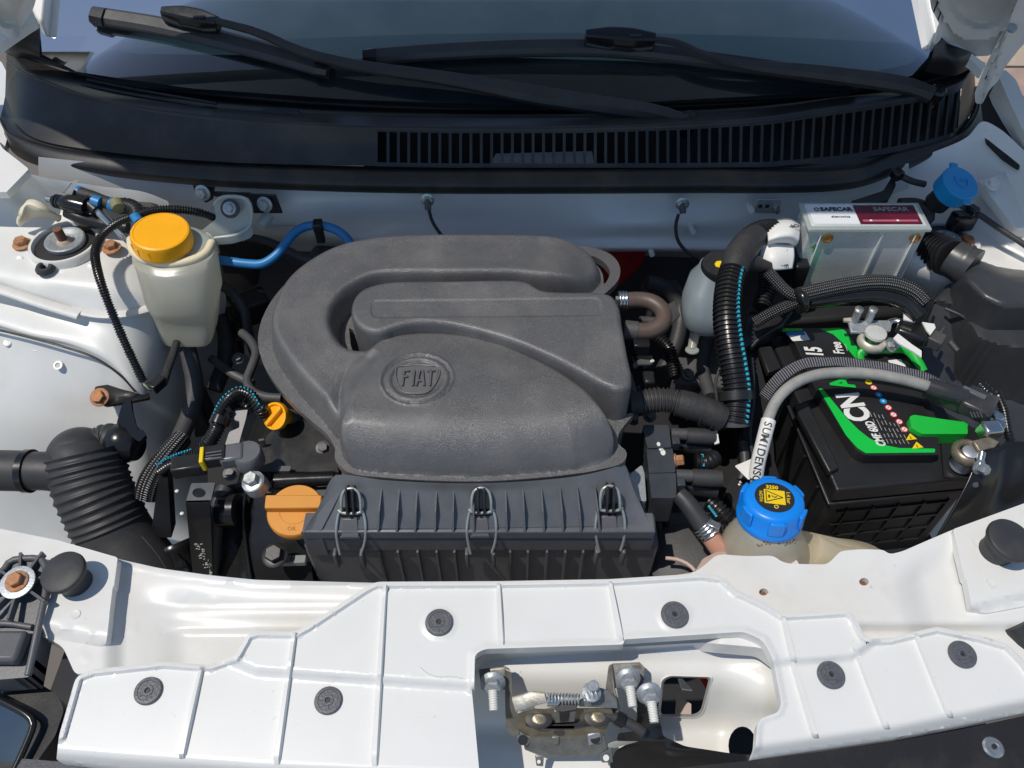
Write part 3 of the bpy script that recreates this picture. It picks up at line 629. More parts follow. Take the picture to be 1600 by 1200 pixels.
lx = [88, 330, 400, 592, 736, 1205, 1332, 1389, 1640]; ly = [900, 1020, 1049, 1063, 1073, 1036, 1027, 985, 900]
topc = np.array([(x, y) for x, y, *_ in cov[1:31]], float)
front = np.array([(60, 1168), (180, 1178), (400, 1193), (560, 1200), (760, 1205), (1173, 1162), (1400, 1130), (1500, 1110), (1640, 1080)], float)
def covz(P):
    x, y = P[:, 0], P[:, 1]
    z = .019 - .000045 * (y - 900) - .0000 * x
    s = np.interp(x, lx, ly)
    z -= .0075 * sstep(y - s, -8, 9)
    d = pdist(P, topc, False); z -= .0042 * sstep(d, 6.5, 11) * 1.0
    z -= .0012 * (1 - sstep(d, 0, 3))
    f = y - np.interp(x, front[:, 0], front[:, 1]); z -= .020 * sstep(f, -4, 34) ** 1.2
    for cx, cy in ((686, 975), (1054, 963)):
        r = np.hypot(x - cx, (y - cy) * 1.1); z += .0012 * (1 - sstep(r, 24, 28))
    op = pdist(P, openp, False); z += .0022 * (1 - sstep(op, 5, 8))
    return z
openp = np.array([(x, y) for x, y, *_ in cov[36:50]], float)
sheet('cover_panel', covp, lambda P: WA(P[:, 0], P[:, 1], covz(P)), 4.5, M['whitep'], RC, pts=np.vstack([contour(topc, [6.5, 9, 11.5, -6.5, -9, -11.5], 5), contour(np.array([(x, y) for x, y in zip(lx, ly)][1:5], float), [-8, 0, 9], 6), contour(np.array([(x, y) for x, y in zip(lx, ly)][5:8], float), [-8, 0, 9], 6)]), skirt=.012, smooth=48)
def zc(x, y): return float(covz(np.array([[x, y]], float))[0])
def rib(x0, y0, x1, y1, h0=.0042, w=.0022, n=24, hend=None):
    v = []; f = []
    for i in range(n + 1):
        t = i / n; x = x0 + (x1 - x0) * t; y = y0 + (y1 - y0) * t; z = zc(x, y)
        # the rib keeps a smooth top while the panel steps below it
        zt = z + h0 + .0012 * math.sin(math.pi * t)
        a = W(x, y, z - .001); wv = Vector((w * (1 + .5 * t), 0, 0)); tp = W(x, y, z); tp.z += (zt - z) * (1 if t < .96 else (1 - t) / .04)
        v += [a - wv * 1.2, tp - wv * .6, tp + wv * .6, a + wv * 1.2]
    for i in range(n):
        for k in range(3): f.append((i * 4 + k, i * 4 + k + 1, i * 4 + 5 + k, i * 4 + 4 + k))
    f += [(0, 1, 2, 3), (n * 4 + 3, n * 4 + 2, n * 4 + 1, n * 4)]
    MB().add(v, f).obj('rib', M['whitep'], RC, smooth=50)
for a in ((316, 1044, 284, 1186), (461, 990, 432, 1196), (602, 916, 585, 1198), (779, 914, 783, 1008), (953, 911, 970, 1002), (1222, 962, 1240, 1036), (1237, 1036, 1274, 1154), (1334, 1012, 1385, 1140), (1429, 992, 1484, 1122)): rib(*a)
# clips
def pin(px, py, tilt):
    mb = MB(); p = W(px, py, zc(px, py) + .0005); r = 21.5 * mpp(p)
    mb.lathe([(r, 0), (r, .0016), (r * .93, .0026), (r * .74, .0028), (r * .70, .0022), (r * .42, .0022), (r * .38, .0030), (r * .22, .0030), (r * .16, .0012)], p, tilt, 40)
    o = mb.obj('push_pin', M['pin'], RC, smooth=35)
    m2 = MB(); m2.lathe([(r * .15, .0014), (r * .15, .0016)], p, tilt, 6); m2.obj('socket', M['ink'], o)
    m3 = MB(); fr = frame(tilt)
    for k in range(9):
        a = random.uniform(0, 6.28); m3.box(p + fr @ Vector((r * .56 * math.cos(a), r * .56 * math.sin(a), .0023)), (r * .10, r * .05, .0006), fr @ Matrix.Rotation(a, 3, 'Z'))
    m3.obj('embossing', M['hose'], o)
for a in ((232, 1080), (513, 1095), (686, 973), (1054, 961), (1298, 1055), (1503, 1023)): pin(*a, Vector((0, -.06, 1)))
# ================================================================ dark bumper strips, headlamp, side brackets
BS = thing('bumper_strip', 'dark grey plastic bumper top strip below the right half of the white cover', 'bumper trim', W(1400, 1180, -.03))
plate('strip_panel', [(1060, 1200, 0), (1174, 1188, 0), (1300, 1172, 0), (1400, 1158, 0), (1500, 1140, 0), (1660, 1105, 0), (1660, 1300, 0), (1060, 1300, 0)], -.03, 1, M['cowl'], BS, .01, zf=lambda P: -.022 - .00005 * (P[:, 1] - 1120))
MB().lathe([(.0095, 0), (.0095, .0015), (.0078, .003), (.0055, .003), (.0052, .0018), (.0026, .0018)], W(1551, 1168, -.0255), (0, 0, 1), 28).obj('screw', M['zinc'], BS)
MB().lathe([(.0025, .0035), (.0025, .0038)], W(1551, 1168, -.0262), (0, 0, 1), 6).obj('screw_socket', M['ink'], BS)
BL = thing('bumper_strip', 'speckled grey bumper strip at the lower left corner under the cover', 'bumper trim', W(150, 1195, -.03))
plate('strip_panel', [(30, 1185, 0), (95, 1190, 0), (200, 1198, 0), (420, 1210, 0), (420, 1300, 0), (0, 1300, 0)], -.035, 1, M['pboard'], BL, .01)
HL = thing('headlamp', 'left headlamp with dark blue glass and black ribbed plastic housing', 'headlamp', W(40, 1080, -.02))
plate('lamp_glass', [(-60, 1060, 0), (0, 1093, 3), (48, 1122, 8), (44, 1150, 4), (5, 1260, 0), (-60, 1260, 0)], -.03, 4, M['lamp'], HL, .03, zf=lambda P: -.035 - .0001 * (P[:, 1] - 1090))
plate('lamp_rim', [(-60, 1046, 0), (0, 1060, 3), (45, 1058, 6), (90, 1085, 10), (100, 1110, 6), (86, 1150, 6), (40, 1215, 3), (5, 1270, 0), (-60, 1270, 0)], -.045, 5, M['black'], HL, .03)
tube('rim_edge', V3([(-40, 1075, -.030), (0, 1094, -.030), (46, 1120, -.031), (52, 1130, -.033), (42, 1160, -.035), (0, 1250, -.04)]), .0035, M['blackg'], HL, sides=8)
# mounting tower: slab with radial ribs
plate('mount_slab', [(-40, 1065, 0), (-40, 880, 0), (5, 900, 6), (18, 876, 8), (36, 872, 3), (66, 874, 6), (74, 895, 4), (72, 925, 4), (60, 985, 4), (45, 1058, 4)], .0, 5, mat('mid_grey_plastic', (.10, .104, .112), .45, bump=.2, bscale=300, var=.1), HL, .03, zf=lambda P: .016 - .0001 * (P[:, 1] - 880))
GP = bpy.data.materials['mid_grey_plastic']
bc = W(30, 912, .022)
for a in (20, 75, 110, 150, 200, 240, 275, 330):
    d = Vector((math.cos(R(a)), math.sin(R(a)), 0)); L_ = .026
    MB().box(bc + d * (.010 + L_ / 2) - Vector((0, 0, .004)), (L_, .0024, .009), Matrix.Rotation(R(a), 3, 'Z')).obj('rib', GP, HL)
tube('slab_rim', V3([(-20, 905, .018), (4, 893, .018), (16, 877, .018), (34, 873, .018), (63, 874, .018), (72, 890, .018), (72, 920, .016), (60, 980, .012), (44, 1055, .004)]), .0035, GP, HL, sides=8)
tube('slab_rib', V3([(-20, 975, .012), (10, 974, .012), (50, 980, .010)]), .003, GP, HL, sides=8)
MB().box(W(10, 1012, .010), (.034, .03, .014)).obj('socket_block', GP, HL, bevel=.004)
MB().lathe([(.0165, 0), (.0165, .002), (.012, .0026)], bc + Vector((0, 0, .002)), (0, -.1, 1), 30).obj('washer', M['galv'], HL)
hexbolt('lamp_bolt', bc + Vector((0, 0, .0045)), (0, -.1, 1), .0076, M['orust'], HL, h=.006)
def stop(px, py, z, rpx, tilt, label):
    p = W(px, py, z); r = rpx * mpp(p)
    t = thing('bump_stop', label, 'rubber stop', p, 'rubber bonnet stops'); ax = Vector(tilt)
    MB().lathe([(r * .70, -.030), (r * .70, -.012), (r * .78, -.007)], p, ax, 36).obj('stem', M['rubber'], t)
    MB().lathe([(r * .80, -.0085), (r * .97, -.007), (r, -.004), (r * .97, -.0012), (r * .88, 0), (r * .3, .0003)], p, ax, 44).obj('stop_pad', M['rubber'], t)
stop(96, 892, .034, 35, (-.1, -.05, 1), 'round black rubber bonnet stop on the left end plate beside the orange bolt')
stop(1582, 842, .034, 37, (.12, -.05, 1), 'round black rubber bonnet stop on the right end plate at the frame edge')
TR = thing('corner_tube', 'short black hose end at the far right below the rubber stop', 'hose', W(1590, 985, -.02))
tube('hose_end', V3([(1585, 975, -.012), (1600, 1000, -.02), (1625, 1040, -.03)]), .012, M['rubber'], TR)

# ================================================================ cowl
CW = thing('cowl_panel', 'black plastic cowl under the windscreen with a long slatted air grille', 'cowl panel', W(780, 230, .1))
gz = lambda px, py, off=0: WG(px, py, off)
sealb = [(6, 212), (22, 240), (60, 259), (150, 273), (300, 289), (500, 299), (700, 303), (900, 303), (1100, 302), (1200, 302), (1300, 299), (1350, 291), (1410, 268), (1470, 246), (1515, 232), (1540, 200), (1545, 160)]
sealt = [(0, 190), (14, 212), (60, 232), (150, 248), (300, 262), (500, 270), (700, 272), (900, 272), (1100, 270), (1200, 272), (1300, 272), (1350, 266), (1405, 243), (1462, 229), (1500, 215), (1528, 180), (1532, 140)]
wb = [(8, 150), (30, 198), (60, 218), (150, 235), (300, 250), (500, 258), (700, 261), (900, 261), (1060, 261), (1200, 260), (1300, 252), (1350, 245), (1400, 236), (1450, 226), (1490, 215), (1518, 175), (1524, 135)]
wt = [(10, 95), (36, 115), (75, 132), (150, 158), (300, 184), (500, 200), (700, 204), (900, 204), (1060, 199), (1200, 190), (1300, 175), (1350, 168), (1400, 160), (1450, 152), (1500, 138), (1515, 120), (1522, 100)]
def rw(pts, z, dx=0, dy=0): return [(x + dx, y + dy, z) for x, y in pts]
M_S = [('z', 0)]
patch('rubber_seal', [rw(sealb, .078, 0, -4), rw(sealb, .080), [(x, y * .6 + y2 * .4, .098) for (x, y), (x2, y2) in zip(sealb, sealt)], [(x2, y2 + 1, .106) for (x, y), (x2, y2) in zip(sealb, sealt)], [(x2, y2 - 4, .107) for (x2, y2) in sealt], [(x2, y2 - 7, .101) for (x2, y2) in sealt]], M['seal'], CW, nu=170, nv=6, smooth=75)
for i in range(70):     # fine moulded marks along the left of the seal
    t = i / 70; 
# gutter between seal and wall
patch('gutter', [[(x2, y2 - 6, .101) for (x2, y2) in sealt], [(x * .5 + x2 * .5, y * .4 + y2 * .6 - 4, .099) for (x, y), (x2, y2) in zip(wb, sealt)], rw(wb, .104)], M['cowl'], CW, nu=120, nv=5)
iL = 6; iR = 14
def sub(l, a, b): return l[a:b + 1]
# solid wall left of the grille: interpolate at px 590
def ipt(l, x): xs = [p[0] for p in l]; ys = [p[1] for p in l]; return (x, float(np.interp(x, xs, ys)))
wbL = [p for p in wb if p[0] < 585] + [ipt(wb, 590)]; wtL = [p for p in wt if p[0] < 585] + [ipt(wt, 590)]
patch('wall', [rw(wbL, .104), [(a[0] * .5 + b[0] * .5, a[1] * .5 + b[1] * .5, .122) for a, b in zip(wbL, wtL)], rw(wtL, .144)], M['cowl'], CW, nu=60, nv=5)
wbR = [ipt(wb, 1496)] + [p for p in wb if p[0] > 1500]; wtR = [ipt(wt, 1503)] + [p for p in wt if p[0] > 1506]
patch('wall', [rw(wbR, .104), rw(wtR, .144)], M['cowl'], CW, nu=12, nv=5)
# rails of the grille
gx = np.linspace(588, 1500, 60)
def gpt(x, t):   # t 0 bottom .. 1 top of the wall
    # slats lean with the perspective: the top of a slat stands a little right of its foot at the right end
    b = ipt(wb, x); xt = x + 10 * max(0, (x - 1100) / 400); a = ipt(wt, xt)
    return (b[0] + (xt - b[0]) * t, b[1] + (a[1] - b[1]) * t, .104 + .040 * t)
patch('lower_rail', [[gpt(x, -.02) for x in gx], [gpt(x, .10) for x in gx]], M['cowl'], CW, nu=90, nv=3)
patch('upper_rail', [[gpt(x, .93) for x in gx], [gpt(x, 1.0) for x in gx]], M['cowl'], CW, nu=90, nv=3)
px = 590
k = 0
while px < 1496:
    sp = 16.2 - 2.2 * max(0, (px - 1150) / 350); wv = Vector((.0019, 0, 0)); dv = Vector((0, .012, .002))
    if k > 0:
        a = W(*gpt(px, .08)); b = W(*gpt(px, .95))
        v = [a - wv, a + wv, b + wv, b - wv, a - wv + dv, a + wv + dv, b + wv + dv, b - wv + dv]
        MB().add(v, [(0, 1, 2, 3), (4, 7, 6, 5), (0, 3, 7, 4), (1, 5, 6, 2), (0, 4, 5, 1), (2, 6, 7, 3)]).obj('slat', M['cowl'], CW, smooth=0)
    px += sp; k += 1
MB().add([W(*gpt(x, t)) + Vector((0, .06, -.03)) for x in np.r_[555, gx[1:]] for t in (-.8, 1.1)], [(2 * i, 2 * i + 2, 2 * i + 3, 2 * i + 1) for i in range(59)]).obj('grille_shade_backing', M['void'], CW)  # black sheet put in as the shaded space behind the slats
for a in (610, 625, 812, 840, 868, 896, 930, 1395, 1420): pass
mb = MB(); mb.prism([W(760, 270, .092), W(930, 268, .092), W(925, 236, .098), W(775, 240, .098)], .01); mb.obj('inner_body_patch', M['white'], CW)
# top lip and tray up to the glass
tf = [(10, 93), (36, 112), (75, 128), (150, 154), (300, 179), (500, 195), (700, 199), (900, 199), (1060, 194), (1200, 184), (1300, 169), (1350, 162), (1400, 154), (1450, 146), (1500, 131), (1515, 114), (1522, 98)]
patch('tray', [rw(wt, .144), rw(tf, .1475), [(x, y - 8, .140) for x, y in tf], [(x + 4, y - 16, .128) for x, y in tf],
   [(30, 84, .135), (60, 92, .13), (110, 112, .12), (200, 135, .11), (330, 152, .108), (500, 165, .105), (700, 172, .105), (900, 172, .105), (1060, 168, .105), (1200, 160, .108), (1300, 150, .11), (1350, 144, .115), (1400, 136, .12), (1440, 124, .13), (1480, 110, .14), (1500, 100, .15), (1510, 90, .16)],
   [(50, 70, .16), (80, 84, .15), (130, 100, .135), (220, 120, .128), (340, 136, .122), (500, 150, .118), (700, 159, .117), (900, 159, .117), (1060, 155, .118), (1200, 148, .122), (1300, 138, .13), (1350, 132, .135), (1400, 126, .14), (1430, 114, .15), (1455, 98, .165), (1470, 84, .18), (1480, 76, .19)]],
   M['cowl'], CW, nu=120, nv=6, smooth=60)
for a in ([(136, 131), (200, 144), (338, 168)], [(128, 139), (200, 153), (320, 173)]):
    tube('slot', [W(x, y - 6, .131) for x, y in a], .0022, M['ink'], CW, sides=6)
# end fillers beside the glass
patch('end_filler', [[(0, 78, .17), (25, 90, .165), (60, 92, .155)], [(2, 70, .19), (28, 68, .19), (62, 86, .175)], [(44, 42, .205), (52, 40, .21), (62, 38, .21)]], M['seal'], CW, nu=16, nv=6, smooth=60)
patch('end_filler', [[(1445, 112, .165), (1490, 118, .168), (1526, 100, .17)], [(1456, 90, .19), (1490, 92, .20), (1522, 84, .195)], [(1462, 60, .205), (1470, 58, .212), (1480, 68, .215)]], M['seal'], CW, nu=16, nv=6, smooth=60)
for pp in ([(400, 188), (410, 172), (466, 172), (474, 186)], [(1128, 190), (1140, 176), (1176, 176), (1184, 186)]):
    MB().prism([W(x, y - 4, .132) for x, y in pp], .012).obj('pad', M['cowl'], CW, bevel=.003)

# ================================================================ wipers
def strip(mb, pts, wpx, hts, off0, kind='arm'):
    """tapered bar following the glass: pts px; widths in px; height off the glass"""
    n = 26; C = crom([Vector((x, y, 0)) for x, y in pts], n); V = []; F = []
    for i, c in enumerate(C):
        t = i / (n - 1); w_ = float(np.interp(t, np.linspace(0, 1, len(wpx)), wpx)); o = float(np.interp(t, np.linspace(0, 1, len(off0)), off0)); h = float(np.interp(t, np.linspace(0, 1, len(hts)), hts))
        j = min(i + 1, n - 1); k_ = max(i - 1, 0); p = WG(c[0], c[1], o); T = (WG(C[j][0], C[j][1], o) - WG(C[k_][0], C[k_][1], o)).normalized(); N = Vector((0, -GT, 1)).normalized(); S = T.cross(N).normalized(); m_ = mpp(p) * w_ / 2
        for a, b in ((-1, 0), (-1, .55), (-.55, 1), (.55, 1), (1, .55), (1, 0)): V.append(p + S * a * m_ + N * (b * h - h))
    for i in range(n - 1):
        for k in range(6): F.append((i * 6 + k, i * 6 + (k + 1) % 6, (i + 1) * 6 + (k + 1) % 6, (i + 1) * 6 + k))
    F += [(0, 1, 2, 3, 4, 5), tuple((n - 1) * 6 + k for k in (5, 4, 3, 2, 1, 0))]; mb.add(V, F)
def wiper(label, blade, bw, arm, aw, conn, pivot):
    t = thing('wiper', label, 'wiper', WG(*pivot, .02), 'windscreen wipers')
    m = MB(); strip(m, blade, bw, [.010], [.020]); m.obj('blade', M['rubber'], t, smooth=30)
    m = MB(); strip(m, [(x, y + 12) for x, y in blade], [5, 5], [.010], [.010]); m.obj('blade_rubber', M['ink'], t, smooth=30)
    for e in (0, -1):
        m = MB(); x, y = blade[e]; d = 1 if e == 0 else -1; x2, y2 = blade[e + d]; L_ = math.hypot(x2 - x, y2 - y); m_ = [(x, y), (x + (x2 - x) / L_ * 20, y + (y2 - y) / L_ * 20)]
        strip(m, m_, [bw[0] * .9, bw[0] * 1.08] , [.012], [.023]); m.obj('end_cap', M['blackg'], t, smooth=30)
    m = MB(); strip(m, arm, aw, [.008, .012, .016], [.040, .034, .036]); m.obj('arm', M['rubber'], t, smooth=30)
    m = MB(); strip(m, conn, [20, 34, 36, 22], [.022], [.040]); q = m.obj('connector', M['blackg'], t, smooth=35, bevel=.002)
    cx = (conn[0][0] * .3 + conn[-1][0] * .7); cy = (conn[0][1] * .3 + conn[-1][1] * .7)
    m = MB(); m.box(WG(cx, cy + 1, .0405), (.016, .006, .002)); m.obj('clip_window', M['ink'], q)
    m = MB(); m.lathe([(.011, -.03), (.011, .002), (.008, .005)], WG(*pivot, .028), (0, -.4, 1), 24); m.obj('pivot_cap', M['blackg'], t)
wiper('left windscreen wiper with its tip high at the upper left corner', [(140, 18), (250, 36), (400, 72), (512, 104)], [27, 30, 28], [(330, 28), (400, 46), (470, 76), (560, 98), (700, 118), (860, 146), (1030, 172), (1075, 186)], [10, 14, 18, 22, 30, 30, 26], [(250, 14), (290, 18), (338, 30)], (1078, 184))
wiper('right windscreen wiper lying nearly flat above the slatted grille', [(566, 84), (700, 74), (860, 68), (960, 70), (1150, 92), (1342, 118)], [26, 28, 24, 18], [(1020, 58), (1060, 64), (1100, 82), (1160, 96), (1300, 110), (1425, 128), (1462, 142)], [8, 10, 16, 24, 26, 28, 24], [(915, 50), (965, 50), (1026, 56)], (1466, 142))
# ================================================================ air filter housing with resonator
AF = thing('air_filter_housing', 'large dark grey engine air box with curved duct and embossed FIAT badge', 'air filter box', W(750, 620, .04))
OUT = [(930, 388), (955, 398), (968, 415), (967, 435), (955, 450), (935, 464), (895, 470), (850, 472), (828, 470), (800, 467), (700, 467), (640, 467), (594, 470), (563, 484), (543, 504), (536, 530), (544, 552), (556, 563), (572, 564), (600, 543), (650, 534), (720, 537),
       (790, 555), (850, 582), (900, 612), (940, 642), (958, 652), (990, 645), (976, 664), (966, 680), (967, 694), (979, 706), (974, 722), (940, 733), (900, 740), (750, 752), (600, 746), (545, 738), (524, 718), (523, 700), (512, 680), (480, 652), (440, 612), (411, 567), (403, 530), (413, 490), (440, 450), (480, 419), (530, 396), (600, 383), (700, 380), (850, 382)]
def to_xy(l, z): l = np.array(l, float); return WA(l[:, 0], l[:, 1], z)[:, :2]
def smoothed(l, z, n): return crom([Vector((x, y, 0)) for x, y in to_xy(l, z)], n, True)[:, :2]
ZF = .045
outw = smoothed(OUT, ZF, 420)
DOME = [(575, 572), (600, 553), (650, 543), (720, 545), (790, 562), (848, 589), (898, 620), (932, 650), (952, 682), (958, 705), (940, 722), (900, 731), (750, 742), (600, 737), (555, 730), (537, 712), (532, 690), (531, 640), (545, 600)]
DUCT = [(925, 406), (900, 396), (850, 391), (700, 389), (600, 393), (535, 406), (487, 430), (450, 462), (431, 500), (425, 533), (433, 562), (460, 605), (500, 650), (538, 690), (610, 690), (630, 620), (610, 560), (580, 568), (556, 566), (541, 553), (532, 530), (539, 501), (560, 480), (591, 465), (640, 462), (700, 462), (800, 462), (830, 465), (860, 467), (900, 464), (925, 455), (938, 440), (936, 422)]
dome = smoothed(DOME, ZF + .002, 260); duct = smoothed(DUCT, ZF + .002, 320)
frontl = to_xy([(535, 733), (600, 741), (750, 747), (900, 736), (958, 716)], ZF)
def af_z(P):
    dd = sdf(P, dome); du = sdf(P, duct); df = pdist(P, frontl, False)
    q = np.clip(dd / .014, 0, 1); side = np.sqrt(np.clip(1 - (1 - q)**2, 0, 1))
    t = np.clip((df - .002) / .050, 0, 1); fr = 1 - (1 - t) ** 2.3; 
    hd = .043 * np.minimum(side, .12 * side + .88 * fr) * (dd > 0)
    hd = hd - .006 * sstep(P[:, 1], .16, .30) * (dd > 0) * side
    q2 = np.clip(du / .015, 0, 1); hu = .036 * (1 - (1 - q2) ** 3.0) * (du > 0); hu -= .0008 * sstep(du, .012, .03)
    # the duct sinks towards its mouth at the right and where it runs into the dome
    hu *= 1 - .55 * sstep(P[:, 0], .035, .115) ** 1.5
    k = .004; a = hd; b = hu; h = np.clip(.5 + .5 * (a - b) / k, 0, 1); u = a * h + b * (1 - h) + k * h * (1 - h) * sstep(np.maximum(a, b), 0, .012)
    # crease in front of the duct where dome begins
    cre = to_xy([(575, 566), (553, 590), (537, 620), (530, 655), (528, 690)], ZF + .03); dc = pdist(P, cre, False)
    u -= .005 * (1 - sstep(dc, 0, .016)) * (np.minimum(a, 1) > -1) * sstep(du, -.002, .01)
    e = pdist(P, outw, True); z = ZF + u 
    # badge: ringed recess
    g = np.hypot((P[:, 0] - BC[0]) / 1.04, (P[:, 1] - BC[1])); 
    z += .0016 * (1 - sstep(np.abs(g - .0378), 0, .0018)) - .0012 * (1 - sstep(np.abs(g - .0345), 0, .0014)) + .0014 * (1 - sstep(np.abs(g - .0300), .001, .004)) - .0012 * (1 - sstep(g, .0255, .0275))
    return z
BC = W(652, 594, .084)
mouth = smoothed([(905, 401), (925, 400), (944, 410), (953, 424), (950, 436), (944, 444), (942, 430), (934, 416), (922, 408)], ZF, 40)
_cnt = []
sheet('duct_cover', outw, lambda P: np.c_[P, af_z(P)], .0014, M['cover'], AF, skirt=.010, holes=[mouth], smooth=38, pts=np.vstack([(lambda L, N: L + N * d)(outw, (lambda T: np.c_[-T[:, 1], T[:, 0]] / np.linalg.norm(T, axis=1)[:, None])(np.roll(outw, -1, 0) - np.roll(outw, 1, 0))) for d in (.0015, -.0015, .003, -.003)]))
# shield and letters of the badge
def afz1(x, y): return float(af_z(np.array([[x, y]]))[0])
e_ = .01; nx = (afz1(BC.x + e_, BC.y) - afz1(BC.x - e_, BC.y)) / (2 * e_); ny = (afz1(BC.x, BC.y + e_) - afz1(BC.x, BC.y - e_)) / (2 * e_)
BN = Vector((-nx, -ny, 1)).normalized(); bc = Vector((BC.x, BC.y, afz1(BC.x, BC.y))); FB = frame(BN, (0, 1, 0))
FB = Matrix((Vector((1, 0, 0)), BN.cross(Vector((1, 0, 0))), BN)).transposed()
sh = fillet([(-.0225, .0165, .006), (0, .0205, .01), (.0225, .0165, .006), (.0205, -.006, .012), (.0125, -.0195, .008), (0, -.0215, .008), (-.0125, -.0195, .008), (-.0205, -.006, .012)], .006, 6)
BG = MB(); BG.prism([bc + FB @ Vector((x, y, .0006)) for x, y in sh], .004, -BN); bo = BG.obj('badge_plate', M['coversm'], AF, smooth=30)
rim = [bc + FB @ Vector((x * 1.02, y * 1.02, .0010)) for x, y in sh]; v, f, _u_ = tube_geo(rim, .0009, sides=8, closed=True, step=.002); m_ = MB(); m_.add(v, f); m_.obj('shield_rim', M['coversm'], bo)
def letter(bars, cx):
    m = MB()
    for x0, y0, x1, y1, wd in bars:
        a = Vector((x0, y0, 0)); b = Vector((x1, y1, 0)); d = (b - a); n = Vector((-d.y, d.x, 0)).normalized() * wd / 2
        m.prism([bc + FB @ Vector((p.x + cx, p.y, .0031)) for p in (a - n, b - n, b + n, a + n)], .0016, -BN)
    return m
H_ = .0235; h2 = H_ / 2; st = .0026
for nm, bars, cx in (('F', [(0, -h2, 0, h2, st), (0, h2 - st / 2, .0062, h2 - st / 2, st), (0, .0018, .0050, .0018, st)], -.0150), ('I', [(0, -h2, 0, h2, st)], -.0040),
                 ('A', [(-.0014, -h2, .0010, h2, st), (.0072, -h2, .0038, h2, st), (.0, -.0045, .0058, -.0045, st * .8), (.0008, h2 - st / 2, .0042, h2 - st / 2, st)], .0012),
                 ('T', [(0, -h2, 0, h2, st), (-.0046, h2 - st / 2, .0046, h2 - st / 2, st)], .0145)):
    letter(bars, cx).obj('letter', M['cover'], bo, bevel=.0004, seg=1)
# resonator
RES = [(549, 492), (552, 470), (566, 454), (590, 445), (617, 441), (700, 440), (812, 440), (827, 444), (846, 455), (880, 458), (930, 459), (955, 464), (967, 480), (972, 510), (980, 555), (987, 590), (985, 606), (968, 613), (945, 606), (912, 588), (860, 561), (800, 536), (740, 518), (690, 508), (650, 507), (620, 513), (592, 522), (572, 519), (556, 507)]
ZR = .098; resw = smoothed(RES, ZR - .004, 300)
pan = to_xy(fillet([(580, 469), (937, 466), (941, 493), (581, 495)], 9), ZR)
def res_z(P):
    d = sdf(P, resw); q = np.clip(d / .0065, 0, 1); z = ZR - .0065 * (1 - np.sqrt(np.clip(1 - (1 - q)**2, 0, 1)))
    dp = sdf(P, pan); return z - .0009 * sstep(dp, 0, .0009) - .0006 * (1 - sstep(np.abs(dp), 0, .0012)) + .0006 * np.sin(P[:, 0] * 14)
sheet('resonator', resw, lambda P: np.c_[P, res_z(P)], .0016, M['cover'], AF, skirt=.105, smooth=50)
plate('loop_floor', [(512, 470), (530, 448), (600, 436), (660, 445), (640, 520), (590, 548), (572, 560), (560, 540), (552, 515), (545, 512), (548, 540), (556, 560), (540, 558), (515, 520)], .046, 4, M['cover'], AF, .006)
# front wall of the filter box
patch('box_front', [[(500, 790, .015), (521, 745, .040), (540, 742, .043), (600, 750, .043), (750, 755, .043), (900, 744, .043), (960, 730, .043), (974, 724, .040), (990, 760, .015)],
     [(488, 808, .010), (515, 772, .024), (540, 766, .030), (600, 768, .031), (750, 770, .031), (900, 764, .031), (962, 756, .030), (980, 756, .024), (1000, 785, .010)],
     [(474, 832, -.002), (500, 828, -.002), (540, 827, .0), (600, 826, .0), (750, 825, .0), (900, 823, .0), (962, 822, .0), (990, 822, -.002), (1016, 822, -.002)]], M['box'], AF, nu=80, nv=8, smooth=40)
MB().prism([W(527, 768, .028), W(533, 768, .028), W(500, 832, -.002), W(470, 832, -.004)], .05).obj('box_side', M['box'], AF)
x0, x1 = W(470, 836, 0).x, W(1025, 832, 0).x; yF = .054
m = MB(); m.box(((x0 + x1) / 2, yF + .012, -.0085), (x1 - x0, .024, .015)); m.obj('upper_flange', M['box'], AF, bevel=.0015)
m = MB(); m.box(((x0 + x1) / 2, yF + .013, -.031), (x1 - x0 + .002, .024, .024)); m.obj('lower_flange', M['box'], AF, bevel=.0012)
xa, xb_ = W(484, 885, -.08).x, W(1023, 885, -.08).x
m = MB(); m.box(((xa + xb_) / 2, yF + .054, -.16), (xb_ - xa, .10, .24)); m.obj('lower_box', M['box'], AF, bevel=.004)
m = MB(); m.box(((x0 + x1) / 2 + .004, yF + .016, -.019), (x1 - x0 - .012, .02, .004)); m.obj('gasket', M['ink'], AF)
for xb in (596, 624, 652, 682, 709, 790, 817, 846, 875, 902, 930, 740, 580, 514):
    if xb in (580, 514): continue
    a = W(xb, 764, .034); b = W(xb + (xb - 740) * .035, 826, .0005); tw = .0011; out = b + Vector((0, -.004, .0)); bw = .0042
    v = [a + Vector((-tw * .6, 0, 0)), a + Vector((tw * .6, 0, 0)), b + Vector((-tw, -.003, 0)), b + Vector((tw, -.003, 0)), a + Vector((-tw, .012, -.004)), a + Vector((tw, .012, -.004)), b + Vector((-tw * 2, .012, 0)), b + Vector((tw * 2, .012, 0)),
         (a + b) / 2 + Vector((-tw * .8, -.0052, .0035)), (a + b) / 2 + Vector((tw * .8, -.0052, .0035))]
    MB().add(v, [(0, 8, 9, 1), (8, 2, 3, 9), (0, 4, 6, 2, 8), (1, 9, 3, 7, 5), (0, 1, 5, 4)]).obj('rib', M['box'], AF, smooth=0)
for xb in (590, 620, 651, 681, 709, 797, 825, 855, 884, 912, 560, 530, 950):
    x = W(xb, 870, -.04).x
    if xb in (560, 530, 950): continue
    MB().box((x, yF + .003, -.125), (.0024, .010, .165)).obj('rib', M['box'], AF)
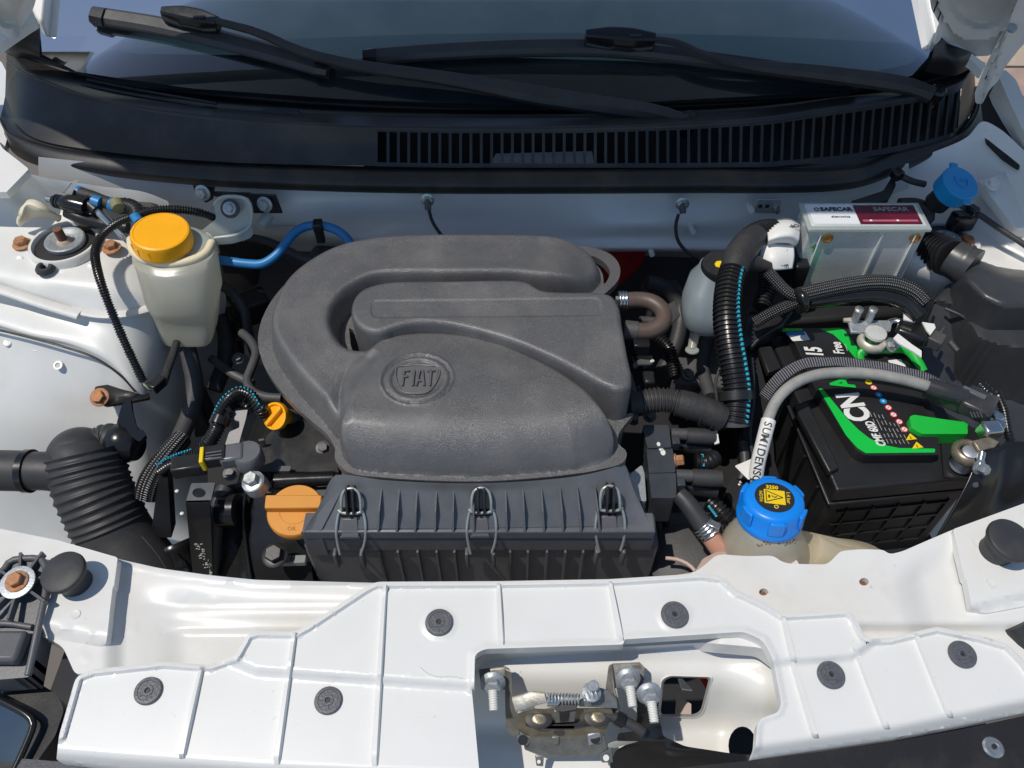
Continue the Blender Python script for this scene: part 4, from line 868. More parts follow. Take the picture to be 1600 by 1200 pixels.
def clip(cx, i):
    g = lambda x, y, z: W(cx + x * .98, y + (0, -1, -4)[i], z)
    base = MB(); base.box(g(0, 800, .012), (.020, .010, .009)); base.box(g(-5, 782, .026), (.0028, .014, .030), Matrix.Rotation(R(-32), 3, 'X')); base.box(g(5, 782, .026), (.0028, .014, .030), Matrix.Rotation(R(-32), 3, 'X'))
    b = base.obj('clip_base', M['black'], AF, bevel=.0008)
    tube('wire_loop', [g(-15, 798, .019), g(-15, 780, .031), g(-11, 768, .037), g(0, 763, .039), g(11, 768, .037), g(15, 780, .031), g(16, 798, .019)], .0016, M['wire'], b, sides=8, step=.002)
    tube('wire_bar', [g(-20, 797, .017), g(-14, 801, .016), g(14, 801, .016), g(20, 797, .017)], .0018, M['wire'], b, sides=8, step=.003)
    tube('wire_arm', [g(-16, 795, .018), g(-20, 806, .011), g(-23, 828, .000), g(-21, 848, -.016), g(-17, 866, -.030)], .0016, M['wire'], b, sides=8, step=.003)
    tube('wire_arm', [g(17, 794, .018), g(22, 808, .011), g(24, 828, .000), g(22, 848, -.016), g(17, 864, -.030)], .0016, M['wire'], b, sides=8, step=.003)
    m = MB(); m.prism([g(-14, 811, .010), g(10, 811, .010), g(13, 840, -.007), g(-15, 840, -.007)], .003, (0, .7, -.7)); m.prism([g(-17, 838, -.006), g(14, 838, -.006), g(15, 842, -.010), g(-18, 842, -.010)], .004, (0, .7, -.7)); m.obj('lever', M['coversm'], b, bevel=.0008)
    for s in (-1, 1): m = MB(); m.box(g(s * 21 - 1, 872, -.045) , (.0042, .010, .030)); m.obj('lug', M['box'], b, bevel=.0015)
for i, cx in enumerate((548, 752, 953)): clip(cx, i)
# hose fittings at the right of the resonator
BH = thing('breather_hose', 'u shaped brown rubber hose right of the grey resonator', 'hose', W(1010, 490, .05))
tube('hose', V3([(978, 470, .05), (1000, 469, .05), (1022, 474, .05), (1037, 490, .048), (1033, 508, .045), (1015, 517, .042), (990, 517, .042)]), .0105, M['brown'], BH, sides=20)
tube('clamp', V3([(966, 470, .05), (980, 470, .05)]), .0118, M['steel'], BH, pitch=.004, amp=.0006, sides=20)
tube('sleeve', V3([(976, 515, .042), (996, 517, .042)]), .0118, M['hose'], BH, sides=20)
m = MB(); m.box(W(968, 470, .050), (.010, .006, .010)); m.obj('clamp_screw', M['zinc'], BH)
# ================================================================ left side of the bay
def px_r(px, p): return px * mpp(p)
def boxpx(mb, c, L, Wd, H, ang=0, tilt=0, roll=0):
    """box centred at world c; long side along a direction turned ang degrees in plan"""
    mb.box(c, (L, Wd, H), Matrix.Rotation(R(ang), 3, 'Z') @ Matrix.Rotation(R(tilt), 3, 'Y') @ Matrix.Rotation(R(roll), 3, 'X'))
# --- power steering reservoir
rc = W(262, 372, .075)
PS = thing('fluid_reservoir', 'translucent white fluid reservoir with a round yellow-orange screw cap', 'reservoir', rc)
def rr(px, py, z, rx, ry, e): return (W(px, py, z), rx, ry, e)
loft('tank', [rr(298, 522, -.054, .030, .024, 6), rr(298, 518, -.052, .033, .027, 6), rr(296, 498, -.036, .037, .031, 5.5), rr(292, 474, -.014, .041, .035, 5), rr(290, 468, -.008, .043, .038, 4), rr(288, 456, .004, .0475, .043, 3.2), rr(282, 430, .025, .050, .046, 2.5), rr(276, 402, .048, .052, .048, 2.2), rr(272, 392, .055, .053, .048, 2.1)], M['tankb'], PS, n=64, smooth=60)
loft('tank_pocket', [rr(288, 527, -.052, .026, .014, 6), rr(284, 516, -.046, .029, .016, 6), rr(276, 478, -.014, .034, .014, 6), rr(277, 470, -.010, .031, .008, 6)], M['tankb'], PS, n=48)
lip = [(204, 372), (207, 390), (222, 403), (245, 410), (275, 411), (305, 404), (322, 394), (331, 378)]
tube('lip', [W(x, y, .058) for x, y in lip], .0055, mat('cream_plastic_edge', (.80, .70, .48), .4, sss=.1), PS, sides=12, flat=.9)
loft('top_plate', [rr(266, 383, .054, .052, .040, 2), rr(266, 383, .058, .052, .040, 2), rr(264, 380, .060, .046, .034, 2)], M['tank'], PS, n=48)
loft('neck', [rr(255, 376, .058, .034, .031, 2), rr(255, 374, .068, .033, .030, 2)], M['tank'], PS, n=40)
cb = W(256, 380, .066); cr = 45 * mpp(cb); ax = Vector((.10, -.04, 1)).normalized(); mb = MB()
mb.lathe([(cr, 0), (cr * 1.01, .002), (cr, .004), (cr * .985, .017), (cr * .95, .0205), (cr * .88, .0215), (cr * .86, .0208), (cr * .3, .0212)], cb, ax, 72)
cap = mb.obj('screw_cap', M['yorange'], PS, smooth=35)
for k in range(14):
    a = 2 * math.pi * k / 14 + .1; d = Vector((math.cos(a), math.sin(a), 0)); MB().box(cb + d * cr * .992 + Vector((0, 0, .0095)), (.0012, .0016, .012), Matrix.Rotation(a, 3, 'Z')).obj('grip', M['yorange'], cap, smooth=0)
plate('bracket_arm', [(300, 372, 4), (325, 352, 8), (338, 342, 4), (334, 318, 6), (345, 308, 4), (382, 308, 3), (390, 312, 3), (392, 356, 3), (386, 362, 3), (360, 370, 6), (330, 372, 6)], .05, 4, M['tank'], PS, .012, sp=6, zf=lambda P: .048 + .0008 * (372 - P[:, 1]))
tube('arm_rim', [W(x, y, .054 + .0008 * (372 - y)) for x, y in ((335, 320), (345, 309), (380, 309), (389, 315), (391, 352), (372, 366), (335, 372))], .0024, M['tank'], PS, sides=8)
ab = W(360, 326, .091); MB().lathe([(.0125, 0), (.0125, .002), (.0085, .0025)], ab, (0, -.75, .6), 28).obj('washer', M['hose'], PS); hexbolt('arm_bolt', ab + Vector((0, -.002, .002)), (0, -.75, .6), .006, M['galv'], PS)
RH = thing('reservoir_hose', 'thick grey rubber hose running down from the reservoir with a steel clamp', 'hose', W(295, 560, -.07))
tube('hose', V3([(288, 520, -.060), (291, 535, -.066), (298, 565, -.080), (304, 600, -.10), (299, 640, -.12), (283, 680, -.145), (262, 720, -.18)]), [.0115, .0115, .012, .012, .012, .012], M['hose'], RH, sides=22)
tube('clamp', V3([(283, 519, -.056), (288, 531, -.063)]), .0128, M['steel'], RH, pitch=.003, amp=.0005, sides=22)
MB().box(W(283, 524, -.050), (.012, .008, .007), Matrix.Rotation(R(30), 3, 'Z')).obj('clamp_screw', M['steel'], RH, bevel=.001)
# --- thin corrugated loom over the tower
LM = thing('cable_loom', 'thin black corrugated loom curving over the left strut tower', 'cable loom', W(160, 400, .06))
tube('loom', V3([(345, 345, .060), (318, 334, .072), (285, 328, .080), (245, 328, .085), (215, 336, .085), (185, 348, .082), (160, 368, .075), (149, 392, .070), (153, 425, .062), (165, 462, .045), (180, 500, .020), (195, 535, .0), (210, 567, -.02), (224, 596, -.04)]), .0052, M['loom'], LM, pitch=.0034, amp=.0007, sides=14)
tube('wire', V3([(223, 594, -.038), (229, 606, -.045), (240, 604, -.047), (252, 590, -.045), (262, 575, -.045)]), .0016, mat('pale_green_wire', (.35, .45, .25), .5), LM, sides=8)
tube('wire', V3([(222, 594, -.038), (226, 606, -.047), (243, 609, -.047), (256, 598, -.045)]), .0014, M['loom'], LM, sides=8)
tube('taped_tail', V3([(256, 598, -.046), (262, 578, -.045), (270, 555, -.043), (276, 535, -.045)]), .005, M['braid'], LM, sides=12)
m = MB(); boxpx(m, W(246, 600, -.045), .022, .014, .014, 60); m.obj('plug', M['black'], LM, bevel=.002)
# --- cluster of connectors in the corner
CC = thing('connector_cluster', 'cluster of black plugs with blue tape and a paper tag in the left rear corner', 'plugs', W(150, 325, .07))
tube('plug_body', V3([(84, 313, .085), (100, 317, .085), (118, 320, .084), (135, 324, .082)]), [.007, .0085, .0125, .0125, .012], M['blackg'], CC, sides=20)
for k, x in enumerate((88, 93)): tube('plug_ring', V3([(x, 314 + k, .085), (x + 3, 315 + k, .085)]), .0095, M['blackg'], CC, sides=18)
tube('plug_tip', V3([(74, 311, .085), (85, 313, .085)]), .0042, M['steel'], CC, sides=14)
tube('harness', V3([(125, 302, .088), (145, 308, .085), (165, 316, .082), (190, 322, .080), (215, 330, .075), (232, 345, .068)]), .0085, M['tape'], CC, sides=14)
tube('harness', V3([(105, 330, .075), (130, 342, .068), (160, 350, .06), (200, 356, .055)]), .009, M['black'], CC, sides=14)
for a, b, rr_ in (((121, 300), (131, 304), .0092), ((146, 314), (158, 318), .0088), ((172, 318), (180, 321), .0092), ((211, 338), (218, 348), .0068)): tube('blue_tape', V3([(*a, .086), (*b, .084)]), rr_, M['bluehose'], CC, sides=14)
for a, b in (((106, 304), (116, 306)), ((181, 316), (186, 326))): tube('yellow_tape', V3([(*a, .090), (*b, .088)]), .0085, mat('dull_yellow_tape', (.22, .21, .10), .5) if 'dull_yellow_tape' not in bpy.data.materials else bpy.data.materials['dull_yellow_tape'], CC, sides=14)
tube('elbow', V3([(185, 322, .082), (200, 322, .082), (212, 328, .080), (216, 338, .076)]), .0105, M['black'], CC, pitch=.004, amp=.0004, sides=18)
m = MB(); m.prism([W(99, 302, .10), W(106, 286, .115), (W(122, 280, .12)), W(112, 302, .10)], .0006); m.obj('paper_tag', M['label'], CC)
m = MB()
for k in range(5): a = Vector(W(103 + k * 2.4, 299 - k * 3.2, .1022 + k * .0030)); m.box(a, (.0075, .0008, .0006), Matrix.Rotation(R(55), 3, 'Z'))
m.obj('tag_print', M['ink'], CC)
TB = thing('metal_tube', 'bright metal pipe passing behind the orange capped reservoir', 'pipe', W(170, 350, .07))
tube('pipe', V3([(121, 318, .085), (133, 319, .084), (147, 325, .080), (160, 338, .072), (178, 355, .060), (203, 378, .045)]), .0052, M['steel'], TB, sides=16)
tube('pipe_clip', V3([(140, 320, .082), (152, 330, .078)]), .0085, M['black'], TB, sides=12)
m = MB(); m.prism([W(215, 302, .075), W(247, 320, .070), W(246, 326, .07), W(218, 322, .070)], .006); m.obj('rubber_wedge', M['ink'], TB)
MB().lathe([(.010, -.004), (.010, .004), (.006, .007)], W(137, 352, .045), (0, 0, 1), 18).obj('rubber_plug', M['rust'], TB)
# --- brackets on the firewall
FB_ = thing('firewall_bracket', 'black steel bracket with two silver bolts under the cowl seal', 'bracket', W(360, 310, .08))
def fplate(pts, y, mat_, parent, name, th=.003, r=.003):
    w_ = [WY(x, yy, y) for x, yy in pts]; return MB().prism(w_, th, (0, 1, 0)).obj(name, mat_, parent, bevel=.0015)
fplate([(300, 289), (336, 291), (333, 312), (322, 318), (306, 306)], .525, M['black'], FB_, 'left_tab')
fplate([(334, 300), (392, 302), (392, 312), (334, 308)], .527, M['black'], FB_, 'cross_bar')
fplate([(388, 303), (431, 305), (442, 334), (396, 334), (390, 326)], .518, M['black'], FB_, 'right_tab')
hexbolt('bolt', WY(317, 301, .521), (-.2, -1, .3), .0075, M['galv'], FB_); hexbolt('bolt', WY(414, 319, .514), (-.2, -1, .3), .0075, M['galv'], FB_)
tube('white_sleeve', [WY(420, 336, .52), WY(406, 354, .50)], .0075, M['tank'], FB_, sides=16)
tube('stub', [WY(341, 325, .53), WY(325, 341, .51)], .006, M['white'], FB_, sides=14)
# ground studs on the firewall
def ground(px, py, pts, label):
    t = thing('ground_strap', label, 'earth wire', WY(px, py, .515), 'earth wires on the firewall')
    hexbolt('bolt', WY(px, py, .522), (0, -1, .2), .0065, M['zinc'], t); tube('sleeve', [WY(px, py + 3, .512), WY(px + 1, py + 16, .505)], .0045, M['hose'], t, sides=12)
    tube('wire', pts, .0024, M['ink'], t, sides=10)
ground(668, 312, [WY(670, 326, .505), WY(674, 342, .500), WY(684, 360, .492), WY(703, 382, .48)], 'thin black earth wire bolted to the firewall behind the curved duct')
ground(1066, 318, [WY(1060, 335, .505), WY(1056, 352, .50), WY(1059, 375, .49), WY(1072, 392, .48), WY(1098, 408, .47)], 'thin black earth wire bolted to the firewall left of the wiring loom')
SB = thing('stud_plate', 'small drilled grey steel plate on the firewall left of the aluminium box', 'plate', WY(1200, 323, .52))
fplate([(1183, 311), (1222, 312), (1217, 334), (1179, 333)], .522, M['galv'], SB, 'drilled_plate', .002)
for x, y in ((1188, 322), (1199, 322)): MB().lathe([(.003, 0), (.003, .0006)], WY(x, y, .5215), (0, -1, 0), 12).obj('drill_hole', M['ink'], SB)
for x, y in ((1213, 326), (1172, 325), (1081, 358), (1017, 393)): tube('stud', [WY(x - 2, y - 5, .53), WY(x + 2, y + 5, .512)], .0038, M['white'] if x != 1213 else M['steel'], SB, pitch=.0016, amp=.0002, sides=12)
# --- blue vacuum hose
BV = thing('blue_hose', 'thin blue hose looping from the reservoir to behind the duct', 'hose', W(450, 370, .04))
tube('hose', V3([(325, 404, .020), (355, 408, .020), (385, 412, .020), (410, 412, .022), (430, 400, .028), (445, 382, .036), (458, 366, .042), (475, 355, .046), (497, 352, .048), (520, 357, .046), (540, 370, .042), (553, 392, .036)]), .0062, M['bluehose'], BV, sides=16)
m = MB(); boxpx(m, W(497, 353, .050), .013, .016, .014, 5); boxpx(m, W(500, 368, .035), .012, .01, .022, 5); m.obj('hose_clip', M['black'], BV, bevel=.002)
DH = thing('vacuum_hose', 'black hose crossing the shaded firewall behind the duct', 'hose', W(440, 395, .0))
tube('hose', V3([(385, 370, .01), (420, 378, .01), (450, 392, .005), (480, 405, .0), (530, 410, -.005)]), .006, M['rubber'], DH, sides=14)
SHo = thing('curved_hose', 'thin grey hose bending in an s left of the duct', 'hose', W(395, 560, -.02))
tube('hose', V3([(378, 520, -.035), (392, 533, -.030), (400, 552, -.028), (393, 575, -.028), (386, 595, -.03), (395, 612, -.03), (415, 620, -.03), (440, 622, -.03)]), .0058, M['hose'], SHo, sides=16)
tube('hose', V3([(345, 445, -.03), (365, 460, -.035), (382, 485, -.05), (388, 520, -.08), (400, 560, -.12)]), .007, M['rubber'], SHo, sides=14)
# --- wing bracket with orange bolt, grey tab
WBk = thing('wing_bracket', 'black bracket with an orange rusty bolt on the inner wing', 'bracket', W(190, 613, -.07))
plate('bracket_plate', [(147, 604, 6), (196, 597, 4), (225, 594, 3), (234, 622, 4), (200, 628, 3), (163, 634, 6), (149, 622, 5)], -.07, 3, M['blackg'], WBk, .004, zf=lambda P: -.062 - .0002 * (P[:, 0] - 150))
hexbolt('bolt', W(156, 621, -.060), (0, -.5, 1), .0085, M['orust'], WBk, h=.006)
for x, y in ((221, 614),): MB().lathe([(.002, 0), (.002, .0005)], W(x, y, -.076), (0, 0, 1), 8).obj('hole', M['label'], WBk)
# --- intake duct with bellows
ID = thing('intake_hose', 'large black intake hose with ribbed bellows at the left of the bay', 'air hose', W(140, 740, -.03))
tube('outer_pipe', V3([(-60, 735, -.055), (0, 735, -.055), (45, 736, -.055)]), .0245, M['rubber'], ID, sides=36)
tube('pipe_lip', V3([(40, 736, -.055), (50, 736, -.055)]), .0262, M['blackg'], ID, sides=36)
tube('inlet', V3([(44, 736, -.055), (72, 736, -.055), (100, 740, -.058)]), .0232, M['rubber'], ID, sides=36)
v0 = [(122, 700, -.045), (128, 720, -.055), (138, 748, -.068), (150, 775, -.082), (166, 808, -.10)]
tube('elbow', V3([(80, 742, -.064), (98, 735, -.064), (114, 728, -.064), (128, 730, -.066), (138, 745, -.070)]), [.024, .030, .037, .040, .041], M['rubber'], ID, sides=44, step=.003)
EB = W(126, 716, -.066); MB().lathe([(.0385 * math.cos(t), .0385 * math.sin(t)) for t in np.linspace(-.6, 1.50, 20)], EB, (-.25, .75, .6), 56).obj('elbow_dome', M['rubber'], ID, smooth=80)
def bellows(pts, r, n_r, sides=48):
    L = length(V3(pts)); n = n_r * 12; C = crom(V3(pts), n); T = np.gradient(C, axis=0); T /= np.linalg.norm(T, axis=1)[:, None]; V = []; F = []
    for i in range(n):
        ph = (i / 12) % 1; q = r * (1 - .055 * (1 - abs(math.cos(math.pi * ph)) ** 3)) * (.965 + .035 * min(1, i / 12)); N = np.array([0, 0, 1.0]); N -= T[i] * N.dot(T[i]); N /= np.linalg.norm(N); B = np.cross(T[i], N)
        for k in range(sides): a = 2 * math.pi * k / sides; V.append(C[i] + q * (math.cos(a) * N + math.sin(a) * B))
    for i in range(n - 1):
        for k in range(sides): F.append((i * sides + k, i * sides + (k + 1) % sides, (i + 1) * sides + (k + 1) % sides, (i + 1) * sides + k))
    return MB().add(V, F)
bellows([(130, 708, -.050), (137, 735, -.064), (146, 765, -.079), (158, 792, -.094), (172, 822, -.112)], .0458, 10).obj('bellows', M['rubber'], ID, smooth=80)
tube('lower_pipe', V3([(168, 812, -.107), (185, 842, -.125), (205, 872, -.142), (225, 905, -.16), (240, 940, -.18)]), [.043, .044, .046, .049, .052], M['rubber'], ID, sides=44, step=.004)
tube('pipe_seam', V3([(222, 838, -.075), (238, 856, -.085), (254, 878, -.098), (268, 905, -.115)]), .0011, M['rubber'], ID, sides=6)
tube('side_neck', V3([(150, 690, -.055), (166, 686, -.055), (182, 690, -.055)]), [.016, .019, .021], M['rubber'], ID, sides=26, pitch=.006, amp=.0007)
tube('side_cap', V3([(180, 688, -.055), (196, 693, -.055), (208, 698, -.055), (216, 700, -.055)]), [.022, .026, .023, .016], M['blackg'], ID, sides=28)
plate('lift_tab', [(182, 662, 3), (188, 640, 3), (196, 622, 2), (204, 621, 2), (206, 640, 3), (214, 670, 2), (224, 672, 2), (228, 680, 3), (218, 690, 3), (206, 684, 3), (196, 668, 3)], -.03, 2, M['blackg'], ID, .006, sp=5, zf=lambda P: -.030 + .0006 * (670 - P[:, 1]))

# --- engine left: sensor, brackets, filler caps
EN = thing('engine', 'black plastic covered engine with hoses and sensors filling the bay', 'engine', Vector((-.1, .2, -.3)))
def blk(name, pts, z, depth, mat_, r=6, bev=.004, zf=None, parent=None, sp=12):
    return plate(name, pts, z, r, mat_, parent or EN, depth, sp=sp, zf=zf)
# big dark masses
m = MB(); m.box((-.22, .24, -.34), (.34, .28, .30)); m.obj('engine_block', M['black'], EN, bevel=.03, seg=4)
m = MB(); m.box((.12, .30, -.36), (.60, .34, .24)); m.obj('gearbox', M['void'], EN, bevel=.03, seg=4)
m = MB(); m.box((-.02, .22, -.12), (.30, .22, .16)); m.obj('manifold', M['black'], EN, bevel=.02, seg=3)
blk('belt_cover', [(338, 782, 8), (348, 760, 10), (382, 752, 8), (400, 762, 8), (412, 780, 10), (470, 800, 10), (486, 860, 6), (490, 930, 0), (345, 930, 0)], -.05, .20, M['blackg'], zf=lambda P: -.050 - .0004 * (P[:, 1] - 750) + .008 * sstep(P[:, 0], 378, 386))
tube('cover_edge', V3([(384, 768, -.040), (380, 800, -.055), (384, 850, -.08), (392, 905, -.10)]), .0022, M['blackg'], EN, sides=8)
tube('round_boss', V3([(345, 798, -.052), (372, 797, -.050)]), .019, M['blackg'], EN, sides=28)
blk('rocker_cover', [(392, 700, 6), (432, 668, 6), (440, 655, 4), (500, 660, 8), (522, 700, 8), (530, 742, 4), (520, 765, 4), (440, 765, 8), (400, 745, 8)], -.035, .16, M['black'], zf=lambda P: -.040 + .008 * sstep(P[:, 0], 430, 436) + .0001 * (720 - P[:, 1]) - .018 * sstep(P[:, 1], 738, 748) + .010 * sstep(P[:, 1], 752, 760))
blk('rocker_highlight', [(435, 728, 3), (455, 728, 3), (453, 736, 2), (434, 736, 2)], -.024, .012, M['box'], 2)  # paler block paints a highlight line onto the dark cover
blk('rocker_highlight', [(404, 686, 3), (413, 685, 3), (412, 688, 2), (404, 689, 2)], -.024, .012, M['box'], 2)
tube('fuel_rail', V3([(430, 752, -.030), (470, 750, -.030), (522, 748, -.030)]), .009, M['blackg'], EN, sides=22)
tube('shiny_pipe', V3([(448, 765, -.045), (480, 760, -.042), (520, 752, -.04)]), .007, M['blackg'], EN, sides=18)
m = MB(); m.box(W(455, 876, -.075), (.034, .010, .008), Matrix.Rotation(R(2), 3, 'Z')); m.obj('stamped_lever', mat('pale_grey_casting', (.26, .28, .27), .5, var=.1, bump=.2), EN, bevel=.001)
text('lever_number', '6', .010, W(456, 873, -.0705), (1, .05, 0), (0, -.3, 1), M['ink'], EN)
hexbolt('dark_bolt', W(430, 868, -.06), (0, -.2, 1), .010, M['black'], EN)
# front engine mount bracket with hole
MBk = thing('lifting_bracket', 'black folded bracket with a round hole beside the ribbed bellows', 'bracket', W(311, 770, -.01))
hb = [(311 + 10.5 * math.cos(a), 770 + 7.5 * math.sin(a)) for a in np.linspace(0, 2 * math.pi, 18, endpoint=False)]
plate('bracket_top', [(299, 755, 2), (336, 754, 2), (329, 784, 2), (290, 785, 2)], -.012, 2, M['box'], MBk, .003, sp=6, holes=[hb])
m = MB(); a, b, c, d = W(290, 786, -.012), W(328, 785, -.012), W(333, 905, -.10), W(302, 905, -.10); m.prism([a, b, c, d], .003, (0, 1, 0)); m.obj('bracket_front', M['blackg'], MBk)
m = MB()
for k in range(46):     # white paint scribble
    t = random.random(); x = 306 + t * 26 + random.gauss(0, 3); y = 848 + t * 52 + random.gauss(0, 3); p = a.lerp(d, min(1, (y - 786) / 119)); q = b.lerp(c, min(1, (y - 786) / 119)); s = (x - 296) / 36
    m.box(p.lerp(q, min(.95, max(.15, s))) + Vector((0, -.0005, 0)), (random.uniform(.001, .004), .0006, .0008), Matrix.Rotation(random.uniform(0, 3), 3, 'Y'))
m.obj('paint_marks', mat('dull_white_paint', (.55, .55, .52), .7), MBk)
HS = thing('black_hose', 'glossy black hose rising between bracket and belt cover', 'hose', W(340, 800, -.05))
tube('hose', V3([(352, 762, -.04), (342, 785, -.045), (336, 815, -.06), (333, 860, -.09), (333, 920, -.14)]), .010, M['rubber'], HS, sides=20)
tube('hose', V3([(272, 850, -.14), (280, 870, -.15), (290, 905, -.17)]), .022, M['blackg'], HS, sides=24, pitch=.02, amp=.001)
# oil filler cap
oc = W(461, 797, -.022); orr = 44 * mpp(oc); OC = thing('oil_filler_cap', 'matt orange round oil filler cap with a raised grip bar', 'filler cap', oc)
OX = Vector((0, -.12, 1)).normalized(); OF = Matrix((Vector((1, 0, 0)), OX.cross(Vector((1, 0, 0))), OX)).transposed()
MB().lathe([(orr * .7, -.02), (orr * .97, -.012), (orr, -.008), (orr, -.001), (orr * .96, .001), (orr * .6, .001)], oc, OX, 48).obj('cap_disc', M['ochre'], OC, smooth=35)
m = MB(); pts = [(-orr * 1.02, .013, .004), (orr * .98, .013, .004), (orr * 1.0, -.003, .004), (-orr * .98, -.003, .004)]; m.prism([oc + OF @ Vector((x, y, .012)) for x, y, _ in fillet([(p[0], p[1], .004) for p in pts], .004).tolist() and [(q[0], q[1], 0) for q in fillet([(p[0], p[1], .004) for p in pts], .004)]], .014, -OX); m.obj('grip_bar', M['ochre'], OC, bevel=.0015)
v, f, _u_ = tube_geo([oc + OF @ Vector((orr * .55 * math.cos(t), orr * .55 * math.sin(t), .001)) for t in np.linspace(0, 2 * math.pi, 30, endpoint=False)], .0005, sides=6, closed=True, step=.003); MB().add(v, f).obj('moulded_ring', M['ochre'], OC)
text('oil_lettering', 'OIL', .0065, oc + OF @ Vector((0, -orr * .72, .0013)), (1, 0, 0), OX, mat('darker_orange', (.50, .20, .03), .6), OC)
# dipstick cap
dc = W(430, 650, .0); DC = thing('dipstick_cap', 'small bright orange dipstick cap with slotted grip beside the duct', 'filler cap', dc); DX = Vector((-.35, -.55, .75)).normalized(); DFm = frame(DX)
dr = 22 * mpp(dc); MB().lathe([(dr * .6, -.02), (dr * .7, -.006), (dr * .98, -.005), (dr, -.002), (dr * .98, .002), (dr * .82, .002), (dr * .78, -.0005)], dc, DX, 36).obj('cap_disc', M['yorange'], DC, smooth=35)
m = MB(); m.box(dc + DX * .002, (dr * .35, dr * 1.75, .007), Matrix((DX.cross(Vector((.5, .2, .9))).normalized(), DX.cross(DX.cross(Vector((.5, .2, .9)))).normalized(), DX)).transposed() ); m.obj('grip_bar', M['yorange'], DC, bevel=.0015)
MB().lathe([(dr * .5, -.045), (dr * .55, -.02)], dc, DX, 20).obj('neck', mat('pinkish_grey_metal', (.28, .25, .24), .4, metal=.4), DC)
# sensor and plug
SN = thing('pressure_sensor', 'black pressure sensor with yellow locked plug above the orange oil cap', 'sensor', W(350, 715, .0))
ang = math.degrees(math.atan2((W(400, 712, 0) - W(290, 728, 0)).y, (W(400, 712, 0) - W(290, 728, 0)).x))
m = MB(); boxpx(m, W(296, 728, .0), .036, .020, .018, ang); m.obj('plug', M['black'], SN, bevel=.002)
m = MB(); boxpx(m, W(335, 713, .008), .028, .019, .018, ang); q = m.obj('plug_latch', M['black'], SN, bevel=.0015)
m = MB()
for k in (-1, 0, 1): boxpx(m, W(334, 712 + k * 5, .018), .017, .0016, .002, ang)
m.obj('latch_rib', M['box'], q)
m = MB(); boxpx(m, W(318, 717, .011), .0045, .021, .018, ang); m.obj('yellow_lock', M['yellow'], SN, bevel=.001)
m = MB(); boxpx(m, W(364, 712, .006), .026, .023, .018, ang); m.obj('sensor_body', M['box'], SN, bevel=.003)
m = MB(); m.lathe([(.0165, -.012), (.0165, .006), (.0145, .0085), (.004, .0085)], W(388, 712, .004), (0, 0, 1), 32); m.obj('sensor_head', M['box'], SN)
hb_ = W(395, 752, .0); t = thing('hex_bolt', 'silver hex bolt with washers between sensor and orange oil cap', 'bolt', hb_)
hexbolt('bolt_head', hb_, (-.1, -.15, 1), .0082, M['zinc'], t, h=.008, washer=1.45); MB().lathe([(.0135, -.016), (.0135, -.006), (.0125, -.003), (.0125, 0)], hb_, (-.1, -.15, 1), 28).obj('spacer', M['galv'], t)
GB = thing('grey_bracket', 'upright grey metal strip bracket left of the yellow dipstick cap', 'bracket', W(370, 670, -.01))
plate('strip', [(368, 642, 2), (387, 640, 2), (384, 655, 1), (378, 675, 2), (372, 698, 2), (350, 700, 2), (358, 675, 3), (374, 668, 2), (374, 658, 2), (366, 656, 2)], -.01, 1, mat('grey_bracket_paint', (.16, .16, .165), .45, var=.1, vscale=60, bump=.2), GB, .003, sp=6, zf=lambda P: -.012 + .0003 * (700 - P[:, 1]))
EL = thing('corrugated_loom', 'black corrugated looms with pale blue stripe beside the orange dipstick cap', 'cable loom', W(360, 640, 0))
for pts, r_ in (([(338, 665, .0), (345, 640, .012), (358, 622, .02), (375, 612, .022), (392, 618, .020), (405, 636, .012), (412, 650, .0)], .0062), ([(355, 640, .0), (368, 630, .004), (382, 632, .004), (392, 645, -.005)], .006), ([(344, 655, .0), (338, 672, -.004), (326, 692, -.012)], .0085), ([(328, 690, -.01), (312, 706, -.02), (290, 720, -.03)], .0075)):
    tube('loom', V3(pts), r_, M['loom'], EL, pitch=.0036, amp=.0008, sides=14)
dashes('blue_stripe', V3([(338, 662, .0), (345, 640, .012), (358, 622, .02), (375, 612, .022), (392, 618, .020), (405, 636, .012), (411, 648, .002)]), .0064, (-.2, .35, 1), M['cyan'], EL, .0036, .0020)
tube('rubber_collar', V3([(346, 652, .004), (341, 664, .001)]), .0115, M['blackg'], EL, sides=20); tube('rubber_collar', V3([(352, 644, .006), (358, 640, .006)]), .010, M['blackg'], EL, sides=20)
BR = thing('braided_harness', 'glittering black braided harness left of the pressure sensor', 'cable loom', W(260, 720, -.05))
tube('sleeve', V3([(285, 685, -.06), (272, 700, -.058), (258, 718, -.06), (245, 738, -.068), (236, 760, -.08), (233, 775, -.09)]), [.012, .013, .015, .017, .017], M['braid'], BR, sides=24)
tube('sleeve', V3([(318, 712, -.03), (290, 720, -.035), (265, 728, -.045), (250, 738, -.055)]), .0055, M['loom'], BR, sides=14, pitch=.0036, amp=.0006)
dashes('blue_stripe', V3([(312, 706, -.028), (290, 712, -.034), (265, 722, -.044), (250, 732, -.054)]), .0065, (-.1, .2, 1), M['cyan'], BR, .0036, .0019)
m = MB(); m.prism([W(248, 745, -.06), W(262, 745, -.06), W(268, 840, -.12), W(235, 840, -.12)], .02, (0, 1, 0)); m.obj('dark_shroud', M['blackg'], BR)
for x, y in ((276, 767), (284, 802)): MB().lathe([(.0024, 0), (.001, .001)], W(x, y, -.08), (0, 0, 1), 8).obj('painted_glint', M['label'], BR)  # tiny white dots coloured as glints beside the harness
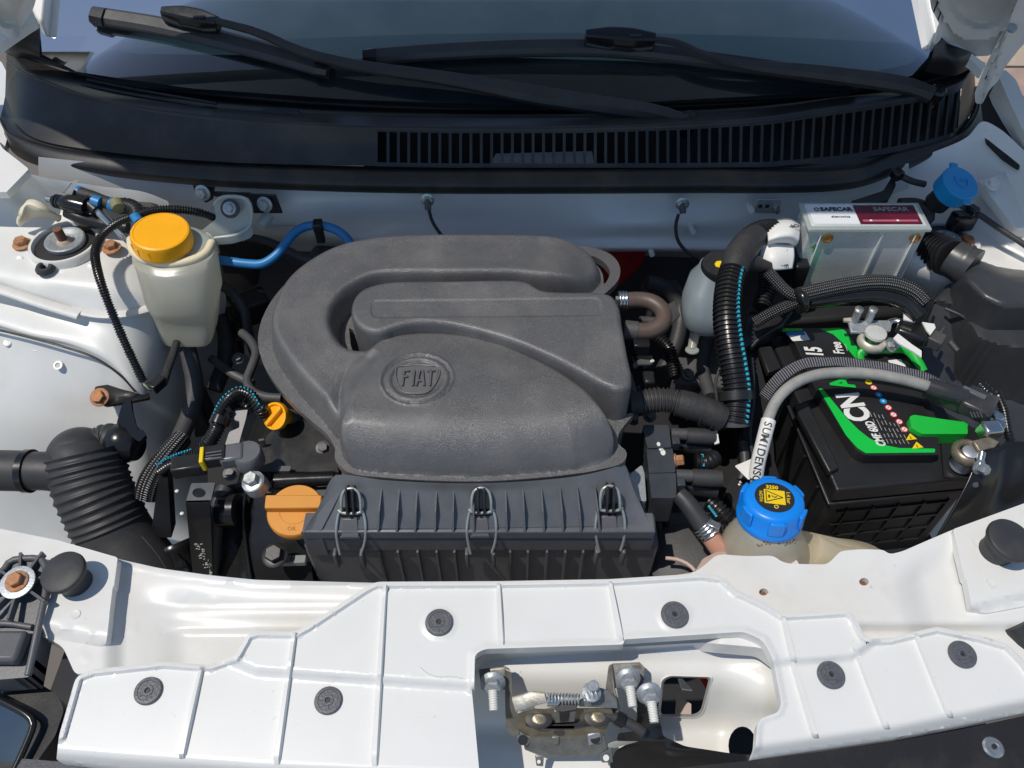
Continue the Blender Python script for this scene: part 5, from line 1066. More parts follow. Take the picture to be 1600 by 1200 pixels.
# ================================================================ right side of the bay
# --- battery (turned about 6 degrees)
BO = W(1308, 765, -.032); BA = R(6.0); BX = Vector((math.cos(BA), math.sin(BA), 0)); BY = Vector((-math.sin(BA), math.cos(BA), 0))
BT = thing('battery', 'black car battery with green and white printed label and green handles', 'battery', BO)
BRM = Matrix((BX, BY, Vector((0, 0, 1)))).transposed()
def bl(u, v, z=0): return BO + BX * u + BY * v + Vector((0, 0, z))
m = MB(); m.box(bl(.0875, .121, -.10), (.169, .236, .15), BRM); case = m.obj('case', M['ribb'], BT, bevel=.005)
m = MB(); m.box(bl(.0875, .121, -.0125), (.177, .244, .025), BRM); m.obj('lid', M['ribb'], BT, bevel=.003, seg=3)
m = MB(); m.box(bl(.0875, .121, -.029), (.181, .248, .004), BRM); m.obj('lid_edge', M['ribb'], BT, bevel=.0015)
for k, u in enumerate((.03, .062, .094, .126, .156)): MB().box(bl(u, .0025, -.10), (.0022, .004, .10), BRM).obj('case_rib', M['ribb'], BT)
for z in (-.055, -.085, -.115, -.145): MB().box(bl(.0875, .0025, z), (.14, .004, .0022), BRM).obj('case_rib', M['ribb'], BT)
for v in (.03, .075, .12, .165, .21): MB().box(bl(.0005, v, -.09), (.006, .0024, .10), BRM).obj('case_rib', M['ribb'], BT)
ZL = -.016
plat = fillet([(1272, 604, 4), (1235, 520, 6), (1226, 513, 3), (1332, 512, 4), (1372, 560, 4), (1430, 580, 3), (1466, 660, 4), (1467, 711, 4), (1353, 712, 9), (1338, 704, 5)], 4)
sheet('label_platform', plat, lambda P: WA(P[:, 0], P[:, 1], ZL), 12, M['ribb'], BT, skirt=.016, smooth=30)
for a, b in ((1186, 548), (1204, 580)): pass
# stepped recesses along the left of the lid
for pts in ([(1184, 540), (1206, 540), (1222, 574), (1200, 582)], [(1240, 632), (1262, 626), (1312, 730), (1296, 738)]):
    m = MB(); m.prism([W(x, y, -.024) for x, y in pts], .010); m.obj('lid_step', M['ribb'], BT, bevel=.002)
zp = ZL + .0006
def prt(name, pts, m_, z=zp, r=2, parent=BT, th=.0005, sp=14): return plate(name, [(x, y) if len(p_) == 2 else p_ for p_ in pts for x, y in [p_[:2]]], z, r, m_, parent, th, sp=sp, smooth=0)
LB = sheet('label', fillet([(1279, 607, 2), (1240, 522, 3), (1238, 517, 2), (1328, 515, 2), (1366, 561, 3), (1422, 582, 3), (1458, 664, 3), (1461, 706, 3), (1356, 708, 8), (1343, 700, 4)], 3), lambda P: WA(P[:, 0], P[:, 1], zp - .0002), 14, mat('black_label_film', (.018, .018, .02), .28, bump=.1, bscale=600), BT, skirt=.0002, smooth=0)
prt('green_band', [(1279, 607), (1285, 607), (1322, 652), (1342, 672), (1359, 685), (1380, 695), (1405, 700), (1461, 701), (1461, 707), (1353, 708), (1340, 700), (1322, 680)], M['green'], zp + .0004)
prt('green_flash', [(1281, 514), (1311, 512), (1320, 516), (1352, 560), (1352, 567), (1342, 566), (1316, 535), (1302, 522)], M['green'], zp + .0004)
prt('green_edge', [(1222, 513), (1254, 513), (1254, 517), (1222, 518)], M['green'], zp + .0004)
st_ = prt('sticker', [(1228, 519), (1258, 518), (1266, 531), (1239, 533)], M['label'], zp + .0006); prt('sticker_blue', [(1228, 519), (1256, 518), (1259, 523), (1230, 524)], M['bluehose'], zp + .0012)
def btext(body, size, a, b, m_, sx=1.0, wt=.0, shear=0, nm='lettering', z=zp + .0009):
    A = W(*a, z); B = W(*b, z); text(nm, body, size, (A + B) / 2, B - A, (0, 0, 1), m_, BT, sx=sx, weight=wt, depth=.0001, shear=shear)
WH = M['label']
btext('15', .029, (1277, 561), (1269, 538), WH, wt=.0012, shear=.1, sx=.58)
btext('Free', .0185, (1314, 557), (1304, 530), WH, wt=.0005, shear=.1, sx=.62); btext('______', .0085, (1323, 556), (1313, 530), WH, sx=.48)
btext('CN', .040, (1349, 661), (1323, 611), WH, wt=.0016, sx=.74); btext('AL', .040, (1323, 610), (1304, 574), M['green'], wt=.0014, sx=.66)
btext('CMF 60D', .0140, (1380, 698), (1357, 657), WH, wt=.0005, sx=.66, shear=.15)
# small print: rows too small to read
m = MB()
for i in range(7):
    for j in range(5):
        a = W(1392 + i * 6.4 - 10, 694 - 0.0 * i, zp + .001); b_ = W(1366 + i * 6.4 - 8, 642 + i * 1.5, zp + .001); t0 = j * .2 + random.uniform(0, .03); t1 = t0 + random.uniform(.10, .18); p, q = a.lerp(b_, t0), a.lerp(b_, min(t1, .98)); d = q - p
        if i > 3 and j > 3: continue
        m.box((p + q) / 2, (d.length, .0009, .0002), Matrix.Rotation(math.atan2(d.y, d.x), 3, 'Z'))
m.obj('small_print', M['greycable'], BT)
for (x, y), mm in zip(((1357, 597), (1365, 606), (1373, 617), (1380, 627), (1388, 637), (1396, 648), (1405, 659), (1413, 671)), ('yellow', 'red', 'bluecap', 'bluecap', 'red', 'red', 'red', 'red')):
    p = W(x, y, zp + .0004); m = MB(); m.lathe([(.0042, 0), (.0042, .0003)], p, (0, 0, 1), 20); ic = m.obj('warning_icon', M[mm], BT)
    m = MB(); m.lathe([(.0030 if mm == 'red' else .0012, .0003), (.0030 if mm == 'red' else .0012, .0005)], p, (0, 0, 1), 16); m.obj('icon_field', M['label'] if mm != 'yellow' else M['ink'], ic)
    if mm == 'red': m = MB(); m.box(p + Vector((0, 0, .0006)), (.0052, .0008, .0002), Matrix.Rotation(.8, 3, 'Z')); m.obj('icon_bar', M['red'], ic)
for x, y in ((1424, 683), (1434, 696)):
    m = MB(); m.prism([W(x - 9, y + 5, zp + .001), W(x + 9, y + 3, zp + .001), W(x - 2, y - 6, zp + .001)], .0004); ic = m.obj('warning_triangle', M['yellow'], BT)
    m = MB(); m.box(W(x - 1, y + 1, zp + .0013), (.0010, .0036, .0002)); m.obj('exclamation', M['ink'], ic)
# handles
tube('green_handle', V3([(1346, 566, -.012), (1343, 553, -.006), (1352, 547, -.002), (1385, 545, -.002), (1412, 545, -.002), (1423, 551, -.004), (1434, 565, -.008), (1442, 580, -.014)]), .0058, M['greenp'], BT, sides=8, flat=.7)
plate('handle_recess', [(1350, 556, 3), (1415, 552, 3), (1438, 582, 3), (1360, 584, 3)], -.012, 3, M['ribb'], BT, .004)
prt('white_sticker', [(1387, 563), (1407, 561), (1416, 573), (1394, 573)], M['label'], -.0112)
plate('green_handle', [(1421, 651, 3), (1428, 648, 3), (1474, 655, 1), (1512, 660, 1), (1512, 678, 2), (1440, 678, 3), (1424, 668, 3)], -.005, 3, M['greenp'], BT, .02, sp=8, zf=lambda P: -.004 - .0002 * (P[:, 1] - 648))
# posts
for px, py in ((1512, 712), (1366, 535)): MB().lathe([(.012, -.02), (.0095, .0), (.0088, .008), (.0075, .009)], W(px, py, -.004), (0, 0, 1), 28).obj('post', mat('lead', (.5, .53, .58), .45, metal=.7, var=.1, vscale=100) if 'lead' not in bpy.data.materials else bpy.data.materials['lead'], BT)
plate('battery_shoulder', [(1470, 680, 3), (1500, 684, 4), (1560, 720, 3), (1560, 750, 3), (1475, 745, 3)], -.028, 3, M['ribb'], BT, .006)
# terminals
def cterm(label, p, a0, mt):
    t = thing('terminal_clamp', label, 'terminal', p); n = 26
    ring = [p + Vector((.0135 * math.cos(a), .0135 * math.sin(a), 0)) for a in np.linspace(a0 + .35, a0 + 2 * math.pi - .35, n)]
    v, f, u_ = tube_geo(ring, .0045, sides=10, step=.002, flat=1.5); MB().add(v, f).obj('clamp_ring', mt, t); return t
N1 = cterm('silver negative terminal clamp on the front right battery post', W(1512, 708, .000), -1.2, M['goldz'])
p = W(1512, 708, .000); hexbolt('clamp_bolt', p + Vector((.004, -.020, .002)), (.3, -.8, .5), .0062, M['zinc'], N1, h=.010)
tube('clamp_screw', [p + Vector((.012, -.004, .006)), p + Vector((.003, -.022, .004))], .0042, M['steel'], N1, sides=14, pitch=.0016, amp=.0002)
m = MB(); m.prism([W(1520, 688, .012), W(1545, 682, .014), W(1562, 690, .014), (W(1555, 698, .012)), W(1530, 704, .010)], .004); m.obj('clamp_arm', M['goldz'], N1, bevel=.001)
m = MB(); m.box(W(1546, 673, .012), (.022, .018, .020), BRM); m.obj('lead_lug', M['steel'], N1, bevel=.003)
P1 = cterm('pale metal positive terminal clamp with two upright studs behind the green handle', W(1362, 534, .004), .3, mat('cream_tinned_metal', (.62, .58, .48), .45, metal=.3, var=.12, vscale=80))
CT = bpy.data.materials['cream_tinned_metal']
m = MB(); m.prism([W(1325, 500, .016), W(1395, 500, .016), W(1392, 517, .014), W(1330, 519, .014)], .004); m.obj('fuse_plate', M['galv'], P1, bevel=.001)
m = MB(); m.prism([W(1318, 497, .018), W(1332, 496, .018), W(1332, 502, .018), W(1319, 501, .018)], .003); m.obj('plate_end', CT, P1)
for a, b in (((1334, 503), (1342, 485)), ((1356, 503), (1364, 485))): tube('stud', [W(*a, .014), W(*b, .036)], .0048, M['galv'], P1, sides=16); MB().lathe([(.0056, 0), (.0056, .003), (.004, .004)], W(*b, .034), (0, 0, 1), 16).obj('stud_head', M['zinc'], P1)
hexbolt('nut', W(1392, 539, .006), (.4, -.5, .7), .0065, M['zinc'], P1, h=.008)
m = MB(); m.lathe([(.0135, 0), (.013, .003), (.006, .0035)], W(1368, 522, .012), (0, 0, 1), 28); m.obj('post_top', M['alu'], P1)
# taped connector beside positive terminal
PC = thing('positive_plug', 'glossy black taped plug with torn white tape beside the positive terminal', 'plug', W(1424, 520, .02))
m = MB(); boxpx(m, W(1424, 522, .012), .040, .028, .022, -30); m.obj('plug_body', M['blackg'], PC, bevel=.006, seg=3)
for pts in ([(1396, 528), (1403, 521), (1425, 538), (1440, 548), (1440, 558), (1425, 548), (1404, 536)], [(1441, 503), (1460, 506), (1462, 512), (1454, 523), (1448, 516)], [(1412, 487), (1432, 492), (1430, 503), (1412, 499)]):
    m = MB(); m.prism([W(x, y, .026) for x, y in pts], .002); m.obj('white_tape', M['label'], PC)
tube('cable_end', V3([(1388, 505, .012), (1400, 502, .014), (1412, 505, .016)]), .005, M['steel'], PC, sides=12)
m = MB(); boxpx(m, W(1462, 532, .014), .018, .020, .016, -40); boxpx(m, W(1470, 520, .020), .004, .022, .006, -40); m.obj('side_clip', M['hose'], PC, bevel=.002)
# strap over the battery
SP = thing('battery_strap', 'black woven strap arched across the battery under the grey cable', 'strap', W(1300, 575, .0))
sp = [(1194, 622, -.035), (1210, 600, -.014), (1232, 581, .002), (1258, 569, .010), (1300, 566, .013), (1350, 570, .013), (1400, 578, .012), (1450, 592, .008), (1490, 612, .0)]
C = crom(V3(sp), 70); V = []; F = []; UV = []
T = np.gradient(C, axis=0); s_ = np.r_[0, np.cumsum(np.linalg.norm(np.diff(C, axis=0), axis=1))]
for i, c in enumerate(C):
    t = T[i] / np.linalg.norm(T[i]); sdir = np.array([-t[1], t[0], 0]); sdir /= np.linalg.norm(sdir)
    for k in range(5): V.append(c + sdir * (k - 2) / 2 * .0078 + np.array([0, 0, .0006 * math.sin(i * .5 + k)])); UV.append((k / 4, s_[i]))
for i in range(len(C) - 1):
    for k in range(4): F.append((i * 5 + k, i * 5 + k + 1, i * 5 + 6 + k, i * 5 + 5 + k))
me = pymesh(V, F, 'webbing'); ul = me.uv_layers.new(name='uv')
for lp in me.loops: ul.data[lp.index].uv = UV[lp.vertex_index]
o = link('webbing', me, M['strap'], SP); md = o.modifiers.new('s', 'SOLIDIFY'); md.thickness = .0018
# grey battery cable
GC = thing('battery_cable', 'thick grey sleeved cable arching over the battery with a SUMIDENSO tag', 'cable', W(1250, 600, .0))
tube('cable', V3([(1180, 775, -.05), (1182, 740, -.028), (1190, 700, -.006), (1200, 655, .010), (1216, 622, .020), (1240, 600, .026), (1275, 586, .028), (1325, 582, .028), (1375, 586, .028), (1420, 595, .026), (1458, 606, .022)]), .0066, M['greycable'], GC, sides=20)
tg = V3([(1181, 746, -.030), (1184, 725, -.018), (1190, 700, -.005), (1196, 676, .005), (1201, 657, .0105)])
tube('printed_sleeve', tg, .0084, M['label'], GC, sides=22)
Cg = crom(tg, 10)
for k, ch in enumerate('OSNEDIMUS'):
    c = Vector(Cg[k]) if k < 10 else None; t = (Vector(Cg[min(k + 1, 9)]) - Vector(Cg[max(k - 1, 0)])).normalized(); d = (CAM - c).normalized(); d = (d - t * d.dot(t)).normalized()
    text('lettering', ch, .0125, c + d * .0085, -t, d, M['ink'], GC, weight=.0001, depth=.0001)
plate('sleeve_tail', [(1148, 728, 2), (1176, 716, 2), (1180, 740, 3), (1170, 750, 2)], -.03, 2, M['label'], GC, .0006)
CNM = mat('worn_black_plastic', (.030, .031, .034), .34, bump=.2, bscale=200, dirt=(.09, .09, .085), dirtamt=.5, dscale=40)
CN = thing('terminal_connector', 'black hinged connector block at the end of the grey battery cable', 'connector', W(1500, 625, .02))
dr_ = W(1512, 632, .02) - W(1452, 604, .02); an = math.degrees(math.atan2(dr_.y, dr_.x))
tube('cable_boot', V3([(1450, 603, .022), (1480, 613, .022), (1508, 622, .020)]), .0105, CNM, CN, sides=20)
m = MB(); boxpx(m, W(1478, 620, .012), .046, .018, .018, an); q = m.obj('hinge_cover', CNM, CN, bevel=.002)
for x, y in ((1462, 613), (1481, 615), (1496, 626)):
    m = MB(); boxpx(m, W(x, y, .0235), .0060, .0045, .002, an); m.obj('latch_slot', M['ink'], q)
m = MB(); boxpx(m, W(1528, 632, .016), .034, .036, .020, an); q = m.obj('connector_block', CNM, CN, bevel=.003)
m = MB(); boxpx(m, W(1522, 614, .027), .026, .007, .004, an); m.obj('ribbed_edge', M['box'], q, bevel=.001)
for k in range(4): MB().box(W(1518 + k * 5, 648, .0265), (.0015, .008, .0008)).obj('moulded_bar', M['hose'], q)
tube('round_plug', V3([(1530, 602, .02), (1540, 612, .02), (1552, 622, .018)]), .0085, M['blackg'], CN, sides=18, pitch=.005, amp=.0005)
m = MB(); boxpx(m, W(1553, 619, .022), .009, .007, .006, 20); m.obj('white_clip', M['label'], q, bevel=.001)
m = MB(); m.prism([W(x, y, .010) for x, y in fillet([(1538, 655), (1545, 640), (1562, 640), (1573, 662), (1570, 672), (1545, 666)], 5)], .003); m.obj('ring_terminal', M['steel'], CN, bevel=.0006)
hexbolt('ring_nut', W(1557, 655, .011), (0, 0, 1), .0065, M['steel'], CN, h=.005)
RL = thing('corrugated_loom', 'thin ribbed loom running down the right edge behind the battery terminal', 'cable loom', W(1575, 680, .0))
tube('loom', V3([(1556, 612, .018), (1568, 640, .010), (1575, 675, .000), (1583, 700, -.01)]), .0048, M['loom'], RL, pitch=.0034, amp=.0007, sides=12)
tube('loom', V3([(1612, 720, -.02), (1592, 752, -.035), (1584, 775, -.05), (1580, 812, -.07)]), .007, M['loom'], RL, pitch=.004, amp=.0008, sides=14)
# bracket at the right front of the battery
BB = thing('battery_bracket', 'glossy black pressed steel bracket right of the battery front', 'bracket', W(1540, 760, -.04))
patch('bracket_sheet', [[(1530, 714, .004), (1545, 704, .006), (1560, 702, .004), (1574, 692, .006), (1600, 692, .006), (1640, 700, .006)],
   [(1514, 750, -.010), (1530, 752, -.012), (1550, 752, -.018), (1572, 742, -.018), (1600, 740, -.012), (1640, 745, -.01)],
   [(1496, 785, -.026), (1515, 790, -.032), (1535, 795, -.042), (1560, 788, -.042), (1600, 780, -.034), (1640, 780, -.03)],
   [(1470, 830, -.048), (1490, 835, -.058), (1515, 840, -.068), (1545, 830, -.068), (1590, 820, -.060), (1640, 820, -.05)],
   [(1440, 880, -.075), (1460, 885, -.082), (1490, 890, -.09), (1520, 880, -.09), (1580, 870, -.08), (1640, 870, -.07)]], M['blackg'], BB, nu=50, nv=7, smooth=70, thick=.002)
tube('bracket_edge', V3([(1440, 880, -.075), (1470, 830, -.048), (1496, 785, -.026), (1514, 750, -.010), (1530, 714, .004), (1545, 704, .006), (1560, 702, .004), (1574, 692, .006), (1600, 692, .006), (1640, 700, .006)]), .0016, M['blackg'], BB, sides=8)
MB().lathe([(.004, 0), (.003, .001)], W(1524, 757, -.013), (0, -.4, 1), 12).obj('rivet', M['hose'], BB)
# --- air intake / fuse box mass, far right
FX = thing('intake_resonator', 'big dark grey plastic air intake box at the right edge', 'air box', W(1540, 480, .03))
FM = mat('dark_grey_moulding', (.040, .042, .046), .36, bump=.1, bscale=200, var=.15, vscale=15, rvar=.08, dirt=(.08, .08, .078), dirtamt=.4, dscale=14)
def fxz(P):
    x, y = P[:, 0], P[:, 1]; up = fillet([(1497, 448, 6), (1492, 425, 6), (1508, 404, 8), (1530, 402, 8), (1560, 414, 8), (1660, 428, 0), (1660, 494, 0), (1562, 494, 10), (1528, 478, 8)], 6)
    d = sdf(P, up); return .020 + .045 * np.sqrt(np.clip(1 - (1 - np.clip(d / 26, 0, 1))**2, 0, 1)) - .010 * (1 - sstep(pdist(P, fxo), 0, 7))
fxo = fillet([(1458, 470, 4), (1478, 446, 6), (1490, 432, 4), (1492, 405, 6), (1530, 398, 8), (1560, 408, 6), (1680, 420, 0), (1680, 560, 0), (1560, 545, 6), (1527, 534, 8), (1512, 512, 4), (1495, 486, 6), (1484, 482, 4)], 5)
sheet('box_top', fxo, lambda P: WA(P[:, 0], P[:, 1], fxz(P)), 4.5, FM, FX, skirt=.20, smooth=60)
plate('box_side', [(1440, 590, 3), (1444, 520, 3), (1460, 474, 3), (1484, 484, 3), (1512, 520, 3), (1528, 540, 3), (1680, 560, 0), (1680, 820, 0), (1590, 760, 0), (1560, 690, 0), (1470, 640, 0)], -.02, 3, FM, FX, .1, zf=lambda P: .012 - .00062 * (P[:, 1] - 480))
tube('pipe_collar', V3([(1487, 403, .050), (1503, 412, .050), (1518, 420, .050)]), [.0245, .0245, .027], FM, FX, sides=36)
tube('collar_seam', V3([(1503, 411, .050), (1507, 413, .050)]), .0262, FM, FX, sides=36)
tube('flexible_pipe', V3([(1425, 380, .030), (1445, 388, .036), (1465, 395, .042), (1486, 403, .050)]), .0235, M['loom'], FX, pitch=.0065, amp=.0016, sides=32)
tube('scratch_rib', V3([(1477, 482, .020), (1500, 492, .020), (1508, 497, .018)]), .002, FM, FX, sides=8)
tube('clip_arm', V3([(1484, 534, .012), (1496, 548, .008)]), .0035, M['hose'], FX, sides=10)
# --- engine control unit
EC = thing('control_unit', 'finned aluminium control unit with a white and dark red label on top', 'control unit', W(1340, 380, .05))
bx0, bx1, by0, by1, bz0, bz1 = .376, .525, .430, .478, -.005, .098
m = MB(); m.box(((bx0 + bx1) / 2, (by0 + by1) / 2, (bz0 + bz1) / 2), (bx1 - bx0, by1 - by0, bz1 - bz0)); m.obj('housing', M['alu'], EC, bevel=.003, seg=3)
m = MB(); m.box(((bx0 + bx1) / 2, (by0 + by1) / 2 - .001, bz1 + .001), (bx1 - bx0 + .006, by1 - by0 + .006, .005)); m.obj('rim', M['tank'], EC, bevel=.001)
m = MB(); m.box(((bx0 + bx1) / 2 + .0, (by0 + by1) / 2 , bz1 + .0032), (bx1 - bx0 - .004, by1 - by0 - .004, .003)); m.obj('lid', M['alu'], EC, bevel=.001)
for x in (.392, .470, .512): MB().box((x, by0 - .0012, .045), (.0035 if x == .470 else .002, .0035, .092)).obj('fin', M['alu'], EC, bevel=.001)
for px, py in ((1293, 372), (1430, 372)):
    c = WY(px, py, by0 - .001); m = MB(); m.lathe([(.0068, 0), (.0068, .0012), (.0052, .0014), (.0050, -.004)], c, (0, -1, .1), 24); q = m.obj('brass_bush', M['brass'], EC)
c = WY(1273, 385, by0 - .001); MB().box(c, (.006, .002, .006), Matrix.Rotation(.7, 3, 'Y')).obj('bright_plug', M['steel'], EC)
zt = bz1 + .0052; L0 = Vector((bx0 + .006, by0 + .004, zt))
m = MB(); m.box((bx0 + .034, (by0 + by1) / 2 - .001, zt), (.058, .038, .0006)); lw = m.obj('white_label', mat('clean_white_label', (.74, .76, .78), .4), EC)
m = MB(); m.box((bx0 + .103, (by0 + by1) / 2 - .001, zt), (.078, .038, .0006)); lr = m.obj('red_label', M['maroon'], EC)
yc = (by0 + by1) / 2
text('maker_name', 'SAFECAR', .010, (bx0 + .040, yc + .009, zt + .0006), (1, 0, 0), (0, 0, 1), M['ink'], EC, weight=.0003); text('small_text', 'eletronica', .006, (bx0 + .042, yc - .006, zt + .0006), (1, 0, 0), (0, 0, 1), M['hose'], EC)
v, f, u_ = tube_geo([Vector((bx0 + .015 + .003 * math.cos(a), yc + .009 + .003 * math.sin(a), zt + .0006)) for a in np.linspace(0, 6.0, 16)], .0006, sides=6, step=.002); MB().add(v, f).obj('maker_mark', M['ink'], EC)
text('maker_name', 'SAFECAR', .011, (bx0 + .110, yc + .009, zt + .0006), (1, 0, 0), (0, 0, 1), mat('grey_print', (.28, .28, .3), .5), EC, weight=.0002)
m = MB(); m.box((bx0 + .103, yc - .014, zt + .0006), (.070, .004, .0004)); m.obj('pink_stripe', mat('pink_print', (.45, .10, .16), .4), EC)
for dx in (.078, .112): MB().box((bx0 + dx, yc - .014, zt + .001), (.003, .003, .0004)).obj('white_dot', M['label'], EC)
m = MB(); boxpx(m, W(1238, 420, .02), .02, .06, .06, 0); m.obj('connector_socket', M['blackg'], EC, bevel=.003)
# --- washer filler
WC = thing('washer_filler_cap', 'light blue washer filler cap under the right end of the cowl', 'filler cap', W(1492, 290, .12))
c = W(1500, 287, .118); r = 31 * mpp(c); axw = Vector((.22, -.30, .93)).normalized()
MB().lathe([(r * .93, -.020), (r * .98, -.004), (r, -.002), (r, .001), (r * .92, .003), (r * .4, .003)], c, axw, 44).obj('cap_body', M['bluecap'], WC, smooth=35)
fw = frame(axw, (0, 1, 0)); fw = Matrix((Vector((1, 0, 0)) - axw * axw.x, axw.cross(Vector((1, 0, 0)) - axw * axw.x), axw)).transposed()
for sg in (1, -1): MB().box(c + fw @ Vector((-.003 * sg, sg * r * 1.06, .0)), (.011, .010, .004), fw).obj('tab', M['bluecap'], WC, bevel=.001)
tube('moulded_symbol', [c + fw @ Vector((x, y, .0035)) for x, y in ((-.009, .009), (-.006, -.006), (.007, -.006), (.009, .007), (.003, .002), (-.002, .006))], .0007, M['bluecap'], WC, sides=8)
tube('filler_neck', [c - axw * .018, c - axw * .045], .016, M['black'], WC, sides=24)
RC_ = thing('release_cable', 'black bonnet release cable held by a black block on the right wing', 'cable', W(1550, 350, .06))
tube('cable', V3([(1488, 316, .09), (1510, 325, .085), (1528, 334, .082), (1560, 356, .075), (1600, 382, .068), (1640, 410, .06)]), .0038, M['rubber'], RC_, sides=12)
m = MB(); boxpx(m, W(1503, 345, .060), .032, .020, .026, 8); m.obj('cable_block', M['blackg'], RC_, bevel=.004); m = MB(); boxpx(m, W(1520, 328, .088), .012, .014, .010, 30); m.obj('cable_clip', M['blackg'], RC_, bevel=.002)
WH_ = thing('washer_hose', 'looped black hose tucked behind the aluminium control unit', 'hose', W(1440, 330, .06))
tube('hose', V3([(1405, 318, .07), (1430, 318, .07), (1448, 326, .065), (1452, 340, .058), (1440, 350, .05)]), .0075, M['rubber'], WH_, sides=14)
tube('hose', V3([(1395, 265, .10), (1408, 275, .098), (1425, 283, .094), (1445, 288, .090)]), .0045, M['rubber'], WH_, sides=12)
m = MB(); boxpx(m, W(1402, 273, .10), .014, .014, .014, 20); m.obj('hose_joint', M['blackg'], WH_, bevel=.003)
plate('black_tape', [(1330, 314, 2), (1380, 298, 4), (1396, 272, 3), (1400, 290, 3), (1388, 312, 3), (1360, 318, 3)], .09, 3, M['ink'], WH_, .01)
# --- big loom with tape, tag, blue stripe
BLm = thing('main_loom', 'thick black corrugated loom with blue stripe and white tag left of the battery', 'cable loom', W(1150, 500, .05))
lp_ = [(1196, 372, .085), (1178, 380, .088), (1160, 396, .088), (1147, 418, .084), (1139, 450, .078), (1136, 490, .068), (1139, 530, .055), (1146, 575, .038), (1151, 612, .022), (1150, 640, .010), (1147, 662, .0)]
tube('loom_upper', V3([(1208, 362, .082), (1190, 364, .086), (1172, 375, .087), (1162, 392, .087)]), .0155, M['loom'], BLm, pitch=.0052, amp=.0012, sides=26)
tube('taped_joint', V3([(1182, 368, .088), (1165, 384, .090), (1152, 405, .088), (1146, 424, .084)]), [.0155, .018, .0185, .0165], M['tape'], BLm, sides=26)
tube('taped_branch', V3([(1150, 400, .082), (1170, 408, .078), (1188, 414, .072), (1202, 418, .068)]), [.014, .013, .009, .007], M['tape'], BLm, sides=20)
tube('loom_lower', V3(lp_[3:]), .0158, M['loom'], BLm, pitch=.0056, amp=.0013, sides=28)
dashes('blue_stripe', V3(lp_[3:]), .0168, (.75, .1, 1), M['cyan'], BLm, .0056, .0028)
tube('collar', V3([(1149, 612, .022), (1150, 626, .016)]), .0205, M['black'], BLm, sides=30)
tube('grommet_lip', V3([(1147, 655, .0), (1147, 664, -.005)]), .0185, M['hose'], BLm, sides=30)
tg2 = thing('paper_tag', 'crumpled white paper tag wrapped round the thick loom beside the aluminium box', 'tag', W(1218, 370, .08))
patch('upper_wrap', [[(1196, 352, .082), (1212, 343, .085), (1235, 341, .085), (1250, 350, .080)], [(1199, 362, .096), (1215, 353, .100), (1237, 352, .100), (1250, 360, .092)], [(1200, 376, .094), (1216, 370, .100), (1236, 368, .100), (1248, 376, .090)], [(1198, 384, .080), (1214, 380, .085), (1232, 380, .085), (1242, 386, .075)]], M['label'], tg2, nu=24, nv=6, thick=.0008)
patch('lower_flap', [[(1191, 382, .082), (1210, 380, .084), (1240, 382, .080)], [(1186, 400, .072), (1210, 402, .078), (1241, 402, .072)], [(1186, 418, .064), (1208, 422, .066), (1238, 420, .062)]], M['label'], tg2, nu=20, nv=6, thick=.0008)
text('tag_text', 'OPTI', .010, W(1236, 353, .1012), (-1, -.1, 0), (0, .2, 1), M['ink'], tg2, weight=.0001)
m = MB()
for k in range(11): m.box(W(1200 + k * 3.0, 412, .0685 + .0000 * k), (.0011 if k % 3 else .0018, .0105, .0006), Matrix.Rotation(-.2, 3, 'X'))
for k in range(3): m.box(W(1222, 391 + k * 4, .0790 - k * .0015), (.014, .0011, .0006))
m.obj('barcode', M['ink'], tg2)
text('tag_digit', '3', .010, W(1197, 396, .0755), (1, 0, 0), (0, -.2, 1), M['ink'], tg2)
# --- loom crossing in front of the control unit
XL = thing('braided_harness', 'braided black harness curving below the aluminium control unit', 'cable loom', W(1330, 450, .04))
tube('sleeve', V3([(1200, 425, .070), (1215, 442, .064), (1232, 458, .056), (1252, 466, .050)]), .0075, M['braid'], XL, sides=18)
tube('sleeve', V3([(1250, 462, .050), (1280, 455, .052), (1320, 447, .054), (1360, 442, .056), (1395, 444, .056), (1425, 455, .052), (1444, 472, .044)]), .0105, M['braid'], XL, sides=20)
tube('inner_conduit', V3([(1262, 470, .040), (1310, 464, .040), (1370, 460, .042), (1415, 472, .038), (1438, 495, .03)]), .011, M['blackg'], XL, sides=18)
tube('sleeve', V3([(1250, 470, .046), (1225, 480, .040), (1200, 492, .030), (1178, 505, .02)]), .0075, M['braid'], XL, sides=16)
tube('strap_tie', V3([(1246, 455, .060), (1256, 466, .062), (1258, 478, .052), (1250, 486, .040)]), .006, M['blackg'], XL, sides=12)
tube('thin_wire', V3([(1438, 458, .052), (1448, 470, .045), (1440, 485, .035), (1425, 488, .03)]), .002, M['black'], XL, sides=8); tube('thin_wire', V3([(1440, 462, .050), (1455, 468, .048), (1462, 460, .048)]), .002, M['black'], XL, sides=8)
tube('loom', V3([(1200, 425, .03), (1198, 450, .02), (1190, 480, .01)]), .011, M['loom'], XL, pitch=.005, amp=.001, sides=18)
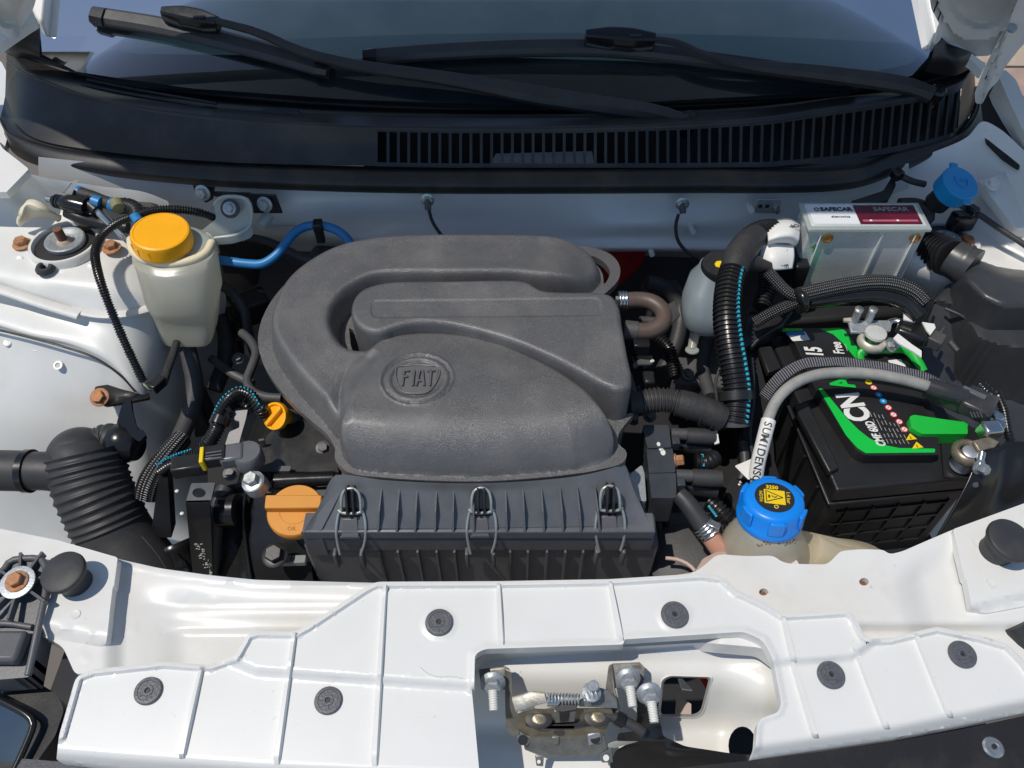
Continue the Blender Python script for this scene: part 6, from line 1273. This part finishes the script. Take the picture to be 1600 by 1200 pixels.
# tray ribs behind the battery
TR_ = thing('battery_tray', 'black plastic battery tray edge behind and left of the battery', 'tray', W(1200, 560, -.05))
tube('tray_rim', V3([(1236, 486, .02), (1222, 505, .008), (1200, 520, -.002), (1182, 533, -.012), (1172, 545, -.02)]), .003, M['black'], TR_, sides=8)
plate('tray_web', [(1168, 492, 3), (1236, 488, 3), (1226, 506, 3), (1205, 520, 3), (1178, 536, 3), (1160, 545, 3)], -.01, 3, M['black'], TR_, .02, zf=lambda P: .005 - .0004 * (P[:, 1] - 490))
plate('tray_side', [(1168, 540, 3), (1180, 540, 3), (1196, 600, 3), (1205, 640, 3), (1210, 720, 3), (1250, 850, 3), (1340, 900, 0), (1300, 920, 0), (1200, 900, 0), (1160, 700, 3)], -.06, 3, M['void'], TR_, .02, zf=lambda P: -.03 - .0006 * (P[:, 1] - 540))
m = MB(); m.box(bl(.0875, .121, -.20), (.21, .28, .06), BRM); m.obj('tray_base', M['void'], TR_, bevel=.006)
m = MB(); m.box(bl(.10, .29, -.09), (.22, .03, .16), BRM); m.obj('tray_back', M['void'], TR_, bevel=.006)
# --- brake fluid reservoir
BF = thing('brake_reservoir', 'bluish translucent brake fluid reservoir with black cap left of the thick loom', 'reservoir', W(1108, 450, .03))
loft('tank', [(W(1105, 500, -.02), .030, .03, 3), (W(1104, 492, -.012), .034, .034, 3), (W(1108, 470, .010), .034, .034, 3), (W(1112, 440, .030), .028, .03, 3), (W(1116, 424, .042), .022, .022, 2.4), (W(1118, 414, .050), .020, .020, 2)], M['tankd'], BF, n=40)
tube('seam_rim', V3([(1078, 492, -.004), (1090, 484, .0), (1104, 480, .004), (1124, 479, .006)]), .0035, M['tank'], BF, sides=10)
bcx = W(1124, 412, .056); MB().lathe([(.0235, -.018), (.0235, -.002), (.021, .002), (.010, .0025)], bcx, (-.15, -.1, 1), 36).obj('cap', M['black'], BF); MB().lathe([(.0060, .0028), (.0058, .0034)], bcx + Vector((-.001, -.004, 0)), (-.15, -.1, 1), 7).obj('yellow_mark', M['yellow'], BF)
tube('drip_tube', V3([(1090, 500, -.02), (1085, 525, -.04), (1081, 545, -.05)]), [.007, .0065, .006], M['tankb'], BF, sides=16); MB().lathe([(.0065, 0), (.0092, .002), (.009, .004)], W(1081, 550, -.05), (0, .3, 1), 20).obj('tube_foot', M['tank'], BF)
m = MB(); m.prism([W(1044, 475, .0), W(1054, 470, .0), W(1063, 492, -.01), (W(1050, 504, -.01))], .002); m.obj('grey_tag', M['hose'], BF)
# --- injector plug right of resonator
IP = thing('throttle_plug', 'shiny black plug tucked against the right side of the grey resonator', 'plug', W(1000, 560, .02))
m = MB(); m.box(W(1000, 545, .025), (.020, .018, .03)); m.box(W(1003, 567, .018), (.026, .016, .012)); m.obj('plug_body', M['blackg'], IP, bevel=.002)
m = MB(); m.prism([W(988, 568, .028), W(1000, 560, .03), W(1017, 562, .028), W(1018, 569, .028), W(1000, 569, .028), W(990, 575, .026)], .004); m.obj('wire_clip', M['hose'], IP, bevel=.001)
MB().lathe([(.0022, 0), (.0018, .003)], W(1018, 565, .028), (.6, -.2, 1), 10).obj('bright_tip', M['label'], IP)
m = MB(); m.box(W(1012, 600, -.0), (.014, .02, .03)); m.obj('lower_plug', M['black'], IP, bevel=.003)
# --- taped corrugated hose
TH = thing('taped_loom', 'dusty grey taped corrugated loom crossing between engine cover and thick loom', 'cable loom', W(1060, 635, .02))
tube('tape_end', V3([(985, 630, .012), (995, 629, .013), (1006, 628, .014)]), .0135, M['tape'], TH, sides=22)
tube('loom', V3([(1003, 628, .014), (1025, 625, .016), (1048, 626, .016), (1062, 630, .015)]), .0138, mat('dusty_loom', (.045, .044, .043), .45, var=.2), TH, pitch=.0045, amp=.0010, sides=24)
tube('tape_wrap', V3([(1058, 629, .016), (1078, 634, .014), (1098, 640, .011), (1115, 647, .008), (1130, 654, .004)]), [.0155, .0165, .0160, .0165, .0150], M['tape'], TH, sides=24)
for k in range(7):
    t = k / 7; p = W(1062 + 66 * t, 630 + 24 * t, .014 - .01 * t); ax = Vector((1, -.5 + (k % 2) * .7, -.1)).normalized(); v, f, u_ = tube_geo([p + frame(ax) @ Vector((.0162 * math.cos(a), .0162 * math.sin(a), 0)) for a in np.linspace(0, 6.28, 20, endpoint=False)], .0010, sides=5, closed=True, step=.005); MB().add(v, f).obj('tape_fold', M['tape'], TH)
# --- coil pack with plug leads
CP = thing('ignition_coil', 'black ignition coil block with two grey rubber plug leads and paint splashes', 'ignition coil', W(1033, 720, -.02))
def cb_(name, pts, z, d, m_=M['ribb'], r=3): return plate(name, pts, z, r, m_, CP, d, sp=8)
coilm = mat('coil_resin', (.045, .052, .062), .35, bump=.3, bscale=400, var=.2, vscale=40)
cb_('coil_tower', [(1005, 672, 2), (1005, 664, 2), (1045, 664, 3), (1049, 699, 1), (1012, 700, 1)], -.004, .03, coilm)
cb_('coil_body', [(1010, 700, 1), (1050, 699, 1), (1055, 720, 8), (1055, 738, 2), (1014, 739, 2), (1012, 720, 6)], -.007, .04, coilm)
cb_('coil_tower', [(1014, 740, 1), (1056, 739, 1), (1057, 770, 2), (1055, 778, 3), (1018, 778, 2)], -.005, .05, coilm)
for p, rr_ in (((1029, 694, -.0035), .0022), ((1036, 707, -.0063), .0030)):
    m = MB(); m.lathe([(rr_, 0), (rr_ * .9, .0005)], W(*p), (0, 0, 1), 16, sx=1.4); m.obj('paint_splash', M['label'], CP)
MB().lathe([(.0026, 0), (.0023, .0005)], W(1033, 702, -.0063), (0, 0, 1), 12).obj('paint_splash', M['label'], CP)
for (x0_, y0_, x1_, y1_, x2_) in ((1048, 678, 1074, 679, 1116), (1056, 743, 1083, 744, 1127)):
    tube('lead_neck', V3([(x0_, y0_, -.014), (x1_, y1_, -.014)]), .0072, M['hose'], CP, sides=20); tube('lead_boot', V3([(x1_ - 1, y1_ + 2, -.014), (x1_ + 20, y1_ + 3, -.014), (x2_ - 2, y1_ + 4, -.014), (x2_, y1_ + 4, -.014)]), [.0098, .0100, .0100, .0092], M['rubber'], CP, sides=26)
    tube('lower_lead', V3([(x0_, y0_ + 14, -.035), (x1_, y1_ + 18, -.035), (x2_ - 6, y1_ + 24, -.035)]), .009, M['black'], CP, sides=18)
    m = MB(); m.box(W(x0_ + 7, y0_ + 15, -.014), (.009, .010, .014)); m.obj('tower_lug', coilm, CP, bevel=.001)
hexbolt('coil_bolt', W(1055, 720, -.012), (1, -.1, .35), .0065, M['orust'], CP, h=.008, washer=1.3)
cb_('metal_bracket', [(983, 742, 5), (1003, 726, 4), (1007, 740, 3), (1010, 784, 4), (988, 780, 4)], -.012, .04, M['galv'], 4)
for pts in ([(1086, 722, -.03), (1104, 722, -.03), (1116, 716, -.035)], [(1108, 784, -.05), (1122, 796, -.05), (1136, 812, -.055)]): tube('lead_loom', V3(pts), .0095, M['loom'], CP, pitch=.0046, amp=.001, sides=18)
dashes('blue_stripe', V3([(1096, 712, -.024), (1098, 730, -.028)]), .0030, (0, 0, 1), M['cyan'], CP, .004, .003); dashes('blue_stripe', V3([(1110, 790, -.048), (1122, 806, -.052)]), .0092, (-.6, -.6, 1), M['cyan'], CP, .0046, .0025)
m = MB(); m.prism([W(1112, 664, -.012), W(1120, 666, -.012), W(1124, 692, -.012), W(1117, 694, -.012)], .002); m.obj('white_tab', M['label'], CP)
plate('pump_shield', [(1133, 770, 8), (1142, 745, 8), (1165, 740, 6), (1180, 760, 6), (1170, 800, 6), (1150, 800, 6)], -.07, 6, M['void'], CP, .02)
for x, y in ((1157, 753), (1155, 757)): MB().lathe([(.0016, 0), (.0014, .0004)], W(x, y, -.0695), (0, 0, 1), 10).obj('paint_fleck', M['label'], CP)
# --- coolant tank
ET = thing('coolant_tank', 'yellowed translucent coolant tank with a big ribbed blue pressure cap', 'coolant tank', W(1205, 800, .0))
cbx = W(1203, 803, .012); AX = Vector((-.03, .16, 1)).normalized()
rC = 51 * mpp(cbx)
loft('tank_body', [(W(1275, 915, -.15), .092, .046, 4), (W(1272, 907, -.085), .095, .048, 4), (W(1268, 896, -.052), .090, .044, 3.4), (W(1260, 884, -.040), .076, .036, 2.8), (W(1238, 866, -.030), .050, .030, 2.3)], M['tanky'], ET, n=60, smooth=70)
TN = loft('tank_neck', [(W(1195, 880, -.070), .055, .046, 2.4), (W(1197, 858, -.035), .048, .042, 2.2), (W(1200, 838, -.012), .038, .036, 2), (W(1202, 818, .004), .031, .031, 2), (cbx + AX * .004, .029, .029, 2)], M['tanky'], ET, n=48, smooth=70)
tube('tank_shoulder', V3([(1270, 860, -.034), (1310, 872, -.040), (1350, 876, -.044), (1398, 886, -.055)]), [.018, .014, .012, .008], M['tanky'], ET, sides=18)
cap = MB(); cap.lathe([(rC, -.004), (rC * 1.01, .000), (rC * .985, .003), (rC * .93, .006), (rC * .91, .020), (rC * .88, .0235), (rC * .80, .0255), (rC * .60, .0262), (rC * .2, .0262)], cbx, AX, 90)
cp = cap.obj('pressure_cap', M['blue'], ET, smooth=40)
fa = Matrix((Vector((1, 0, 0)) - AX * AX.x, AX.cross(Vector((1, 0, 0)) - AX * AX.x), AX)).transposed()
for k in range(6):
    a = k * math.pi / 3 + .42; d = Vector((math.cos(a), math.sin(a), 0)); m = MB()
    arc = [(rC * q * math.cos(a + t), rC * q * math.sin(a + t)) for q, ts in ((1.0, np.linspace(-.26, .26, 7)), (.82, np.linspace(.18, -.18, 5))) for t in ts]
    m.prism([cbx + fa @ Vector((x, y, .0225)) for x, y in arc], .019, -AX); m.obj('grip_lug', M['blue'], cp, bevel=.0018, seg=3)
ct = cbx + AX * .0263; rl = rC * .58
m = MB(); m.lathe([(rl, 0), (rl, .0005)], ct, AX, 48); dk = m.obj('cap_label', M['ink'], cp)
TL = Matrix.Rotation(-.18, 3, 'Z'); f2 = fa @ TL
def cl(x, y, z=.0008): return ct + f2 @ Vector((x, y, z))
m = MB(); sq = fillet([(-.0105, -.0095), (.0105, -.0095), (.0105, .0095), (-.0105, .0095)], .0015); m.prism([cl(x, y) for x, y in sq], .0002, -AX); m.obj('yellow_field', M['yellow'], dk)
for a, b in (((-.0085, .0075), (-.0085, -.0075)), ((-.0085, -.0075), (.0082, 0)), ((.0082, 0), (-.0085, .0075))):
    A, B = cl(*a, .0011), cl(*b, .0011); m = MB(); m.tube([A, B], .0005, sides=4); m.obj('triangle_line', M['ink'], dk)
m = MB(); m.prism([cl(-.0065, -.002, .0011), cl(-.0045, -.002, .0011), cl(-.0045, .002, .0011), cl(-.0065, .002, .0011)], .0001, -AX); m.tube([cl(-.003, .001, .0011), cl(0, -.001, .0011), cl(.002, .0005, .0011)], .0006, sides=5); m.obj('hand_symbol', M['ink'], dk)
xd = f2 @ Vector((1, 0, 0)); yd = f2 @ Vector((0, 1, 0))
text('cap_text', '3250', .0062, cl(-.002, .0128), xd, AX, M['yellow'], dk, weight=.0002); text('cap_text', '1.4 bar', .0058, cl(.0138, .001), -yd, AX, M['yellow'], dk); text('cap_text', 'ACDelco'[:0] + 'NOTH', .0050, cl(-.0138, -.001), -yd, AX, M['yellow'], dk)
v, f, u_ = tube_geo([cl(.001 + .0021 * math.cos(a), -.0130 + .0021 * math.sin(a), .0006) for a in np.linspace(0, 6.28, 16, endpoint=False)], .0005, sides=5, closed=True, step=.002); MB().add(v, f).obj('recycle_mark', M['yellow'], dk)
m = MB()
for k in range(26):
    x = 1183 + k * 2.4 + random.uniform(-1, 1); y = 846 + random.uniform(-3, 6) + 3 * math.sin(k * .4); dv_ = Vector(rays(x, y)).normalized(); h_, lo_, nn_, fi_ = TN.ray_cast(CAM - OFF['coolant_tank'], dv_)
    if h_: m.lathe([(.0013, -.0002), (.0008, .0005)], lo_ + OFF['coolant_tank'], nn_, 8)
o = m.obj('residue_drops', mat('brown_residue', (.22, .15, .09), .6), ET); o['kind'] = 'stuff'
plate('tank_sticker', [(1216, 868, 3), (1240, 867, 5), (1250, 884, 2), (1220, 884, 2)], -.012, 3, mat('pinkish_label', (.72, .62, .58), .5), ET, .001)
HC = thing('coolant_hose', 'short black coolant hose with bright clamp ending in a clear tube beside the coolant tank', 'hose', W(1085, 800, -.02))
tube('hose', V3([(1060, 772, -.010), (1070, 782, -.012), (1086, 803, -.018), (1102, 826, -.026)]), [.0095, .0105, .0108, .0108], M['rubber'], HC, sides=24)
tube('clamp', V3([(1096, 818, -.023), (1110, 834, -.030)]), .0122, M['steel'], HC, pitch=.0042, amp=.0006, sides=24)
m = MB(); boxpx(m, W(1116, 822, -.016), .012, .009, .008, -30); m.obj('clamp_screw', M['steel'], HC, bevel=.001)
tube('clear_tube', V3([(1106, 832, -.030), (1118, 850, -.036), (1134, 872, -.045)]), .0105, mat('pinkish_clear_tube', (.55, .28, .20), .25, coat=.5), HC, sides=20)
plate('splash_shield', [(1086, 893, 3), (1098, 873, 4), (1120, 862, 4), (1136, 862, 3), (1130, 880, 3), (1118, 893, 3)], -.016, 3, mat('translucent_pinkish_shield', (.45, .33, .27), .4), HC, .002)
PL = thing('pulley_cover', 'dark round cover with pale edge below the coolant hose', 'cover', W(1050, 865, -.10))
MB().lathe([(.045, -.02), (.045, .0), (.035, .006), (.01, .008)], W(1075, 875, -.10), (-.1, -.2, 1), 40).obj('round_cover', M['hose'], PL)
tube('pale_edge', V3([(1040, 872, -.07), (1058, 874, -.07), (1076, 882, -.07), (1086, 892, -.07)]), .0022, mat('pale_pink_edge', (.55, .42, .36), .5), PL, sides=8)
# ================================================================ bonnet latch
LT = thing('bonnet_latch', 'galvanised bonnet latch with coil spring and three exposed mounting bolts', 'latch', W(875, 1100, -.02))
GV = M['galv']
def lz(px, py, z): return W(px, py, z)
def sheetm(name, pts, mat_, z=None, th=.0022, r=2, zf=None, parent=LT, sp=6, holes=()): return plate(name, pts, z, r, mat_, parent, th, sp=sp, zf=zf, holes=holes)
def vplate(name, pts, mat_, th=.0025, parent=LT, d=(0, 1, 0), bev=.0008): return MB().prism([W(*p) for p in pts], th, d).obj(name, mat_, parent, bevel=bev)
gal2 = mat('dull_zinc_plate', (.24, .245, .23), .45, metal=.6, var=.25, vscale=70, bump=.3, bscale=200, dirt=(.14, .10, .06), dirtamt=.7, dscale=45)
# mounting ears
vplate('left_ear', [(748, 1049, -.024), (790, 1044, -.022), (796, 1048, -.022), (798, 1060, -.026), (795, 1078, -.034), (752, 1078, -.036)], gal2)
vplate('right_ear', [(956, 1040, -.022), (1000, 1038, -.022), (1008, 1046, -.022), (1008, 1060, -.028), (1000, 1078, -.036), (960, 1076, -.034)], gal2)
# side cheeks running forward
vplate('left_cheek', [(790, 1046, -.020), (799, 1050, -.020), (801, 1090, -.030), (808, 1102, -.032), (812, 1148, -.060), (800, 1152, -.064), (792, 1140, -.060)], gal2, d=(-.5, .9, 0))
vplate('right_cheek', [(950, 1042, -.020), (956, 1040, -.020), (960, 1080, -.030), (968, 1110, -.035), (962, 1128, -.050), (950, 1115, -.045), (946, 1075, -.030)], gal2, d=(.5, .9, 0))
vplate('left_wing', [(799, 1092, -.024), (815, 1089, -.020), (830, 1084, -.017), (852, 1086, -.016), (856, 1098, -.020), (838, 1103, -.022), (805, 1114, -.028)], gal2, .003)
vplate('right_wing', [(902, 1100, -.020), (920, 1090, -.016), (936, 1078, -.014), (950, 1082, -.016), (964, 1094, -.022), (966, 1108, -.026), (935, 1106, -.024), (905, 1105, -.022)], gal2, .003)
# main plate
hA = [(841 + 13 * math.cos(a), 1123 + 4.5 * math.sin(a)) for a in np.linspace(0, 6.28, 16, endpoint=False)]; hB = [(930 + 13 * math.cos(a), 1121 + 4.5 * math.sin(a)) for a in np.linspace(0, 6.28, 16, endpoint=False)]
sheetm('latch_plate', [(808, 1115, 3), (835, 1107, 3), (862, 1108, 3), (900, 1106, 3), (955, 1106, 4), (958, 1114, 3), (944, 1148, 3), (930, 1150, 2), (830, 1152, 2), (808, 1140, 3)], M['goldz'], zf=lambda P: -.030 - .0007 * (P[:, 1] - 1107), holes=[hA, hB])
for x, y in ((842, 1124), (934, 1121)):
    MB().lathe([(.0085, 0), (.0085, .0012), (.006, .002)], W(x, y, -.038), (0, -.2, 1), 24, up=(0, 1, 0), sx=1.5).obj('pivot_rivet', M['ink'], LT); MB().lathe([(.0050, .002), (.0042, .0028)], W(x, y, -.038), (0, -.2, 1), 20, up=(0, 1, 0), sx=1.4).obj('rivet_head', M['goldz'], LT)
vplate('cross_slot', [(822, 1131, -.042), (850, 1131, -.042), (853, 1139, -.048), (897, 1139, -.048), (900, 1130, -.042), (938, 1129, -.042), (938, 1133, -.044), (822, 1134, -.044)], M['ink'], .001)
vplate('striker_guide', [(865, 1112, -.022), (900, 1112, -.022), (898, 1128, -.034), (868, 1130, -.036)], gal2, .003)
vplate('throat', [(874, 1113, -.020), (890, 1113, -.020), (888, 1128, -.032), (875, 1129, -.033)], M['ink'], .002)
for x, y in ((873, 1144),): MB().lathe([(.003, 0), (.003, .0006)], W(x, y, -.0545), (0, 0, 1), 12, up=(0, 1, 0), sx=1.8).obj('drill_hole', M['ink'], LT)
# lower tabs
for pts in ([(808, 1142, -.058), (826, 1145, -.058), (828, 1160, -.068), (824, 1166, -.070), (812, 1162, -.070), (808, 1154, -.066)], [(918, 1150, -.058), (938, 1144, -.056), (940, 1160, -.066), (920, 1166, -.070)]): vplate('lower_tab', pts, M['galv'])
for x, y in ((817, 1156), (930, 1154)): MB().lathe([(.0048, 0), (.0048, .001), (.0028, .001)], W(x, y, -.0625), (0, -.6, .8), 18).obj('tab_hole', M['ink'], LT)
vplate('centre_tab', [(862, 1153, -.060), (874, 1153, -.060), (872, 1164, -.068), (864, 1164, -.068)], gal2)
vplate('latch_backing', [(815, 1152, -.062), (945, 1150, -.062), (950, 1170, -.076), (930, 1183, -.082), (850, 1184, -.084), (820, 1172, -.078)], gal2, .002)
for pts in ([(836, 1182, -.082), (850, 1182, -.082), (849, 1198, -.090), (838, 1197, -.090)], [(935, 1176, -.080), (956, 1168, -.078), (958, 1192, -.088), (940, 1192, -.090)]): vplate('hanging_tab', pts, gal2, .002)
MB().lathe([(.003, 0), (.003, .0006)], W(947, 1184, -.083), (0, -.5, 1), 12).obj('tab_hole', M['label'], LT); MB().lathe([(.0018, 0), (.0018, .0006)], W(842, 1190, -.085), (0, -.5, 1), 12).obj('tab_hole', M['label'], LT)
# spring
def coil(p0, p1, r, turns, wr, mat_, name='spring'):
    p0 = Vector(p0); p1 = Vector(p1); ax = (p1 - p0); fr = frame(ax); n = turns * 14
    pts = [p0 + ax * (i / n) + fr @ Vector((r * math.cos(2 * math.pi * i / 14), r * math.sin(2 * math.pi * i / 14), 0)) for i in range(n + 1)]
    # direct sweep, no resampling
    v, f, u_ = tube_geo(pts, wr, sides=6, step=.0016); return MB().add(v, f).obj(name, mat_, LT)
coil(W(856, 1091, -.008), W(906, 1092, -.008), .0044, 10, .0008, M['galv'])
coil(W(914, 1090, -.010), W(936, 1082, -.006), .0050, 4, .0009, M['galv'])
tube('spring_pin', [W(855, 1096, -.012), W(872, 1096, -.012)], .0045, M['steel'], LT, sides=14)
MB().lathe([(.0050, -.004), (.0050, .003), (.004, .004)], W(927, 1073, -.002), (.1, 0, 1), 24).obj('pivot_head', M['galv'], LT); MB().lathe([(.0090, -.004), (.0090, -.002), (.007, -.001)], W(925, 1080, -.004), (.1, 0, 1), 28).obj('pivot_washer', M['galv'], LT)
vplate('catch_hook', [(866, 1104, -.014), (884, 1100, -.012), (905, 1100, -.012), (900, 1110, -.016), (880, 1113, -.018), (868, 1112, -.018)], mat('brown_stained_steel', (.14, .12, .11), .5, metal=.5), .004)
paint = mat('paint_white_threads', (.70, .70, .66), .5)
def nutbolt(x, y, z, parent=LT):
    p = W(x, y, z); ax = Vector((0, -.80, -.10)) ; ax = Vector((.02, -.62, .42)).normalized()
    MB().lathe([(.0120, 0), (.0120, .0010), (.0095, .0026), (.0085, .004)], p, ax, 36).obj('flange', M['galv'], parent)
    MB().lathe([(.0082, .003), (.0082, .010), (.0070, .0118)], p, ax, 6).obj('nut', M['galv'], parent, smooth=20)
    tube('threaded_stud', [p + ax * .012, p + Vector((.001, -.013, -.006)) + ax * .018], .0042, paint, parent, pitch=.0022, amp=.0004, sides=18)
nutbolt(770, 1066, -.018); nutbolt(981, 1060, -.016)
LB_ = thing('cable_bracket', 'glossy black pressed cable bracket bolted right of the latch', 'bracket', W(1010, 1130, -.03))
sheetm('bracket_plate', [(995, 1088, 4), (1000, 1075, 6), (1022, 1072, 6), (1031, 1085, 4), (1028, 1110, 3), (1036, 1150, 4), (1070, 1166, 8), (1110, 1172, 8), (1135, 1176, 4), (1178, 1180, 3), (1175, 1200, 3), (1100, 1230, 0), (965, 1230, 0), (952, 1195, 6), (962, 1172, 6), (985, 1160, 4), (964, 1156, 3), (966, 1146, 2), (990, 1142, 3), (996, 1120, 3)], M['blackg'], zf=lambda P: -.020 - .0006 * (P[:, 1] - 1075) + .007 * np.exp(-((P[:, 0] - 1028)**2 / 500 + (P[:, 1] - 1158)**2 / 220)) + .004 * np.exp(-(P[:, 1] - 1172 - .03 * (P[:, 0] - 1080))**2 / 60) * (P[:, 0] > 1040), parent=LB_, th=.004, sp=5)
nutbolt(1014, 1083, -.014, LB_)
tube('release_cable', V3([(945, 1118, -.040), (965, 1122, -.042), (990, 1134, -.046), (1005, 1144, -.05)]), .0050, M['rubber'], LB_, sides=12); tube('cable_ferrule', V3([(962, 1121, -.041), (975, 1127, -.043)]), .0072, M['blackg'], LB_, sides=14)
m = MB(); m.prism([W(950, 1162, -.055), W(960, 1158, -.054), W(996, 1158, -.056), W(960, 1168, -.060), W(950, 1166, -.058)], .002); m.obj('lever_end', mat('pale_zinc_lever', (.55, .55, .47), .45, metal=.3), LB_)
# ---------------------------------------------------------------- half hidden hoses, pipes and brackets deep in the bay
dk = [M['rubber'], M['black'], M['hose'], M['void'], LF]
dg = mat('grimy_grey_casting', (.11, .11, .112), .5, metal=.3, var=.3, vscale=60, bump=.4, bscale=150)
for name, pts, r_, m_, rib_ in (
 ('hose', [(1010, 440, -.05), (1040, 450, -.06), (1062, 480, -.08), (1058, 530, -.10), (1035, 580, -.12)], .011, M['rubber'], 0),
 ('hose', [(1130, 470, -.06), (1110, 520, -.08), (1098, 570, -.10), (1110, 620, -.10)], .009, M['hose'], 0),
 ('corrugated_pipe', [(1020, 520, -.06), (1045, 545, -.07), (1055, 590, -.08)], .008, M['loom'], .0045),
 ('metal_pipe', [(1000, 500, -.09), (1060, 505, -.10), (1120, 515, -.12)], .006, dg, 0),
 ('hose', [(330, 470, -.10), (350, 510, -.12), (352, 560, -.14), (335, 610, -.16)], .012, M['rubber'], 0),
 ('corrugated_pipe', [(352, 452, -.09), (372, 480, -.11), (376, 530, -.13)], .009, M['loom'], .005),
 ('metal_pipe', [(330, 560, -.12), (365, 585, -.12), (395, 600, -.12)], .006, dg, 0),
 ('hose', [(1070, 830, -.10), (1095, 850, -.10), (1130, 845, -.10)], .010, M['rubber'], 0),
 ('hose', [(430, 830, -.09), (455, 845, -.10), (480, 850, -.10)], .007, M['rubber'], 0),
 ('metal_pipe', [(980, 585, -.04), (990, 620, -.05), (990, 660, -.05)], .006, dg, 0),
 ('wire', [(1130, 560, -.02), (1118, 600, -.03), (1124, 640, -.03)], .002, M['rubber'], 0),
 ('wire', [(1175, 560, -.02), (1178, 620, -.03), (1172, 680, -.04), (1178, 720, -.04)], .002, M['rubber'], 0),
 ('hose', [(1160, 690, -.05), (1164, 720, -.06), (1158, 750, -.07)], .006, M['rubber'], 0)):
    kw = dict(pitch=rib_, amp=.001) if rib_ else {}
    tube(name, V3(pts), r_, m_, EN, sides=16, **kw)
for px, py, z, s, a in ((1035, 470, -.10, (.06, .05, .04), 12), (1090, 600, -.14, (.08, .05, .06), -8), (1010, 620, -.08, (.03, .03, .03), 20), (350, 520, -.18, (.05, .06, .06), 15), (395, 480, -.10, (.05, .04, .04), 30), (1120, 640, -.13, (.05, .04, .05), 5), (300, 640, -.20, (.05, .05, .08), 10), (1000, 830, -.12, (.05, .05, .05), 0), (1080, 840, -.16, (.07, .05, .05), 0)):
    m = MB(); m.box(W(px, py, z), s, Matrix.Rotation(R(a), 3, 'Z')); m.obj('casting', dg if s[0] > .05 else M['black'], EN, bevel=.006, seg=3)
for px, py, z in ((372, 560, -.10), (1075, 585, -.10), (1015, 650, -.05), (1100, 640, -.09), (360, 740, -.05), (420, 760, -.06), (505, 700, -.03), (1140, 815, -.06)):
    hexbolt('small_bolt', W(px, py, z), (.1, -.4, 1), .006, dg, EN)
tube('cover_scuff', [W(x, y, zc(x, y) + .0002) for x, y in ((656, 1043), (668, 1053), (684, 1058), (705, 1057), (722, 1060))], .0006, M['whitep'], RC, sides=6)
